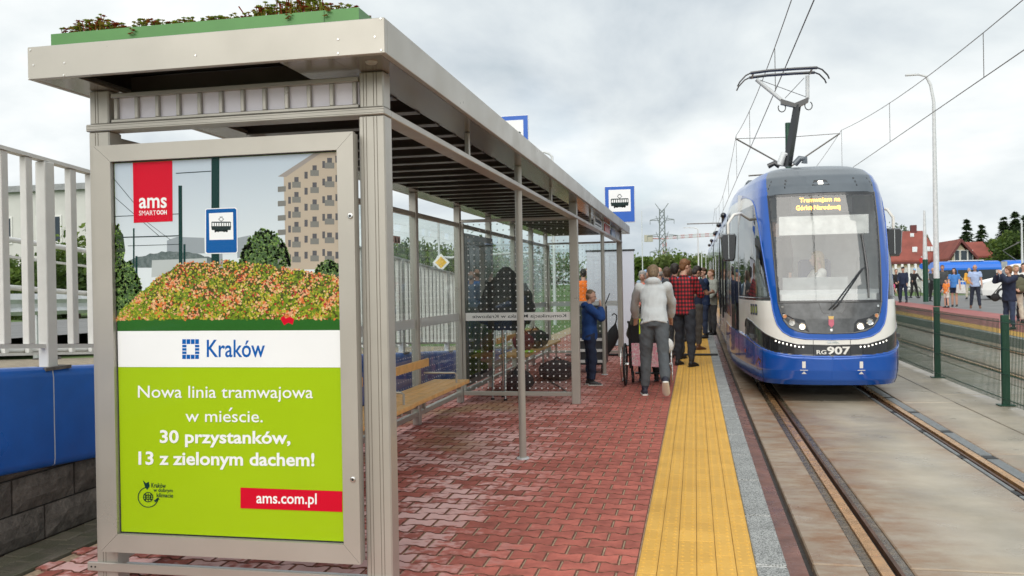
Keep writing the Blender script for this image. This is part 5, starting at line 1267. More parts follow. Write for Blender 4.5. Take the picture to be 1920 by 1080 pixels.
def hair_geo(f, style):
    k = f.k; M = f.Rh; c = f.headc; q = lambda x, y, z: c+M @ Vector((x*k, y*k, z*k)); mb = MB()
    if style in ('short', 'long', 'bob', 'curly', 'tail'):
        g = 1.14 if style == 'curly' else 1.05
        mb.sph(q(0, -.022, .042), (.080*k*g, .088*k*g, .084*k*g), 16, 10, M); mb.sph(q(0, -.050, .0), (.072*k*g, .058*k*g, .085*k*g), 12, 8, M)
        mb.sph(q(0, .045, .082), (.058*k, .035*k, .028*k), 10, 6, M)
        if style in ('bob', 'curly'):
            for sg in (-1, 1): mb.sph(q(sg*.068, -.02, -.02), (.03*k, .05*k, .075*k), 10, 8, M)
            mb.sph(q(0, -.065, -.04), (.07*k, .045*k, .075*k), 10, 8, M)
        if style in ('long', 'tail'):
            mb.tube([q(0, -.055, .03), q(0, -.085, -.08), q(0, -.09, -.20), q(0, -.08, -.30)], [(.075*k, .05*k), (.085*k, .04*k), (.08*k, .035*k), (.05*k, .02*k)], 12, ref=M @ Vector((1, 0, 0)))
            for sg in (-1, 1): mb.tube([q(sg*.06, .02, .05), q(sg*.078, .01, -.06), q(sg*.075, .01, -.2), q(sg*.07, .015, -.26)], [.03*k, .028*k, .026*k, .012*k], 8)
    elif style == 'balding':
        mb.sph(q(0, -.055, -.01), (.078*k, .052*k, .06*k), 12, 8, M)
    elif style == 'cap':
        mb.sph(q(0, -.012, .055), (.083*k, .096*k, .072*k), 14, 8, M); mb.tube([q(-.055, .07, .05), q(0, .14, .04), q(.055, .07, .05)], .018*k, 6); mb.sph(q(0, .09, .05), (.06*k, .055*k, .012*k), 10, 6, M)
    return mb
def qobj(name, mb, mat, parent, voxel, noise=0., it=3, seed=0):
    o = mb.build(name, mat, parent, local=True); o.parent = parent
    r = o.modifiers.new('r', 'REMESH'); r.mode = 'VOXEL'; r.voxel_size = voxel; r.use_smooth_shade = True
    s = o.modifiers.new('s', 'SMOOTH'); s.iterations = it; s.factor = .5
    QUEUE.append((o, noise, seed)); return o
NP = [0]
def person(label, loc, rz, H=1.75, skin='a', top=None, bottom=None, shoes=None, sole=None, hair=('short', 'brown'), group=None, voxel=.016, face=True, sleeve='long', hood=False, collar=False, infl=.014, hem=.87, ln=.95, skirt=None, zoff=None, low=None, extras=None, tname='top', bname='trousers', **pose):
    f = figure(H, **pose); NP[0] += 1
    z = (loc[2]-f.low) if zoff is None else zoff
    t = thing('person', label, 'person', (loc[0], loc[1], z), R(rz), group); f.root = t
    qobj('body', body_geo(f), SKINS[skin], t, voxel*.72, 0, 2)
    if top: qobj(tname, top_geo(f, infl, sleeve, hem, hood, collar), top, t, voxel, .006, 3, NP[0])
    if skirt: qobj('skirt', skirt_geo(f, skirt[1]), skirt[0], t, voxel, .004, 3, NP[0])
    if bottom: qobj(bname, trouser_geo(f, .011, ln), bottom, t, voxel, .007, 3, NP[0]+50)
    if shoes:
        for j in (0, 1):
            a, b = shoe_geo(f, j); so_ = qobj('shoe', a, shoes, t, .011, 0, 3); mb = b; s_ = mb.build('sole', sole or shoes, so_, True, True); s_.parent = so_
    if hair[0] != 'bald': qobj('hair' if hair[0] != 'cap' else 'cap', hair_geo(f, hair[0]), HAIR[hair[1]] if isinstance(hair[1], str) else hair[1], t, .011, .005 if hair[0] != 'cap' else 0, 2, NP[0]+9)
    if face:
        M = f.Rh; k = f.k; q = lambda x, y, z: f.headc+M @ Vector((x*k, y*k, z*k))
        for sg in (-1, 1): mb = MB(); mb.sph(q(sg*.032, .077, .005), (.012*k, .008*k, .006*k), 8, 6, M); mb.build('eye', M_eye, t, True, True)
        mb = MB(); mb.sph(q(0, .084, -.067), (.02*k, .009*k, .006*k), 8, 6, M); mb.build('mouth', M_lip, t, True, True)
    return t, f
def finish_people():
    dg = bpy.context.evaluated_depsgraph_get()
    res = [(o, bpy.data.meshes.new_from_object(o.evaluated_get(dg)), n, s) for o, n, s in QUEUE]
    for o, me, n, s in res:
        o.modifiers.clear(); me.name = o.name; old = o.data; o.data = me
        if n:      # cloth folds / hair tufts
            c = len(me.vertices); co = np.empty(c*3); me.vertices.foreach_get('co', co); co = co.reshape(-1, 3)
            no = np.empty(c*3); me.vertices.foreach_get('normal', no); no = no.reshape(-1, 3); rg = np.random.RandomState(s)
            d = np.zeros(c)
            for w_ in (18, 31, 47, 70):
                kx = rg.normal(size=3)*w_*.6; kx[2] *= 1.3; d += np.sin(co @ kx+rg.rand()*6)*n*18/w_*.75
            d += np.sin(co[:, 2]*42+np.sin(co[:, 0]*25+s)*1.6)*n*.35
            me.vertices.foreach_set('co', (co+no*d[:, None]).ravel())
        me.polygons.foreach_set('use_smooth', [True]*len(me.polygons)); me.update()
def plaid(name):
    m = bpy.data.materials.new(name); m.use_nodes = True; nt = m.node_tree; N = nt.nodes; L = nt.links; b = N['Principled BSDF']; b.inputs['Roughness'].default_value = .85
    t = N.new('ShaderNodeTexCoord'); sp = N.new('ShaderNodeSeparateXYZ'); L.new(t.outputs['Object'], sp.inputs[0])
    def M(op, a, c=None):
        n = N.new('ShaderNodeMath'); n.operation = op
        for i, s in enumerate((a, c)):
            if s is None: continue
            if isinstance(s, (int, float)): n.inputs[i].default_value = s
            else: L.new(s, n.inputs[i])
        return n.outputs[0]
    def stripe(v, w_, ph=0): return M('GREATER_THAN', M('FRACT', M('ADD', M('DIVIDE', v, w_), ph)), .5)
    xy = M('ADD', sp.outputs[0], M('MULTIPLY', sp.outputs[1], .8))
    s = M('ADD', stripe(xy, .066), stripe(sp.outputs[2], .066))
    r = N.new('ShaderNodeValToRGB'); r.color_ramp.interpolation = 'CONSTANT'; e = r.color_ramp.elements; e[0].color = (.46, .022, .03, 1); e[1].position = .34; e[1].color = (.13, .012, .018, 1); e.new(.75).color = (.012, .012, .016, 1)
    L.new(M('DIVIDE', s, 2.), r.inputs[0]); L.new(r.outputs[0], b.inputs['Base Color']); return m
CL = lambda n, c, r=.85: cloth(n, c, r)
NAVY = CL('navy_cloth', (.012, .02, .05)); BLACK = CL('black_cloth', (.014, .014, .016)); DGREY = CL('charcoal_cloth', (.05, .055, .062)); GREYT = CL('grey_sweatpants', (.085, .095, .105))
LGREY = cloth('pale_grey_fleece', (.50, .52, .525), .9, .025); BLUEJ = CL('blue_jacket', (.008, .05, .20)); JEANS = CL('dark_jeans', (.025, .04, .085)); WHITEC = CL('white_cloth', (.72, .72, .70)); OLIVE = CL('olive_cloth', (.10, .10, .06)); BROWN = CL('brown_cloth', (.12, .075, .04))
ORANGE = CL('hivis_orange', (.85, .19, .02)); PINK = CL('pink_cloth', (.62, .10, .22)); SKYB = CL('sky_blue_shirt', (.36, .46, .68)); ROYAL = CL('royal_blue_top', (.06, .22, .58)); KIDO = CL('orange_tee', (.78, .24, .05)); YELJ = CL('yellow_jacket', (.72, .36, .05)); CORAL = CL('coral_top', (.65, .17, .13)); BEIGE = CL('cream_trousers', (.56, .52, .42)); DENIM = CL('denim', (.10, .19, .36)); STONE = CL('stone_jacket', (.32, .34, .30)); RED = CL('red_cloth', (.45, .03, .03))
SH_BLK = pm('black_shoe', (.015, .015, .017), .5, var=.1); SH_WHITE = pm('white_sole', (.72, .71, .66), .6, var=.05); SH_BRN = pm('brown_shoe', (.14, .06, .03), .45, var=.1); SH_NAVY = pm('navy_shoe', (.02, .022, .04), .6, var=.1)
# --- near platform. rz: 0 = facing away from the camera
def at(px, py): return gp(px, py)
p_ = at(1107, 722)
boy, fb_ = person('boy in blue jacket holding his hands to his mouth by the shelter post', p_, -80, 1.38, top=BLUEJ, bottom=NAVY, shoes=SH_BLK, sole=SH_WHITE, hair=('short', 'fair'), hood=True, infl=.022, hem=.83, voxel=.011, tname='jacket', legs=((0, 2, 2), (7, 10, 2)), arms=(('t', (-.02, .16, 1.14), (-.6, .3, -1), (.3, 0, .9)), ('t', (.03, .17, 1.13), (.6, .3, -1), (-.3, 0, .9))), head=(0, 12))
p_ = at(1229, 741)
hd, fh = person('man in pale grey hoodie and sweatpants bending to push the wheelchair', p_, 4, 1.80, top=LGREY, bottom=GREYT, shoes=SH_NAVY, sole=SH_WHITE, hair=('short', 'fair'), hood=True, infl=.017, hem=.885, voxel=.012, tname='hoodie', bname='sweatpants', lean=27, build=1.0, legs=((8, 12, 3), (-20, 26, 2)), arms=(('t', (-.25, .62, .96), (-.9, -.5, .1), (.6, 0, .8)), ('t', (.25, .62, .96), (.9, -.5, .1), (-.6, 0, .8))), head=(4, 10))
h0, kn0, an0, _ = fh.legs[0]
mb = MB(); a, b = fh.legs[0][0]+Vector((-.095, -.03, .06)), fh.legs[0][0]+Vector((-.100, -.025, -.14)); mb.tube([a, b], .010, 6); o = mb.build('neon_zip', pm('neon_yellow', (.65, .85, .02), .5), hd, True, True); o.parent = hd
p_ = at(1285, 686)
person('tall bearded man in red and black plaid shirt beside the wheelchair', p_, -28, 1.86, top=plaid('red_black_plaid'), bottom=CL('slate_trousers', (.028, .032, .042)), shoes=SH_BLK, hair=('short', 'ginger'), collar=True, infl=.018, hem=.84, voxel=.012, tname='shirt', legs=((6, 4, 5), (-4, 4, 5)), arms=((20, 8, 75, 35), (25, 10, 80, 30)), head=(-30, 8), build=1.05)
p_ = at(1305, 655)
person('dark haired man in navy t-shirt holding a camera on the yellow strip', p_, -45, 1.78, skin='b', top=NAVY, bottom=CL('brown_grey_trousers', (.07, .062, .055)), shoes=SH_BRN, hair=('short', 'dark'), sleeve='short', infl=.014, hem=.85, voxel=.013, tname='t_shirt', legs=((5, 3, 4), (-3, 3, 4)), arms=((24, 8, 70, 20), (28, 8, 72, 25)), head=(-20, 22))
p_ = at(1322, 634)
person('person in dark blue jacket with hands clasped at the granite kerb', p_, 100, 1.76, top=CL('dark_blue_jacket', (.012, .03, .09)), bottom=JEANS, shoes=SH_BLK, hair=('short', 'brown'), infl=.026, hem=.82, voxel=.014, tname='jacket', legs=((2, 2, 3), (-2, 2, 3)), arms=((18, 8, 60, 25), (16, 8, 60, 30)), head=(30, 10))
p_ = at(1336, 628)
person('person in pale green-grey jacket next to the tram doors', p_, 120, 1.72, top=STONE, bottom=DGREY, shoes=SH_BLK, hair=('short', 'ginger'), infl=.025, hem=.8, voxel=.018, tname='jacket', arms=((10, 10, 40, 10), (10, 10, 30, 10)))
# seated in the wheelchair
p_ = at(1214, 722)
sitter, fs = person('person with floral pink blanket seated in the wheelchair seen from behind', (p_[0], p_[1]+.08, 0), 0, 1.58, top=CL('olive_camouflage_jacket', (.11, .105, .075)), bottom=BLACK, shoes=SH_BLK, hair=('short', 'grey'), infl=.03, hem=.86, voxel=.015, tname='jacket', zoff=-.30, legs=((80, 78, 4), (80, 78, 4)), arms=((25, 18, 60, 0), (25, 18, 60, 0)), lean=6)
# standing row waiting beyond
crowd = [
 (1268, 672, -20, 1.80, DGREY, DGREY, ('short', 'dark'), 'man with thick dark hair half hidden behind the plaid shirt'),
 (1253, 662, 15, 1.74, WHITEC, BEIGE, ('short', 'brown'), 'person in white top squeezed between hoodie and plaid shirt'),
 (1238, 655, 20, 1.76, CL('steel_blue_top', (.10, .18, .30)), JEANS, ('balding', 'grey'), 'grey haired man in steel blue top behind the hooded man'),
 (1222, 648, 170, 1.68, CORAL, BLACK, ('bob', 'ginger'), 'woman with reddish bob facing the camera in the crowd'),
 (1207, 643, 175, 1.70, BROWN, BLACK, ('curly', 'grey'), 'white haired older woman at the white backdrop edge'),
 (1230, 636, 20, 1.80, NAVY, DGREY, ('cap', CL('navy_cap', (.03, .06, .13))), 'man in navy cap at the back of the crowd'),
 (1213, 633, 10, 1.74, CL('pale_blue_cap_top', (.3, .4, .5)), DGREY, ('cap', CL('light_blue_cap', (.25, .38, .55))), 'person in light blue cap farthest left in the crowd'),
 (1281, 640, -40, 1.84, ROYAL, DGREY, ('balding', 'fair'), 'bald man in blue behind the man with the camera'),
 (1262, 633, 5, 1.72, BLACK, BLACK, ('short', 'dark'), 'person in black at the back behind the plaid shirt'),
 (1246, 629, 30, 1.66, RED, DGREY, ('long', 'brown'), 'long haired woman in red deep inside the crowd'),
 (1297, 627, -30, 1.75, OLIVE, JEANS, ('short', 'brown'), 'man in olive top deep in the crowd near the kerb'),
]
for (px, py, rz, H, tp, bt, hr, lab) in crowd:
    person(lab, at(px, py), rz, H, top=tp, bottom=bt, shoes=SH_BLK, hair=hr, group='waiting crowd on the near platform', voxel=.020, infl=.02, arms=((15, 8, 40, 10), (12, 8, 30, 10)), legs=((3, 2, 3), (-3, 2, 3)), face=rz > 90)
# workers in orange beyond the shelter
for (px, py, rz, H, hr, lab) in ((1096, 640, 10, 1.78, ('short', 'dark'), 'worker in orange high visibility jacket seen from behind past the shelter'), (1106, 628, 170, 1.85, ('short', 'ginger'), 'worker with red hair looking back beside the orange jacket')):
    person(lab, at(px, py), rz, H, top=ORANGE if rz < 90 else CL('dark_work_jacket', (.05, .06, .09)), bottom=DGREY, shoes=SH_BLK, hair=hr, infl=.03, hem=.8, voxel=.018, group='workers past the shelter', arms=((25, 8, 60, 20), (25, 8, 60, 20)))
# tram driver and man in the cab
person('tram driver with long fair hair in white shirt and tie behind the windscreen', (TX+.02, TY0+1.42, 0), 100, 1.68, top=WHITEC, bottom=NAVY, shoes=SH_BLK, hair=('long', 'blond'), voxel=.014, infl=.014, tname='shirt', zoff=ZR+.42, legs=((82, 80, 6), (82, 80, 6)), arms=((35, 6, 50, 15), (35, 6, 50, 15)), head=(-12, 0), sit=True)
person('man in dark suit standing at the left side of the tram cab', (TX-.58, TY0+1.55, ZR+.9), 150, 1.72, top=CL('suit_charcoal', (.03, .033, .04)), bottom=NAVY, shoes=SH_BLK, hair=('short', 'grey'), voxel=.018, infl=.02, hem=.8, tname='suit_jacket')
# --- far platform
FP = [
 (1672, 575, 200, 1.20, 'a', PINK, DENIM, ('curly', 'blond'), 'child in pink top and denim next to the tram mirror', 'short', .95),
 (1681, 566, 190, 1.72, 'a', BLACK, BLACK, ('short', 'fair'), 'person in black clothes beside the uniformed officer', 'long', .95),
 (1694, 567, 150, 1.82, 'a', NAVY, NAVY, ('cap', BLACK), 'uniformed officer in navy with black cap by the mesh fence', 'long', .95),
 (1740, 557, 230, 1.74, 'a', CL('grey_tee', (.33, .35, .37)), DGREY, ('short', 'brown'), 'man in grey t-shirt left of the lamp post', 'short', .95),
 (1750, 565, 210, 1.74, 'a', DGREY, BLACK, ('balding', 'grey'), 'bald man in dark clothes half behind the lamp post', 'long', .95),
 (1768, 572, 160, 1.84, 'b', CL('dark_grey_shirt', (.06, .065, .07)), JEANS, ('short', 'ginger'), 'man in dark grey shirt right behind the lamp post', 'short', .95),
 (1775, 577, 120, 1.22, 'a', KIDO, CL('pale_shorts', (.6, .57, .52)), ('short', 'brown'), 'boy in orange t-shirt and pale shorts touching the lamp post', 'short', .40),
 (1818, 561, 150, 1.70, 'a', YELJ, BEIGE, ('bob', 'grey'), 'older woman in yellow jacket and cream trousers before the blue tram', 'long', .95),
 (1829, 578, 165, 1.80, 'b', SKYB, CL('navy_chinos', (.02, .025, .045)), ('balding', 'grey'), 'bald man in light blue shirt with navy trousers on the far platform', 'short', .95),
 (1906, 606, 190, 1.70, 'a', BLACK, BEIGE, ('bob', 'blond'), 'blond person with green backpack and cream trousers at the right edge', 'long', .95),
 (1921, 602, 170, 1.76, 'a', WHITEC, BLACK, ('short', 'dark'), 'dark haired man in white shirt cut by the right edge', 'short', .95)]
for (px, py, rz, H, sk, tp, bt, hr, lab, slv, ln) in FP:
    person(lab, at(px, py), rz, H, sk, top=tp, bottom=bt, shoes=SH_BRN if 'navy trousers' in lab else SH_BLK, hair=hr, sleeve=slv, ln=ln, voxel=.020, infl=.016, group='people on the far platform', arms=((8, 9, 25, 10), (12, 9, 55, 30)), legs=((3, 2, 5), (-2, 3, 5)))
bw, fbw = person('woman in blue top and dark shorts carrying a white tote bag', at(1790, 576), 150, 1.68, top=ROYAL, bottom=NAVY, shoes=SH_BLK, sole=SH_WHITE, hair=('long', 'dark'), sleeve='short', ln=.34, voxel=.018, arms=((5, 10, 15, 0), (15, 9, 60, 30)), group='people on the far platform')
pw, fpw = person('woman with auburn hair in navy jacket raising a phone to take a photo', at(1893, 617), 115, 1.66, top=NAVY, bottom=JEANS, shoes=SH_BLK, hair=('curly', 'ginger'), voxel=.013, infl=.03, hem=.78, arms=(('t', (-.07, .30, 1.46), (-.7, 0, -1), (.5, 0, .8)), ('t', (.07, .30, 1.46), (.7, 0, -1), (-.5, 0, .8))), legs=((4, 3, 5), (-3, 3, 5)), tname='jacket', build=1.12)
cy, fcy = person('cyclist in black with pale blue cap sitting on a bicycle', at(1713, 559), 195, 1.78, top=BLACK, bottom=BLACK, shoes=SH_BLK, hair=('cap', CL('pale_blue_helmet', (.25, .45, .7))), voxel=.020, lean=12, arms=((45, 14, 20, 0), (45, 14, 20, 0)), legs=((10, 8, 10), (20, 25, 10)))
finish_people()
# ---- carried things
def tote(o, loc):
    t = thing('tote_bag', 'white canvas tote bag on the shoulder of the woman in blue', 'bag', loc); mb = MB(); x, y, z = loc
    mb.prism([(x-.20, y, z), (x+.19, y, z-.01), (x+.165, y, z+.36), (x-.165, y, z+.37)], (0, .10, 0)); mb.build('bag_body', WHITEC, t)
    mb = MB(); mb.tube([(x-.09, y+.04, z+.36), (x-.07, y+.05, z+.62), (x, y+.06, z+.70), (x+.07, y+.05, z+.62), (x+.09, y+.04, z+.36)], .012, 6); mb.build('strap', WHITEC, t)
q = at(1790, 576); tote(None, (q[0]+.22, q[1]-.18, q[2]+.62))
q = at(1906, 606); t = thing('backpack', 'olive green backpack worn by the blond person at the right edge', 'backpack', (q[0]+.0, q[1]-.16, q[2]+1.0))
mb = MB(); mb.sph((q[0]+.05, q[1]-.20, q[2]+1.12), (.17, .12, .24), 14, 10); mb.build('pack_body', OLIVE, t, True); mb = MB(); mb.sph((q[0]+.05, q[1]-.30, q[2]+1.02), (.13, .05, .11), 12, 8); mb.build('front_pocket', OLIVE, t, True)
q = at(1893, 617); t = thing('handbag', 'black shoulder bag of the woman taking a photo', 'bag', (q[0]-.35, q[1]-.05, q[2]+.72)); mb = MB(); mb.sph((q[0]-.33, q[1]+.02, q[2]+.85), (.12, .07, .11), 12, 8); mb.build('bag_body', BLACK, t, True); mb = MB(); mb.tube([(q[0]-.40, q[1], q[2]+.92), (q[0]-.2, q[1]-.08, q[2]+1.2), (q[0]-.05, q[1]-.05, q[2]+1.42)], .012, 6); mb.build('strap', BLACK, t)
mb = MB(); d_ = Vector((math.cos(R(205)), math.sin(R(205)), 0))
hp = [fpw.root.matrix_basis @ (w_+M2 @ Vector((0, 0, -.10))) for s, e, w_, M2 in fpw.arms]; hm = (hp[0]+hp[1])/2
mb.cbx(hm, (.15, .012, .08), R(25)); tag(mb.build('phone', pm('phone_pale', (.6, .58, .55), .3)), 'pale phone held up by the woman in the navy jacket', 'phone')
hp = [Vector(q) for q in ()]
# ---- wheelchair
q = at(1214, 722); wc = thing('wheelchair', 'wheelchair with black frame and chrome push rims pushed along the platform', 'wheelchair', (q[0], q[1]-.05, 0)); X0, Y0 = q[0], q[1]-.05
for sg in (-1, 1):
    x = X0+sg*.31; n = 28
    mb = MB(); mb.tube([(x+sg*.035*0, Y0+.295*math.cos(a), .305+.295*math.sin(a)) for a in [2*math.pi*i/n for i in range(n+1)]], .016, 6, cap=False); wl = mb.build('wheel', M_black, wc, True)
    mb = MB(); mb.tube([(x+sg*.045, Y0+.255*math.cos(a), .305+.255*math.sin(a)) for a in [2*math.pi*i/n for i in range(n+1)]], .009, 6, cap=False); mb.build('push_rim', M_steel, wl, True)
    mb = MB()
    for i in range(12): a = 2*math.pi*i/12; mb.tube([(x, Y0, .305), (x, Y0+.29*math.cos(a), .305+.29*math.sin(a))], .0025, 4)
    tag(mb.build('spokes', M_steel, wl), kind='stuff'); mb = MB(); mb.tube([(x-.03, Y0, .305), (x+.05, Y0, .305)], .03, 10); mb.build('hub', M_steel, wl)
    xf = X0+sg*.24
    mb = MB(); mb.tube([(xf, Y0-.02, .25), (xf, Y0-.06, .5), (xf, Y0-.12, .90), (xf, Y0-.24, .93)], .013, 8); mb.build('back_tube', M_black, wc, True)
    mb = MB(); mb.tube([(xf, Y0-.15, .925), (xf, Y0-.26, .93)], .018, 8); mb.build('push_handle', M_black, wc)
    mb = MB(); mb.tube([(xf, Y0-.05, .48), (xf, Y0+.36, .48), (xf, Y0+.42, .40), (xf, Y0+.46, .14)], .013, 8); mb.build('side_tube', M_black, wc, True)
    mb = MB(); mb.tube([(xf, Y0+.32, .09), (xf+.03, Y0+.32, .09)], .085, 16); mb.build('caster', M_black, wc); mb = MB(); mb.tube([(xf, Y0+.30, .12), (xf, Y0+.32, .46)], .012, 6); mb.build('caster_fork', M_black, wc)
    mb = MB(); mb.bbx(xf-.03, xf+.03, Y0-.02, Y0+.28, .68, .71, .008); mb.build('arm_pad', M_black, wc); mb = MB(); mb.bx(xf-.006, xf+.006, Y0, Y0+.26, .50, .68); mb.build('side_guard', BLACK, wc)
mb = MB(); mb.bbx(X0-.22, X0+.22, Y0-.04, Y0+.38, .45, .50, .012); mb.build('seat', BLACK, wc); mb = MB(); mb.prism([(X0-.23, Y0-.05, .5), (X0+.23, Y0-.05, .5), (X0+.23, Y0-.12, .88), (X0-.23, Y0-.12, .88)], (0, .02, 0)); mb.build('backrest', BLACK, wc)
mb = MB(); mb.bx(X0-.20, X0+.20, Y0+.42, Y0+.58, .12, .14); mb.build('foot_plate', M_black, wc)
floral = speckle('floral_pink', [(.38, (.62, .58, .56)), (.5, (.62, .16, .24)), (.6, (.55, .5, .48)), (.72, (.30, .05, .10))], 22)
mb = MB(); mb.prism([(X0-.20, Y0-.17, .30), (X0+.20, Y0-.17, .28), (X0+.21, Y0-.13, .62), (X0-.21, Y0-.13, .62)], (0, .03, 0)); t = mb.build('hanging_bag', floral); tag(t, 'floral pink fabric bag hanging from the back of the wheelchair', 'bag')
mb = MB(); mb.sph((X0+.30, Y0-.10, .58), (.09, .08, .11), 10, 8); tag(mb.build('plastic_bag', WHITEC, None, True), 'small white plastic bag hanging at the right side of the wheelchair', 'bag')
# ---- bicycle
q = at(1713, 559); bk = thing('bicycle', 'bicycle under the cyclist in black on the far platform', 'bicycle', tuple(q)); a_ = R(195); dv = Vector((-math.sin(a_), math.cos(a_), 0)); b0 = Vector(q)
for off in (-.52, .52):
    c_ = b0+dv*off+Vector((0, 0, .34)); mb = MB(); mb.tube([c_+dv*.33*math.cos(w_)+Vector((0, 0, .33*math.sin(w_))) for w_ in [2*math.pi*i/20 for i in range(21)]], .022, 6, cap=False); mb.build('wheel', M_black, bk, True)
P_ = lambda d, z: b0+dv*d+Vector((0, 0, z))
for a, b in (((-.52, .34), (-.1, .32)), ((-.1, .32), (-.2, .85)), ((-.18, .78), (.36, .82)), ((-.1, .32), (.38, .75)), ((.52, .34), (.34, .98)), ((-.52, .34), (-.18, .78))): mb = MB(); mb.tube([P_(*a), P_(*b)], .017, 6); mb.build('frame_tube', M_black, bk)
mb = MB(); sd_ = Vector((dv.y, -dv.x, 0)); mb.tube([P_(.36, 1.02)-sd_*.28, P_(.36, 1.02)+sd_*.28], .014, 6); mb.build('handlebar', M_black, bk); mb = MB(); mb.sph(P_(-.22, .90), (.09, .13, .035)); mb.build('saddle', M_black, bk)
# ================================================================ STREET FURNITURE ON THE PLATFORM
def stop_sign(label, X, Y, zc, w_, h_, pole_x=None, zb=0):
    t = thing('tram_stop_sign', label, 'sign', (X, Y, zb))
    mb = MB(); mb.bbx(X-w_/2, X+w_/2, Y, Y+.025, zc-h_/2, zc+h_/2, .006); pl = mb.build('sign_plate', M_white, t)
    mb = MB(); b = .018; mb.bx(X-w_/2+.012, X+w_/2-.012, Y-.0025, Y-.0005, zc-h_/2+.012, zc+h_/2-.012); mb.build('blue_face', M_signblue, pl)
    fw, fz0, fz1 = w_*.72, zc-h_*.20, zc+h_*.40
    mb = MB(); mb.bx(X-fw/2, X+fw/2, Y-.0045, Y-.0028, fz0, fz1); mb.build('white_field', P_white, pl)
    tram_icon(lambda u, v: (X-fw*.44+u*fw*.88, Y-.006, fz0+(fz1-fz0)*(.14+v*.66)), P_dk, pl)
    mb = MB(); mb.tube([(X, Y+.06, zb), (X, Y+.06, zc+h_/2-.02)], .032, 12); mb.build('sign_pole', M_galv, t, True)
    return t
q = on(1162, 383, 1, 19.2); stop_sign('blue tram stop sign with white tram field at the far end of the shelter', q[0], 19.2, q[2], .66, .80)
q = on(957, 262, 1, 12.0); stop_sign('blue stop sign mostly hidden behind the shelter roof', -3.55, on(957, 262, 0, -3.55)[1], on(957, 262, 0, -3.55)[2], .74, .96)
# white backdrop wall with dark top rail
bd = thing('backdrop_wall', 'tall white fabric backdrop standing across the platform past the shelter', 'backdrop', (-1.9, 20, 0))
YB = 20.2; x0, x1 = on(1101, 560, 1, YB)[0], on(1190, 560, 1, YB)[0]; zt_ = on(1180, 468, 1, YB)[2]
M_fab = pm('backdrop_fabric', (.62, .655, .74), .8, var=.03, vs=1)
n = 3
for i in range(n):
    a, b = x0+(x1-x0)*i/n, x0+(x1-x0)*(i+1)/n; mb = MB(); mb.bbx(a+.003, b-.003, YB, YB+.03, .06, zt_-.03, .004); mb.build('fabric_panel', M_fab, bd)
mb = MB(); mb.bx(x0-.02, x1+.02, YB-.01, YB+.04, zt_-.03, zt_+.01); mb.build('top_rail', M_black, bd); mb = MB(); mb.bx(x0-.02, x1+.02, YB-.05, YB+.08, .0, .055); mb.build('base_rail', M_black, bd)
mb = MB(); mb.sph((x1-.35, YB, zt_+.03), .04); mb.build('clamp', M_black, bd)
for x in (x0+.1, x1-.1): mb = MB(); mb.tube([(x, YB+.05, .05), (x, YB+.7, .02)], .02, 6); mb.build('rear_foot', M_black, bd)
# black umbrella leaning on the end post
um = thing('umbrella', 'folded black umbrella with hooked handle leaning near the shelter end post', 'umbrella', tuple(on(1140, 668, 2, 0)))
yu = 17.2; A = Vector(on(1140, 664, 1, yu)); A.z = max(.02, A.z); Bv = Vector(on(1154, 607, 1, yu)); 
mb = MB(); k = 10; rad = [.012, .10, .125, .085, .03, .02]; pts = [A.lerp(Bv, t) for t in (0, .35, .60, .8, .95, 1)]; v = []
mb.tube(pts, rad, 16); cn = mb.build('canopy', BLACK, um, True)
mb = MB(); u_ = (Bv-A).normalized(); s_ = Vector((-1, 0, .1)).normalized(); mb.tube([Bv, Bv+u_*.10, Bv+u_*.17+s_*.02, Bv+u_*.20+s_*.07, Bv+u_*.16+s_*.11], .013, 8); mb.build('handle', M_black, um, True)
mb = MB(); mb.tube([A-u_*.05, A+u_*.02], .007, 6); mb.build('ferrule', M_steel, um)
# equipment rack on wheels next to the boy
c0 = at(1118, 700); rk = thing('equipment_rack', 'rolling audio equipment rack with knobs standing behind the boy', 'equipment', (c0[0], c0[1], 0)); x, y = c0[0]-.12, c0[1]
mb = MB(); mb.bbx(x-.27, x+.27, y, y+.5, .14, 1.12, .02); cs_ = mb.build('case', pm('rack_case', (.05, .05, .055), .5), rk)
for z in (.18, .36, .54): mb = MB(); mb.bx(x-.28, x+.28, y-.03, y-.002, z, z+.045); mb.build('shelf_edge', M_white, rk)
rk_r = random.Random(2)
for j in range(5):
    z = .66+j*.088; mb = MB(); mb.bx(x-.245, x+.245, y-.012, y-.001, z, z+.078); pn = mb.build('rack_panel', pm('panel_green_grey', (.10, .13, .11), .5), cs_)
    for i in range(7): xx = x-.2+i*.066; mb = MB(); mb.tube([(xx, y-.012, z+.04), (xx, y-.03, z+.04)], .013, 8); mb.build('knob', rk_r.choice((M_steel, M_black, M_white)), pn)
mb = MB(); mb.tube([(x+.26, y+.1, 1.1), (x+.36, y+.05, 1.32)], .008, 6); mb.build('antenna', M_black, rk)
for dx in (-.22, .22): mb = MB(); mb.tube([(x+dx-.02, y+.08, .07), (x+dx+.02, y+.08, .07)], .07, 12); mb.build('caster', M_black, rk)
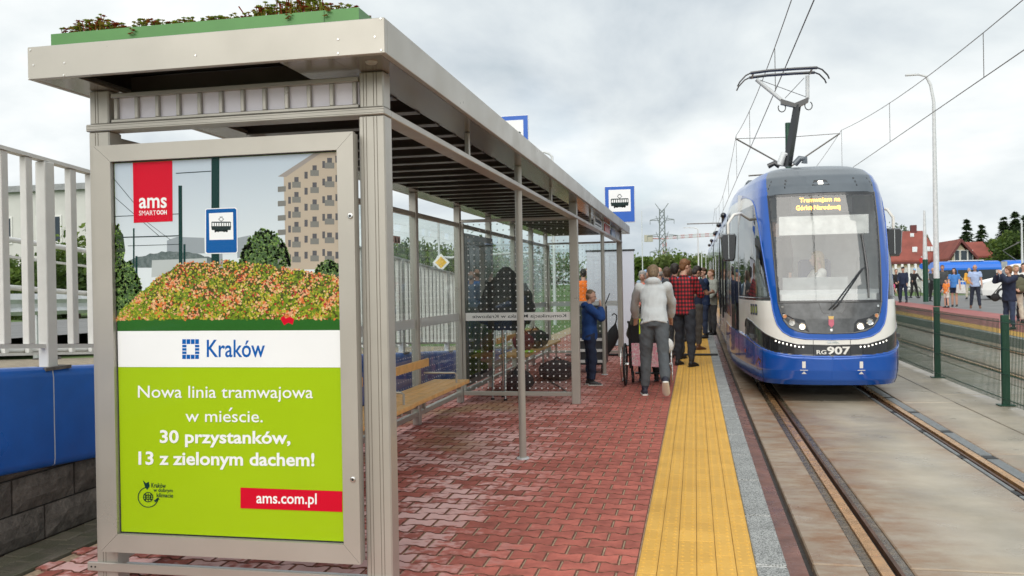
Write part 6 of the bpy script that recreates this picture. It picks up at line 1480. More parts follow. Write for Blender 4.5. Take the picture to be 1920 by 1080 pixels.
# folding coat stand with a black jacket over it, past the cross wall
ca = on(962, 742, 2, 0); cs = thing('folding_stand', 'chrome tubular stand behind the dotted glass carrying a black jacket', 'stand', (ca[0], 11.0, 0)); xc, yc = ca[0]+.02, 11.15
for dx, dy in ((-.20, -.1), (-.02, -.16), (.16, -.1), (-.12, .18), (.1, .2)):
    mb = MB(); mb.tube([(xc+dx, yc+dy, 0), (xc+dx*.8, yc+dy*.4, 1.30)], .016, 8); mb.build('leg', M_steel, cs, True); mb = MB(); mb.tube([(xc+dx, yc+dy, 0), (xc+dx, yc+dy, .025)], .026, 8); mb.build('foot', M_black, cs)
mb = MB(); mb.tube([(xc-.16, yc, 1.3), (xc+.13, yc, 1.3)], .016, 8); mb.build('cross_bar', M_steel, cs)
jk = thing('jacket', 'black jacket draped over the chrome stand behind the dotted glass', 'jacket', (xc, yc, .95))
mb = MB(); mb.tube([(xc-.02, yc, .90), (xc-.02, yc, 1.0), (xc-.02, yc, 1.35), (xc-.02, yc, 1.58), (xc-.02, yc, 1.72)], [(.25, .13), (.27, .14), (.24, .14), (.19, .11), (.05, .05)], 18); mb.tube([(xc+.18, yc-.06, 1.5), (xc+.30, yc-.1, 1.15), (xc+.26, yc-.12, .98)], [.09, .085, .06], 10); mb.tube([(xc-.20, yc-.06, 1.52), (xc-.29, yc-.1, 1.2), (xc-.28, yc-.12, 1.0)], [.09, .085, .06], 10)
QUEUE.clear(); o = mb.build('jacket_body', BLACK, jk); r = o.modifiers.new('r', 'REMESH'); r.mode = 'VOXEL'; r.voxel_size = .018; QUEUE.append((o, .016, 77))
# second bench with bags
bn2 = thing('bench', 'second slatted pine bench with bags on it beyond the dotted glass', 'bench', (-2.65, 13.5, 0))
for i in range(4): x1 = -2.445-i*.103; mb = MB(); mb.bbx(x1-.098, x1, 12.6, 16.0, .415, .455, .005); mb.build('seat_slat', M_wood, bn2)
mb = MB(); mb.bbx(-2.89, -2.862, 12.6, 15.9, .615, .70, .005); mb.build('back_slat', M_wood, bn2)
for y in (12.9, 14.3, 15.7): mb = MB(); mb.bbx(-2.905, -2.47, y-.02, y+.02, .375, .413, .003); mb.bx(-2.50, -2.47, y-.02, y+.02, .0, .374); mb.build('bracket', M_frame, bn2)
for (lab, c_, r_, m_) in (('dark red bag lying on the second bench', (-2.62, 13.3, .60), (.17, .28, .15), CL('dark_red_bag', (.16, .015, .025))), ('black backpack lying on the second bench', (-2.58, 14.1, .60), (.22, .35, .15), BLACK), ('large black equipment bag on the paving in front of the second bench', (-2.15, 13.6, .14), (.28, .55, .15), CL('black_bag', (.02, .018, .02))), ('black bag under the coat stand by the back wall', (-2.45, 12.0, .14), (.24, .3, .15), CL('sooty_bag', (.017, .017, .02)))):
    t = thing('bag', lab, 'bag', (c_[0], c_[1], c_[2]-r_[2])); mb = MB(); mb.sph(c_, r_, 18, 12); mb.sph((c_[0]+r_[0]*.2, c_[1]-r_[1]*.4, c_[2]-r_[2]*.2), (r_[0]*.7, r_[1]*.6, r_[2]*.8), 14, 10); o = mb.build('bag_body', m_, t); r = o.modifiers.new('r', 'REMESH'); r.mode = 'VOXEL'; r.voxel_size = .016; QUEUE.append((o, .012, len(QUEUE)+5))
    mb = MB(); mb.tube([(c_[0]-.05, c_[1]-r_[1]*.5, c_[2]+r_[2]*.8), (c_[0], c_[1], c_[2]+r_[2]*1.35), (c_[0]+.05, c_[1]+r_[1]*.5, c_[2]+r_[2]*.8)], .012, 6); mb.build('bag_strap', m_, t, True)
finish_people()
t = thing('glove_pair', 'neon green gloves beside the red bag on the bench', 'gloves', (-2.48, 13.0, .46)); 
for dx in (0, .07): mb = MB(); mb.sph((-2.5+dx, 12.95, .48), (.04, .09, .022), 10, 6); mb.build('glove', pm('neon_green', (.35, .75, .03), .6), t, True)
mb = MB(); pts = [Vector((*on(a, b, 2, .012)[:2], .014)) for a, b in ((1067, 740), (1056, 730), (1040, 720), (1031, 716), (1040, 708), (1032, 700), (1012, 695), (1025, 690), (1042, 688))]; mb.tube(pts, .011, 6); tag(mb.build('power_cable', M_black, None, True), 'black power cable snaking over the paving behind the dotted glass', 'cable')
mb = MB(); q0, q1 = at(1060, 667), at(1347, 664); mb.bbx(q0[0], .42, q0[1]-.05, q0[1]+.05, .002, .035, .012); mb.v = [(a, b, c+G(b)+.004) for a, b, c in mb.v]; tag(mb.build('cable_ramp', M_black), 'black cable ramp laid straight across platform and yellow strip', 'cable ramp')
# ---- dark green mesh fence between the tracks
fn = [12.48-3.29, 12.48, 15.77, 19.06, 22.35, 25.64, 28.93]; XF = 3.945
plab = ['cut by the right picture edge', 'the big one at the right', 'second from the right', 'next to the tram bumper', 'hidden behind the tram nose']
fc = thing('mesh_fence', 'dark green welded mesh fence between the two tracks', 'fence', (XF, 12.5, ZR))
for i, y in enumerate(fn):
    mb = MB(); mb.bbx(XF-.045, XF+.045, y-.03, y+.03, ZR+.01, ZR+1.18, .004); mb.v = [(a, b, c+G(b)) for a, b, c in mb.v]; po = mb.build('fence_post', M_dkgreen, fc)
    mb = MB(); mb.cbx((XF, y, ZR+.006+G(y)), (.2, .16, .014)); mb.build('foot_plate', M_dkgreen, po)
for a, b in zip(fn[:-1], fn[1:]):
    mb = MB(); y = a+.06; i = 0
    while y < b-.04: mb.tube([(XF-.052, y, ZR+.05+G(y)), (XF-.052, y, ZR+1.13+G(y))], .0042, 4, cap=False); y += .05
    tag(mb.build('mesh_wires', M_dkgreen, fc), kind='stuff')
    for z in (.10, .42, .75, 1.09):
        for dx in (-.058, -.046): mb = MB(); mb.tube([(XF+dx, a, ZR+z+G(a)), (XF+dx, b, ZR+z+G(b))], .0045, 5, cap=False); mb.build('mesh_rail', M_dkgreen, fc)

# ================================================================ LAMP POSTS, POLES
def lamp(name, label, cat, base, H, r0, r1, arm=None, green=0., group=None, head=None):
    t = thing(name, label, cat, tuple(base), group=group); b = Vector(base)
    if green: mb = MB(); mb.tube([b, b+Vector((0, 0, green))], r0*1.12, 12); mb.build('pole_foot', M_dkgreen, t, True)
    mb = MB(); pts = [b+Vector((0, 0, green)), b+Vector((0, 0, H))]; rad = [r0, r1]
    if arm: 
        pts += [b+Vector((arm[0]*.2, 0, H+arm[1]*.6)), b+Vector((arm[0]*.5, 0, H+arm[1]*.92)), b+Vector((arm[0], 0, H+arm[1]))]; rad += [r1*.9, r1*.8, r1*.7]
    mb.tube(pts, rad, 12); mb.build('pole', M_galv, t, True)
    if arm: 
        e = pts[-1]; mb = MB(); mb.cbx(e+Vector((math.copysign(.28, arm[0]), 0, .0)), (.55, .16, .06)); mb.build('lamp_head', M_galv, t)
    return t
q = at(1757, 574); lamp('lamp_post', 'tall galvanised lamp post with dark green foot and curved arm on the far platform', 'lamp post', q, on(1748, 190, 1, q[1])[2]-q[2], .13, .07, (-.62, 1.25), on(1757, 522, 1, q[1])[2]-q[2])
q = at(1736, 566); lamp('catenary_pole', 'slim pole with green lower half left of the tall lamp post', 'pole', q, on(1734, 395, 1, q[1])[2]-q[2], .12, .05, None, 2.2)
q = on(1035, 280, 1, 30.); lamp('lamp_post', 'short-armed street lamp rising behind the shelter roof', 'lamp post', (q[0], 30, 0), q[2]-.25, .06, .045, (-.55, .18))
for i, (px, top) in enumerate(((1310, 430), (1316, 470), (1324, 478), (1205, 395))):
    y = (90, 120, 150, 140)[i]; b = on(px, 510, 1, y); lamp('lamp_post', ('thin lamp post left of the tram far down the line', 'smaller far lamp post close to the tram side', 'smallest far lamp post against the tram side', 'far grey pole rising behind the crowd and pylon')[i], 'lamp post', (b[0], y, G(70)), on(px, top, 1, y)[2]-G(70), .09, .05, (-.9, .2) if i == 0 else None, group='distant lamp posts')
b = on(1918, 560, 1, 60); lamp('lamp_post', 'grey lamp post at the very right edge before the fir trees', 'lamp post', (b[0], 60, G(60)), on(1918, 415, 1, 60)[2]-G(60), .09, .05)
# priority road sign seen through the shelter glass
xs_, ys_ = -13.0, None
q = on(827, 492, 1, 34.); ps = thing('road_sign', 'yellow and white diamond priority sign on an arched pole seen through the glass', 'road sign', (q[0]-.1, 34, 0))
for nm, r_, m_, dy in (('diamond_plate', .36, M_white, 0), ('diamond_face', .24, pm('sign_yellow', (.78, .46, .02), .4), -.012)):
    mb = MB(); mb.prism([(q[0]+r_*a, 34+dy, q[2]+r_*b) for a, b in ((0, -1), (1, 0), (0, 1), (-1, 0))], (0, .02 if dy == 0 else .008, 0)); mb.build(nm, m_, ps)
mb = MB(); mb.bx(q[0]-.36, q[0]+.40, 33.99, 34.02, q[2]-.78, q[2]-.38); mb.build('orange_plate', pm('sign_orange', (.75, .30, .02), .4), ps)
mb = MB(); mb.tube([(q[0]-.1, 34.06, 0), (q[0]-.1, 34.06, q[2]+1.6)], .045, 8); mb.build('pole', M_galv, ps, True)
a0 = on(805, 497, 1, 34.); a1 = on(862, 480, 1, 34.); am = thing('gantry_arm', 'thin arched traffic gantry behind the diamond sign', 'gantry', (a0[0], 34.4, 0)); mb = MB(); mb.tube([(a0[0], 34.4, 0), (a0[0], 34.4, a0[2]-.2), (a0[0]+.25, 34.4, a0[2]+.35), (a0[0]+.8, 34.4, a1[2]-.05), (a1[0], 34.4, a1[2]), (a1[0]+3, 34.4, a1[2]+.1)], .05, 8); mb.build('arm', M_galv, am, True)

# ================================================================ TREES
M_bark = pm('bark', (.07, .05, .035), .9, var=.3, vs=6, bump=.8, bs=20)
F1 = foliage('leaves_mid', (.055, .10, .018), (.16, .23, .045)); F2 = foliage('leaves_dark', (.028, .055, .014), (.09, .14, .03)); F3 = foliage('needles', (.025, .055, .025), (.075, .115, .04)); F4 = foliage('leaves_pale', (.09, .13, .035), (.19, .24, .07))
def broad(label, base, H, Wd, mat, seed, group, nl=2600, leaf=.16):
    rg = random.Random(seed); b = Vector(base); t = thing('tree', label, 'tree', base, group=group)
    mb = MB(); mb.tube([b, b+Vector((rg.uniform(-.1, .1)*Wd*.2, 0, H*.35)), b+Vector((rg.uniform(-.1, .1)*Wd*.3, 0, H*.75))], [H*.028, H*.02, H*.006], 8)
    cl_ = []
    for i in range(16):
        a = rg.uniform(0, 6.28); u = rg.random(); rr = Wd/2*math.sqrt(rg.random())*(.9 if u < .7 else .5); z = H*(.28+.62*u); s = Wd*rg.uniform(.12, .22)
        c_ = b+Vector((rr*math.cos(a), rr*math.sin(a), z)); cl_.append((c_, s)); mb.tube([b+Vector((0, 0, H*rg.uniform(.22, .5))), b.lerp(c_, .5)+Vector((0, 0, H*.12)), c_], [H*.010, H*.006, H*.002], 5)
    mb.build('trunk', M_bark, t)
    mb = MB()
    for i in range(nl):
        c_, s = rg.choice(cl_); d = Vector((rg.gauss(0, 1), rg.gauss(0, 1), rg.gauss(0, .8))); d.normalize(); p_ = c_+d*s*(rg.random()**.4)
        u_ = Vector((rg.gauss(0, 1), rg.gauss(0, 1), rg.gauss(0, 1))).normalized(); w_ = u_.cross(Vector((rg.gauss(0, 1), rg.gauss(0, 1), rg.gauss(0, 1)))).normalized(); l = leaf*rg.uniform(.6, 1.4)
        mb.add([p_-u_*l, p_+w_*l*.55, p_+u_*l, p_-w_*l*.55], [(0, 1, 2, 3)])
    tag(mb.build('crown', mat, t)); return t
def fir(label, base, H, Wd, seed, group, nl=2400):
    rg = random.Random(seed); b = Vector(base); t = thing('fir_tree', label, 'tree', base, group=group)
    mb = MB(); mb.tube([b, b+Vector((0, 0, H*.98))], [H*.02, H*.002], 8); mb.build('trunk', M_bark, t); mb = MB()
    tiers = 32
    for k in range(tiers):
        z = H*(.12+.86*(k+rg.uniform(-.6, .6))/tiers); rr = Wd/2*(1-k/tiers)**.85*rg.uniform(.8, 1.1); nb = max(5, int(11*(1-k/tiers)+4))
        for j in range(nb):
            a = rg.uniform(0, 6.28); r2 = rr*rg.uniform(.65, 1.1); m_ = max(4, int(nl*1.1/(tiers*nb)))
            for i in range(m_):
                u = (i+rg.random())/m_; p_ = b+Vector((math.cos(a)*r2*u, math.sin(a)*r2*u, z-r2*.45*u*u+rg.uniform(-.12, .12)*H*.12)); l = H*.036*(1.2-.4*u)*rg.uniform(.7, 1.3)
                d = Vector((math.cos(a+rg.uniform(-.9, .9)), math.sin(a+rg.uniform(-.9, .9)), rg.uniform(-.55, .1))).normalized(); w_ = d.cross(Vector((rg.gauss(0, .4), rg.gauss(0, .4), 1))).normalized()
                mb.add([p_-d*l*.3, p_+w_*l*.4, p_+d*l*1.3, p_-w_*l*.4], [(0, 1, 2, 3)])
    mb.build('crown', F3, t); return t
def spot(px, Y): p = on(px, 540, 1, Y); return (p[0], Y, G(70) if Y > 60 else G(Y))
def hgt(px, py, Y): return on(px, py, 1, Y)[2]-(G(70) if Y > 60 else G(Y))
firs = [(1800, 445, 128, 4.0), (1814, 407, 132, 5.0), (1842, 418, 130, 6.5), (1884, 405, 120, 6.0), (1905, 392, 118, 7.5), (1925, 396, 112, 8)]
fl = ['shortest fir just right of the big red roof', 'slender fir with a spire top above the small house', 'rounded dark pine above the small house', 'fir left of the tallest firs at the right edge', 'tall broad fir near the right edge', 'fir cut off by the right picture edge']
for i, (px, top, Y, w_) in enumerate(firs): fir(fl[i], spot(px, Y), hgt(px, top, Y), w_, 20+i, 'firs behind the houses')
for i, (px, top, Y, w_, m_) in enumerate(((1872, 448, 122, 5.5, F2), (1895, 436, 116, 6.5, F1), (1922, 440, 110, 7, F2), (1851, 478, 106, 2.4, F1), (1662, 398, 150, 9, F2))):
    broad(('dark leafy tree right of the small house', 'large leafy tree above the second tram', 'leafy tree at the right edge above the second tram', 'low bush by the small house gable', 'dark tree seen behind the right tram mirror')[i], spot(px, Y), hgt(px, top, Y), w_, m_, 40+i, 'leafy trees at the right', 3600, .20)
far_t = [(1196, 483, 150, 7, F1), (1212, 488, 170, 8, F2), (1232, 484, 180, 9, F1), (1252, 476, 160, 8, F4), (1272, 474, 165, 9, F1), (1290, 484, 190, 9, F2), (1310, 480, 190, 9, F4), (1330, 482, 200, 10, F1), (1180, 486, 160, 9, F1), (1345, 486, 180, 10, F2)]
fw_ = ['at the edge of the white backdrop', 'second right of the white backdrop', 'left of the pylon foot', 'pale and rounded right at the pylon foot', 'tallest behind the plaid shirt', 'dark right of the tallest one', 'pale behind the far lamp post', 'next to the tram side', 'behind the backdrop', 'partly behind the tram']
for i, (px, top, Y, w_, m_) in enumerate(far_t): broad('far green tree '+fw_[i], spot(px, Y), max(3, hgt(px, top, Y)), w_, m_, 60+i, 'far trees down the line', 1800, .30)
lt = [(745, 468, 48, 5.5, F1), (765, 462, 50, 6, F2), (800, 462, 46, 5, F2), (822, 456, 44, 5.5, F1), (846, 458, 46, 6, F2), (880, 470, 52, 6, F1), (730, 480, 40, 4, F2), (905, 474, 60, 7, F1), (960, 478, 70, 8, F2), (1040, 480, 80, 9, F1)]
lw = ['behind the left glass bay, pale one', 'behind the left glass bay, by the post', 'left of the diamond road sign', 'right above the diamond road sign', 'right of the diamond road sign', 'behind the rear advert case', 'low at the first glass bay', 'behind the dotted glass', 'behind the coat stand', 'behind the far glass wall']
for i, (px, top, Y, w_, m_) in enumerate(lt): broad('leafy tree '+lw[i], spot(px, Y), hgt(px, top, Y), w_, m_, 80+i, 'trees seen through the shelter', 2600, .13)
for i, (px, top, Y, w_) in enumerate(((10, 505, 30, 5), (62, 498, 33, 5.5), (105, 502, 31, 5), (150, 494, 30, 5.5), (178, 440, 32, 5))):
    broad(('hedge bush at the left picture edge', 'hedge bush left of the wide railing post', 'hedge bush right of the wide railing post', 'hedge bush behind the last visible balusters', 'taller tree peeking out beside the shelter post')[i], spot(px, Y), hgt(px, top, Y), w_, F2 if i % 2 else F1, 120+i, 'hedge across the side road', 3000, .13)
# ================================================================ HOUSES, SECOND TRAM, VAN
M_tile = pm('red_roof_tile', (.25, .065, .047), .75, var=.12, vs=.8, bump=.2, bs=6); M_cream = pm('cream_render', (.58, .50, .36), .8, var=.05, vs=.5); M_fasc = pm('dark_red_fascia', (.13, .03, .03), .6)
def box_pts(px0, px1, Y): return on(px0, 520, 1, Y)[0], on(px1, 520, 1, Y)[0]
GZ = G(70)
# big house: long roof slope towards us
Y = 120; xa, xb = box_pts(1640, 1768, Y); ez = on(1720, 489, 1, Y)[2]; rz_ = on(1720, 436, 1, Y+6)[2]
hA = thing('house', 'large house with one broad red tiled roof and skylights behind the far platform', 'house', ((xa+xb)/2, Y, GZ))
mb = MB(); mb.prism([(xa, Y+.4, GZ-.3), (xb-.3, Y+.4, GZ-.3), (xb-.3, Y+.4, ez), (xa, Y+.4, ez)], (0, 11, 0)); mb.prism([(xb-.32, Y+.45, ez), (xb-.32, Y+11.4, ez), (xb-.32, Y+6, rz_-.2)], (.01, 0, 0)); mb.build('wall', M_cream, hA)
mb = MB(); mb.prism([(xa-.5, Y, ez-.15), (xb, Y, ez-.15), (xb-.9, Y+6, rz_), (xa-.5, Y+6, rz_)], (0, 0, .22)); mb.prism([(xa-.5, Y+6.02, rz_), (xb-.9, Y+6.02, rz_), (xb, Y+12, ez-.15), (xa-.5, Y+12, ez-.15)], (0, 0, .22)); rf = mb.build('roof', M_tile, hA)
def on_roof(px, py):
    n_ = Vector((0, -(rz_-ez+.15), 6)).normalized(); p0 = Vector((0, Y, ez+.07)); r_ = Vector(ray(px, py)); t_ = n_.dot(p0-Vector(CAM))/n_.dot(r_); return Vector(CAM)+r_*t_, n_
for (px, py, w_, h_) in ((1710, 442, 7, 6), (1715, 469, 9, 9), (1741, 468, 6, 8), (1749, 468, 8, 8)):
    mb = MB(); pts = []
    for a, b in ((-.5, .5), (.5, .5), (.5, -.5), (-.5, -.5)): p_, n_ = on_roof(px+a*w_, py+b*h_); pts.append(p_+n_*.04)
    mb.prism(pts, n_*.10); sk_ = mb.build('skylight', M_bframe, rf); mb = MB(); c_ = sum(pts, Vector())/4; mb.poly([c_+(p_-c_)*.8+n_*.115 for p_ in pts]); mb.build('pane', pm('skylight_glass', (.55, .6, .62), .1), sk_)
mb = MB(); mb.bx(xb-2.4, xb-1.7, Y+5.6, Y+6.4, rz_-.2, rz_+1.0); mb.build('chimney', M_fasc, rf); mb = MB(); mb.bx(xa-.5, xb, Y-.06, Y-.002, ez-.38, ez-.12); mb.build('gutter', M_fasc, rf)
# small house: gable to the camera, side wing
Y = 112; xa, xb = box_pts(1779, 1836, Y); ez = on(1800, 483, 1, Y)[2]; rz_ = on(1807, 452, 1, Y)[2]; xm = (xa+xb)/2-.2
hB = thing('house', 'smaller cream house with red roof and front gable right of the large one', 'house', ((xa+xb)/2, Y, GZ))
mb = MB(); mb.prism([(xa+.5, Y+.5, GZ-.3), (xb-.5, Y+.5, GZ-.3), (xb-.5, Y+.5, ez-.1), (xm, Y+.5, rz_-.35), (xa+.5, Y+.5, ez-.1)], (0, 9, 0)); mb.build('wall', M_cream, hB)
for s0, s1 in (((xa, ez-.35), (xm, rz_)), ((xm, rz_), (xb, ez-.35))): mb = MB(); mb.prism([(s0[0], Y, s0[1]), (s1[0], Y, s1[1]), (s1[0], Y, s1[1]+.28), (s0[0], Y, s0[1]+.28)], (0, 10, 0)); r1 = mb.build('roof', M_tile, hB); mb = MB(); mb.prism([(s0[0], Y-.05, s0[1]-.1), (s1[0], Y-.05, s1[1]-.1), (s1[0], Y-.05, s1[1]+.3), (s0[0], Y-.05, s0[1]+.3)], (0, .045, 0)); mb.build('verge_board', M_fasc, r1)
x2 = on(1856, 480, 1, Y+5)[0]; mb = MB(); mb.prism([(xm, Y+3, ez), (x2, Y+3, ez), (x2-.5, Y+6, rz_-.1), (xm, Y+6, rz_-.1)], (0, 0, .2)); mb.build('wing_roof', M_tile, hB); mb = MB(); mb.bx(xm, x2-.4, Y+3.4, Y+9, GZ-.3, ez-.02); mb.build('wing_wall', M_cream, hB)
for px in (1794, 1807, 1819):
    c_ = on(px, 479, 1, Y+.5); mb = MB(); w_ = .22 if px != 1807 else .32; mb.bx(c_[0]-w_-.08, c_[0]+w_+.08, Y+.42, Y+.498, c_[2]-.75, c_[2]+.65); wn = mb.build('window', M_bframe, hB); mb = MB(); mb.bx(c_[0]-w_, c_[0]+w_, Y+.39, Y+.418, c_[2]-.67, c_[2]+.57); mb.build('pane', M_bwin, wn)
# pale noise wall / fence of posts in front of the houses
nw = thing('noise_barrier', 'pale grey panelled noise barrier with white posts before the large house', 'barrier', (20, 92, GZ))
xa, xb = box_pts(1655, 1742, 92); zt2 = on(1700, 495, 1, 92)[2]; n = 7
for i in range(n):
    a, b = xa+(xb-xa)*i/n, xa+(xb-xa)*(i+1)/n; mb = MB(); mb.bx(a+.1, b-.1, 92, 92.1, GZ-.2, zt2-.35); mb.build('panel', pm('pale_panel', (.5, .5, .47), .7, var=.06), nw); mb = MB(); mb.bx(a-.09, a+.09, 91.9, 92.2, GZ-.2, zt2); mb.build('barrier_post', M_white, nw)
mb = MB(); mb.bx(xa, xb, 91.86, 91.96, zt2-1.5, zt2-1.3); mb.build('barrier_rail', M_white, nw)
sgn = thing('road_sign', 'small round red and blue road signs on a pole left of the lamp post', 'road sign', spot(1729, 70)); bse = Vector(spot(1729, 70)); zz = on(1730, 488, 1, 70)[2]
mb = MB(); mb.tube([bse, (bse.x, 70, zz+.3)], .04, 8); mb.build('pole', M_galv, sgn)
for dz, m_, nm in ((0, RED, 'red_disc'), (-.45, M_signblue, 'blue_disc')): mb = MB(); mb.tube([(bse.x, 69.93, zz+dz), (bse.x, 69.9, zz+dz)], .20, 18); mb.build(nm, m_, sgn)
# second blue tram crossing behind
Y2 = 84.; xa = on(1742, 510, 1, Y2)[0]; xb = on(1990, 510, 1, Y2)[0]; zb2 = GZ-.1
t2 = thing('tram', 'second blue tram passing sideways behind the far platform', 'tram', ((xa+xb)/2, Y2, zb2)); h2 = on(1820, 489, 1, Y2)[2]-zb2; sc_ = h2/3.35
xm1 = on(1884, 510, 1, Y2)[0]
T_blue2 = pm('tram_blue_plain', (.006, .14, .62), .35, var=.04)
for k, (a, b) in enumerate(((xa, xm1-.25), (xm1+.25, xb))):
    prof = [(0, .35), (-.02, .9), (0, 1.1), (0, 2.3), (.05, 2.6), (.2, 2.95), (.5, 3.25), (1.2, 3.35)]
    def side(z0, z1, name, mat, y_=0.): mb = MB(); mb.bx(a, b, Y2+y_, Y2+2.4, zb2+z0*sc_, zb2+z1*sc_); return mb.build(name, mat, t2)
    mb = MB(); pts = [(0., .35), (0, 2.55), (.12, 2.95), (.45, 3.22), (1.2, 3.35), (1.95, 3.22), (2.28, 2.95), (2.4, 2.55), (2.4, .35)]
    e = 1.3 if k == 0 else .0
    v = [(a+(e*(z/3.35)**2*.5 if k == 0 else 0), Y2+y_, zb2+z*sc_) for y_, z in pts]+[(b, Y2+y_, zb2+z*sc_) for y_, z in pts]; m_ = len(pts)
    mb.add(v, [(i, (i+1) % m_, m_+(i+1) % m_, m_+i) for i in range(m_)]+[tuple(range(m_))[::-1], tuple(range(m_, 2*m_))]); hb = mb.build('body', T_blue2, t2)
    mb = MB(); mb.bx(a+.5, b-.1, Y2-.02, Y2-.002, zb2+1.0*sc_, zb2+1.12*sc_); mb.build('white_stripe', T_white, hb)
    L_ = b-a-.9; nwi = max(2, int(L_/1.6))
    for i in range(nwi): 
        x0_ = a+.7+i*L_/nwi; mb = MB(); mb.bx(x0_, x0_+L_/nwi-.07, Y2-.03, Y2-.004, zb2+1.2*sc_, zb2+2.35*sc_); mb.build('side_window', pm('tram2_window', (.02, .028, .035), .08), hb)
    mb = MB(); mb.bbx(a+2, b-1.2, Y2+.6, Y2+1.8, zb2+3.3*sc_, zb2+3.45*sc_, .05); mb.build('roof_unit', M_galv, t2)
mb = MB(); mb.bx(xm1-.24, xm1+.24, Y2+.08, Y2+2.3, zb2+.4*sc_, zb2+3.2*sc_); mb.build('bellows', pm('bellows_grey', (.35, .36, .36), .8), t2)
for px in (1760, 1790, 1850, 1870, 1900, 1915): x_ = on(px, 510, 1, Y2)[0]; mb = MB(); mb.tube([(x_, Y2+.3, zb2+.33), (x_, Y2+.42, zb2+.33)], .33, 16); mb.build('wheel', M_black, t2)
k0, k1, k2 = on(1905, 487, 1, Y2+1.2), on(1880, 470, 1, Y2+1.2), on(1912, 454, 1, Y2+1.2)
mb = MB(); mb.tube([k0, k1, k2], .05, 6); mb.build('pantograph_arm', M_wire, t2); mb = MB(); mb.tube([(k2[0], Y2+.4, k2[2]), (k2[0], Y2+2, k2[2])], .04, 6); mb.build('pantograph_head', M_wire, t2)
# white van
vq = gp(1846, 560); vx, vy = vq[0], vq[1]; vz = G(vy)-.07
vn = thing('van', 'white van parked on the road behind the bald man in light blue', 'van', (vx+2, vy, vz)); W_paint = pm('van_white', (.78, .78, .77), .2, var=.02, coat=.6)
pr = [(0, .30), (-.05, .55), (.02, .85), (.35, 1.02), (1.05, 1.18), (1.75, 1.85), (2.2, 1.95), (4.9, 1.93), (5.05, 1.5), (5.05, .35)]
mb = MB(); v = []; wds = [.86, .90, .92, .93, .94, .84, .82, .82, .9, .92]
for sg in (-1, 1): v += [(vx+a, vy+1.0+sg*w_, vz+z) for (a, z), w_ in zip(pr, wds)]
k = len(pr); mb.add(v, [(i, (i+1) % k, k+(i+1) % k, k+i) for i in range(k)]+[tuple(range(k)), tuple(range(k, 2*k))[::-1]]); vb = mb.build('body', W_paint, vn); bv = vb.modifiers.new('b', 'BEVEL'); bv.width = .05; bv.segments = 3
mb = MB(); mb.prism([(vx-.055, vy+.55, vz+.62), (vx-.055, vy+1.45, vz+.62), (vx-.0, vy+1.45, vz+.84), (vx-.0, vy+.55, vz+.84)], (-.02, 0, 0)); mb.build('grille', M_black, vn)
mb = MB(); mb.prism([(vx-.09, vy+.92, vz+.66), (vx-.09, vy+1.08, vz+.66), (vx-.05, vy+1.08, vz+.82), (vx-.05, vy+.92, vz+.82)], (-.01, 0, 0)); mb.build('grille_badge', M_steel, vn)
for s0 in (.10, 1.55): mb = MB(); mb.prism([(vx+.02, vy+s0, vz+.72), (vx+.02, vy+s0+.36, vz+.72), (vx+.10, vy+s0+.36, vz+.92), (vx+.22, vy+s0, vz+.95)], (-.06, 0, .0)); mb.build('headlight', M_steel, vn)
mb = MB(); mb.prism([(vx-.06, vy+.75, vz+.42), (vx-.06, vy+1.25, vz+.42), (vx-.065, vy+1.25, vz+.53), (vx-.065, vy+.75, vz+.53)], (-.01, 0, 0)); mb.build('number_plate', M_white, vn)
mb = MB(); mb.prism([(vx+1.12, vy+.18, vz+1.24), (vx+1.12, vy+1.82, vz+1.24), (vx+1.72, vy+1.74, vz+1.82), (vx+1.72, vy+.26, vz+1.82)], (-.03, 0, .03)); mb.build('windscreen', M_bwin, vn)
for a, b in ((1.75, 2.7), (2.8, 4.7)): mb = MB(); mb.prism([(vx+a, vy+.075, vz+1.25), (vx+b, vy+.075, vz+1.25), (vx+b, vy+.155, vz+1.80), (vx+a+.1, vy+.155, vz+1.80)], (0, -.02, 0)); mb.build('side_window', M_bwin, vn)
for a in (.95, 4.1):
    for s0 in (.08, 1.72): mb = MB(); mb.tube([(vx+a, vy+s0, vz+.33), (vx+a, vy+s0+.2, vz+.33)], .33, 20); wl = mb.build('wheel', M_black, vn); mb = MB(); mb.tube([(vx+a, vy+s0-.01, vz+.33), (vx+a, vy+s0+.21, vz+.33)], .2, 14); mb.build('rim', M_galv, wl)
# ================================================================ PYLON, CRANE, FAR ROOF
M_lat = pm('lattice_steel', (.22, .25, .25), .6, .3); Yp = 330.
pb = on(1243, 510, 1, Yp); zt3 = on(1241, 386, 1, Yp)[2]
py_ = thing('pylon', 'lattice electricity pylon with three pairs of arms behind the crowd', 'pylon', (pb[0], Yp, GZ)); Hp = zt3-GZ; xp = pb[0]
def wd(z): return interp(z/Hp, [0, .45, 1], [3.6, 1.1, .8])
lv = [0, .12, .23, .33, .42, .5, .58, .66, .74, .82, .90, .96]
mb = MB()
for sx in (-1, 1):
    for sy in (-1, 1): mb.tube([(xp+sx*wd(z*Hp), Yp+sy*wd(z*Hp), GZ+z*Hp) for z in lv], .17, 4)
for a, b in zip(lv[:-1], lv[1:]):
    wa, wb_ = wd(a*Hp), wd(b*Hp); za, zb_ = GZ+a*Hp, GZ+b*Hp
    for sy in (-1, 1): mb.tube([(xp-wa, Yp+sy*wa, za), (xp+wb_, Yp+sy*wb_, zb_)], .09, 4); mb.tube([(xp+wa, Yp+sy*wa, za), (xp-wb_, Yp+sy*wb_, zb_)], .09, 4)
mb.build('tower', M_lat, py_)
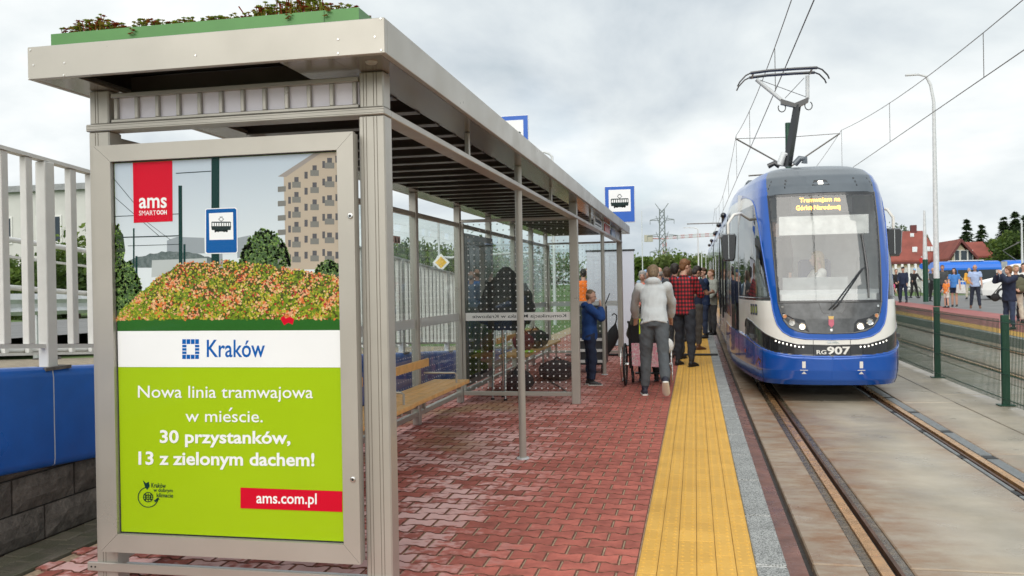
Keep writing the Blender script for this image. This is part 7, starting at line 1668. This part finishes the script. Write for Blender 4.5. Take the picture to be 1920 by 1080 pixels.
for zf_, ln_ in ((.82, 3.6), (.62, 4.7), (.42, 3.8)):
    for sg in (-1, 1):
        z_ = GZ+zf_*Hp; mb = MB(); w_ = wd(zf_*Hp); mb.tube([(xp+sg*w_, Yp, z_), (xp+sg*(ln_+.9), Yp, z_+.1)], .13, 4); mb.tube([(xp+sg*w_, Yp, z_+.9), (xp+sg*(ln_+.9), Yp, z_+.15)], .1, 4); mb.tube([(xp+sg*w_, Yp, z_-1.6), (xp+sg*(w_+1.3), Yp, z_-.2+1.9)], .1, 4); ar = mb.build('cross_arm', M_lat, py_)
        mb = MB(); mb.tube([(xp+sg*(ln_+.8), Yp, z_), (xp+sg*(ln_+.8), Yp, z_-1.5)], .09, 4); mb.build('insulator', M_lat, ar)
for sg in (-1, 1): mb = MB(); mb.tube([(xp+sg*.7, Yp, GZ+.95*Hp), (xp+sg*2.4, Yp, GZ+1.03*Hp)], .12, 4); mb.build('peak_horn', M_lat, py_)
Yc = 520.; c0, c1, c2 = on(1246, 448, 1, Yc), on(1216, 447, 1, Yc), on(1345, 442, 1, Yc); M_cr = pm('hazed_crane_red', (.50, .25, .24), .7); M_cw = pm('hazed_crane_white', (.55, .56, .56), .7)  # distance haze mixed into the crane's red and white
cr = thing('tower_crane', 'red and white tower crane paled by painted haze with a long level jib far behind the pylon', 'crane', (c0[0], Yc, GZ))
mb = MB()
for i in range(12):
    za, zb_ = GZ+(c0[2]-GZ)*i/12, GZ+(c0[2]-GZ)*(i+1)/12; mb.cur = i % 2
    for sg in (-1, 1): mb.tube([(c0[0]+sg*1., Yc, za), (c0[0]+sg*1., Yc, zb_)], .25, 4); mb.tube([(c0[0]-sg*1., Yc, za), (c0[0]+sg*1., Yc, zb_)], .15, 4)
mb.build('crane_mast', [M_cr, M_cw], cr)
mb = MB(); n = 26
for i in range(n):
    a, b = Vector(c0).lerp(Vector(c2), i/n), Vector(c0).lerp(Vector(c2), (i+1)/n); mb.cur = (i//2) % 2; up = Vector((0, 0, 1.6)); mb.tube([a, b], .22, 4); mb.tube([a+up, b+up], .2, 4); mb.tube([a, (a+b)/2+up], .12, 4); mb.tube([(a+b)/2+up, b], .12, 4)
mb.build('jib', [M_cr, M_cw], cr); mb = MB(); mb.tube([c0, c1], .35, 4); cj = mb.build('counter_jib', M_cr, cr); mb = MB(); mb.cbx(c1, (5, 2.5, 4)); mb.build('counterweight', pm('crane_block', (.45, .43, .36), .8), cj)
Yh = 200.; xa, xb = box_pts(1297, 1316, Yh); zt4 = on(1305, 481, 1, Yh)[2]; sh3 = thing('far_building', 'dark slate roofed building far away beside the tram', 'building', ((xa+xb)/2, Yh, GZ)); mb = MB(); mb.bx(xa+.3, xb-.3, Yh+.3, Yh+8, GZ-.5, zt4-2); mb.build('wall', M_cream, sh3); mb = MB(); mb.prism([(xa, Yh, zt4-2), (xb, Yh, zt4-2), (xb-.6, Yh+4, zt4), (xa+.4, Yh+4, zt4)], (0, 0, .2)); mb.build('roof', pm('slate', (.10, .12, .15), .6), sh3)
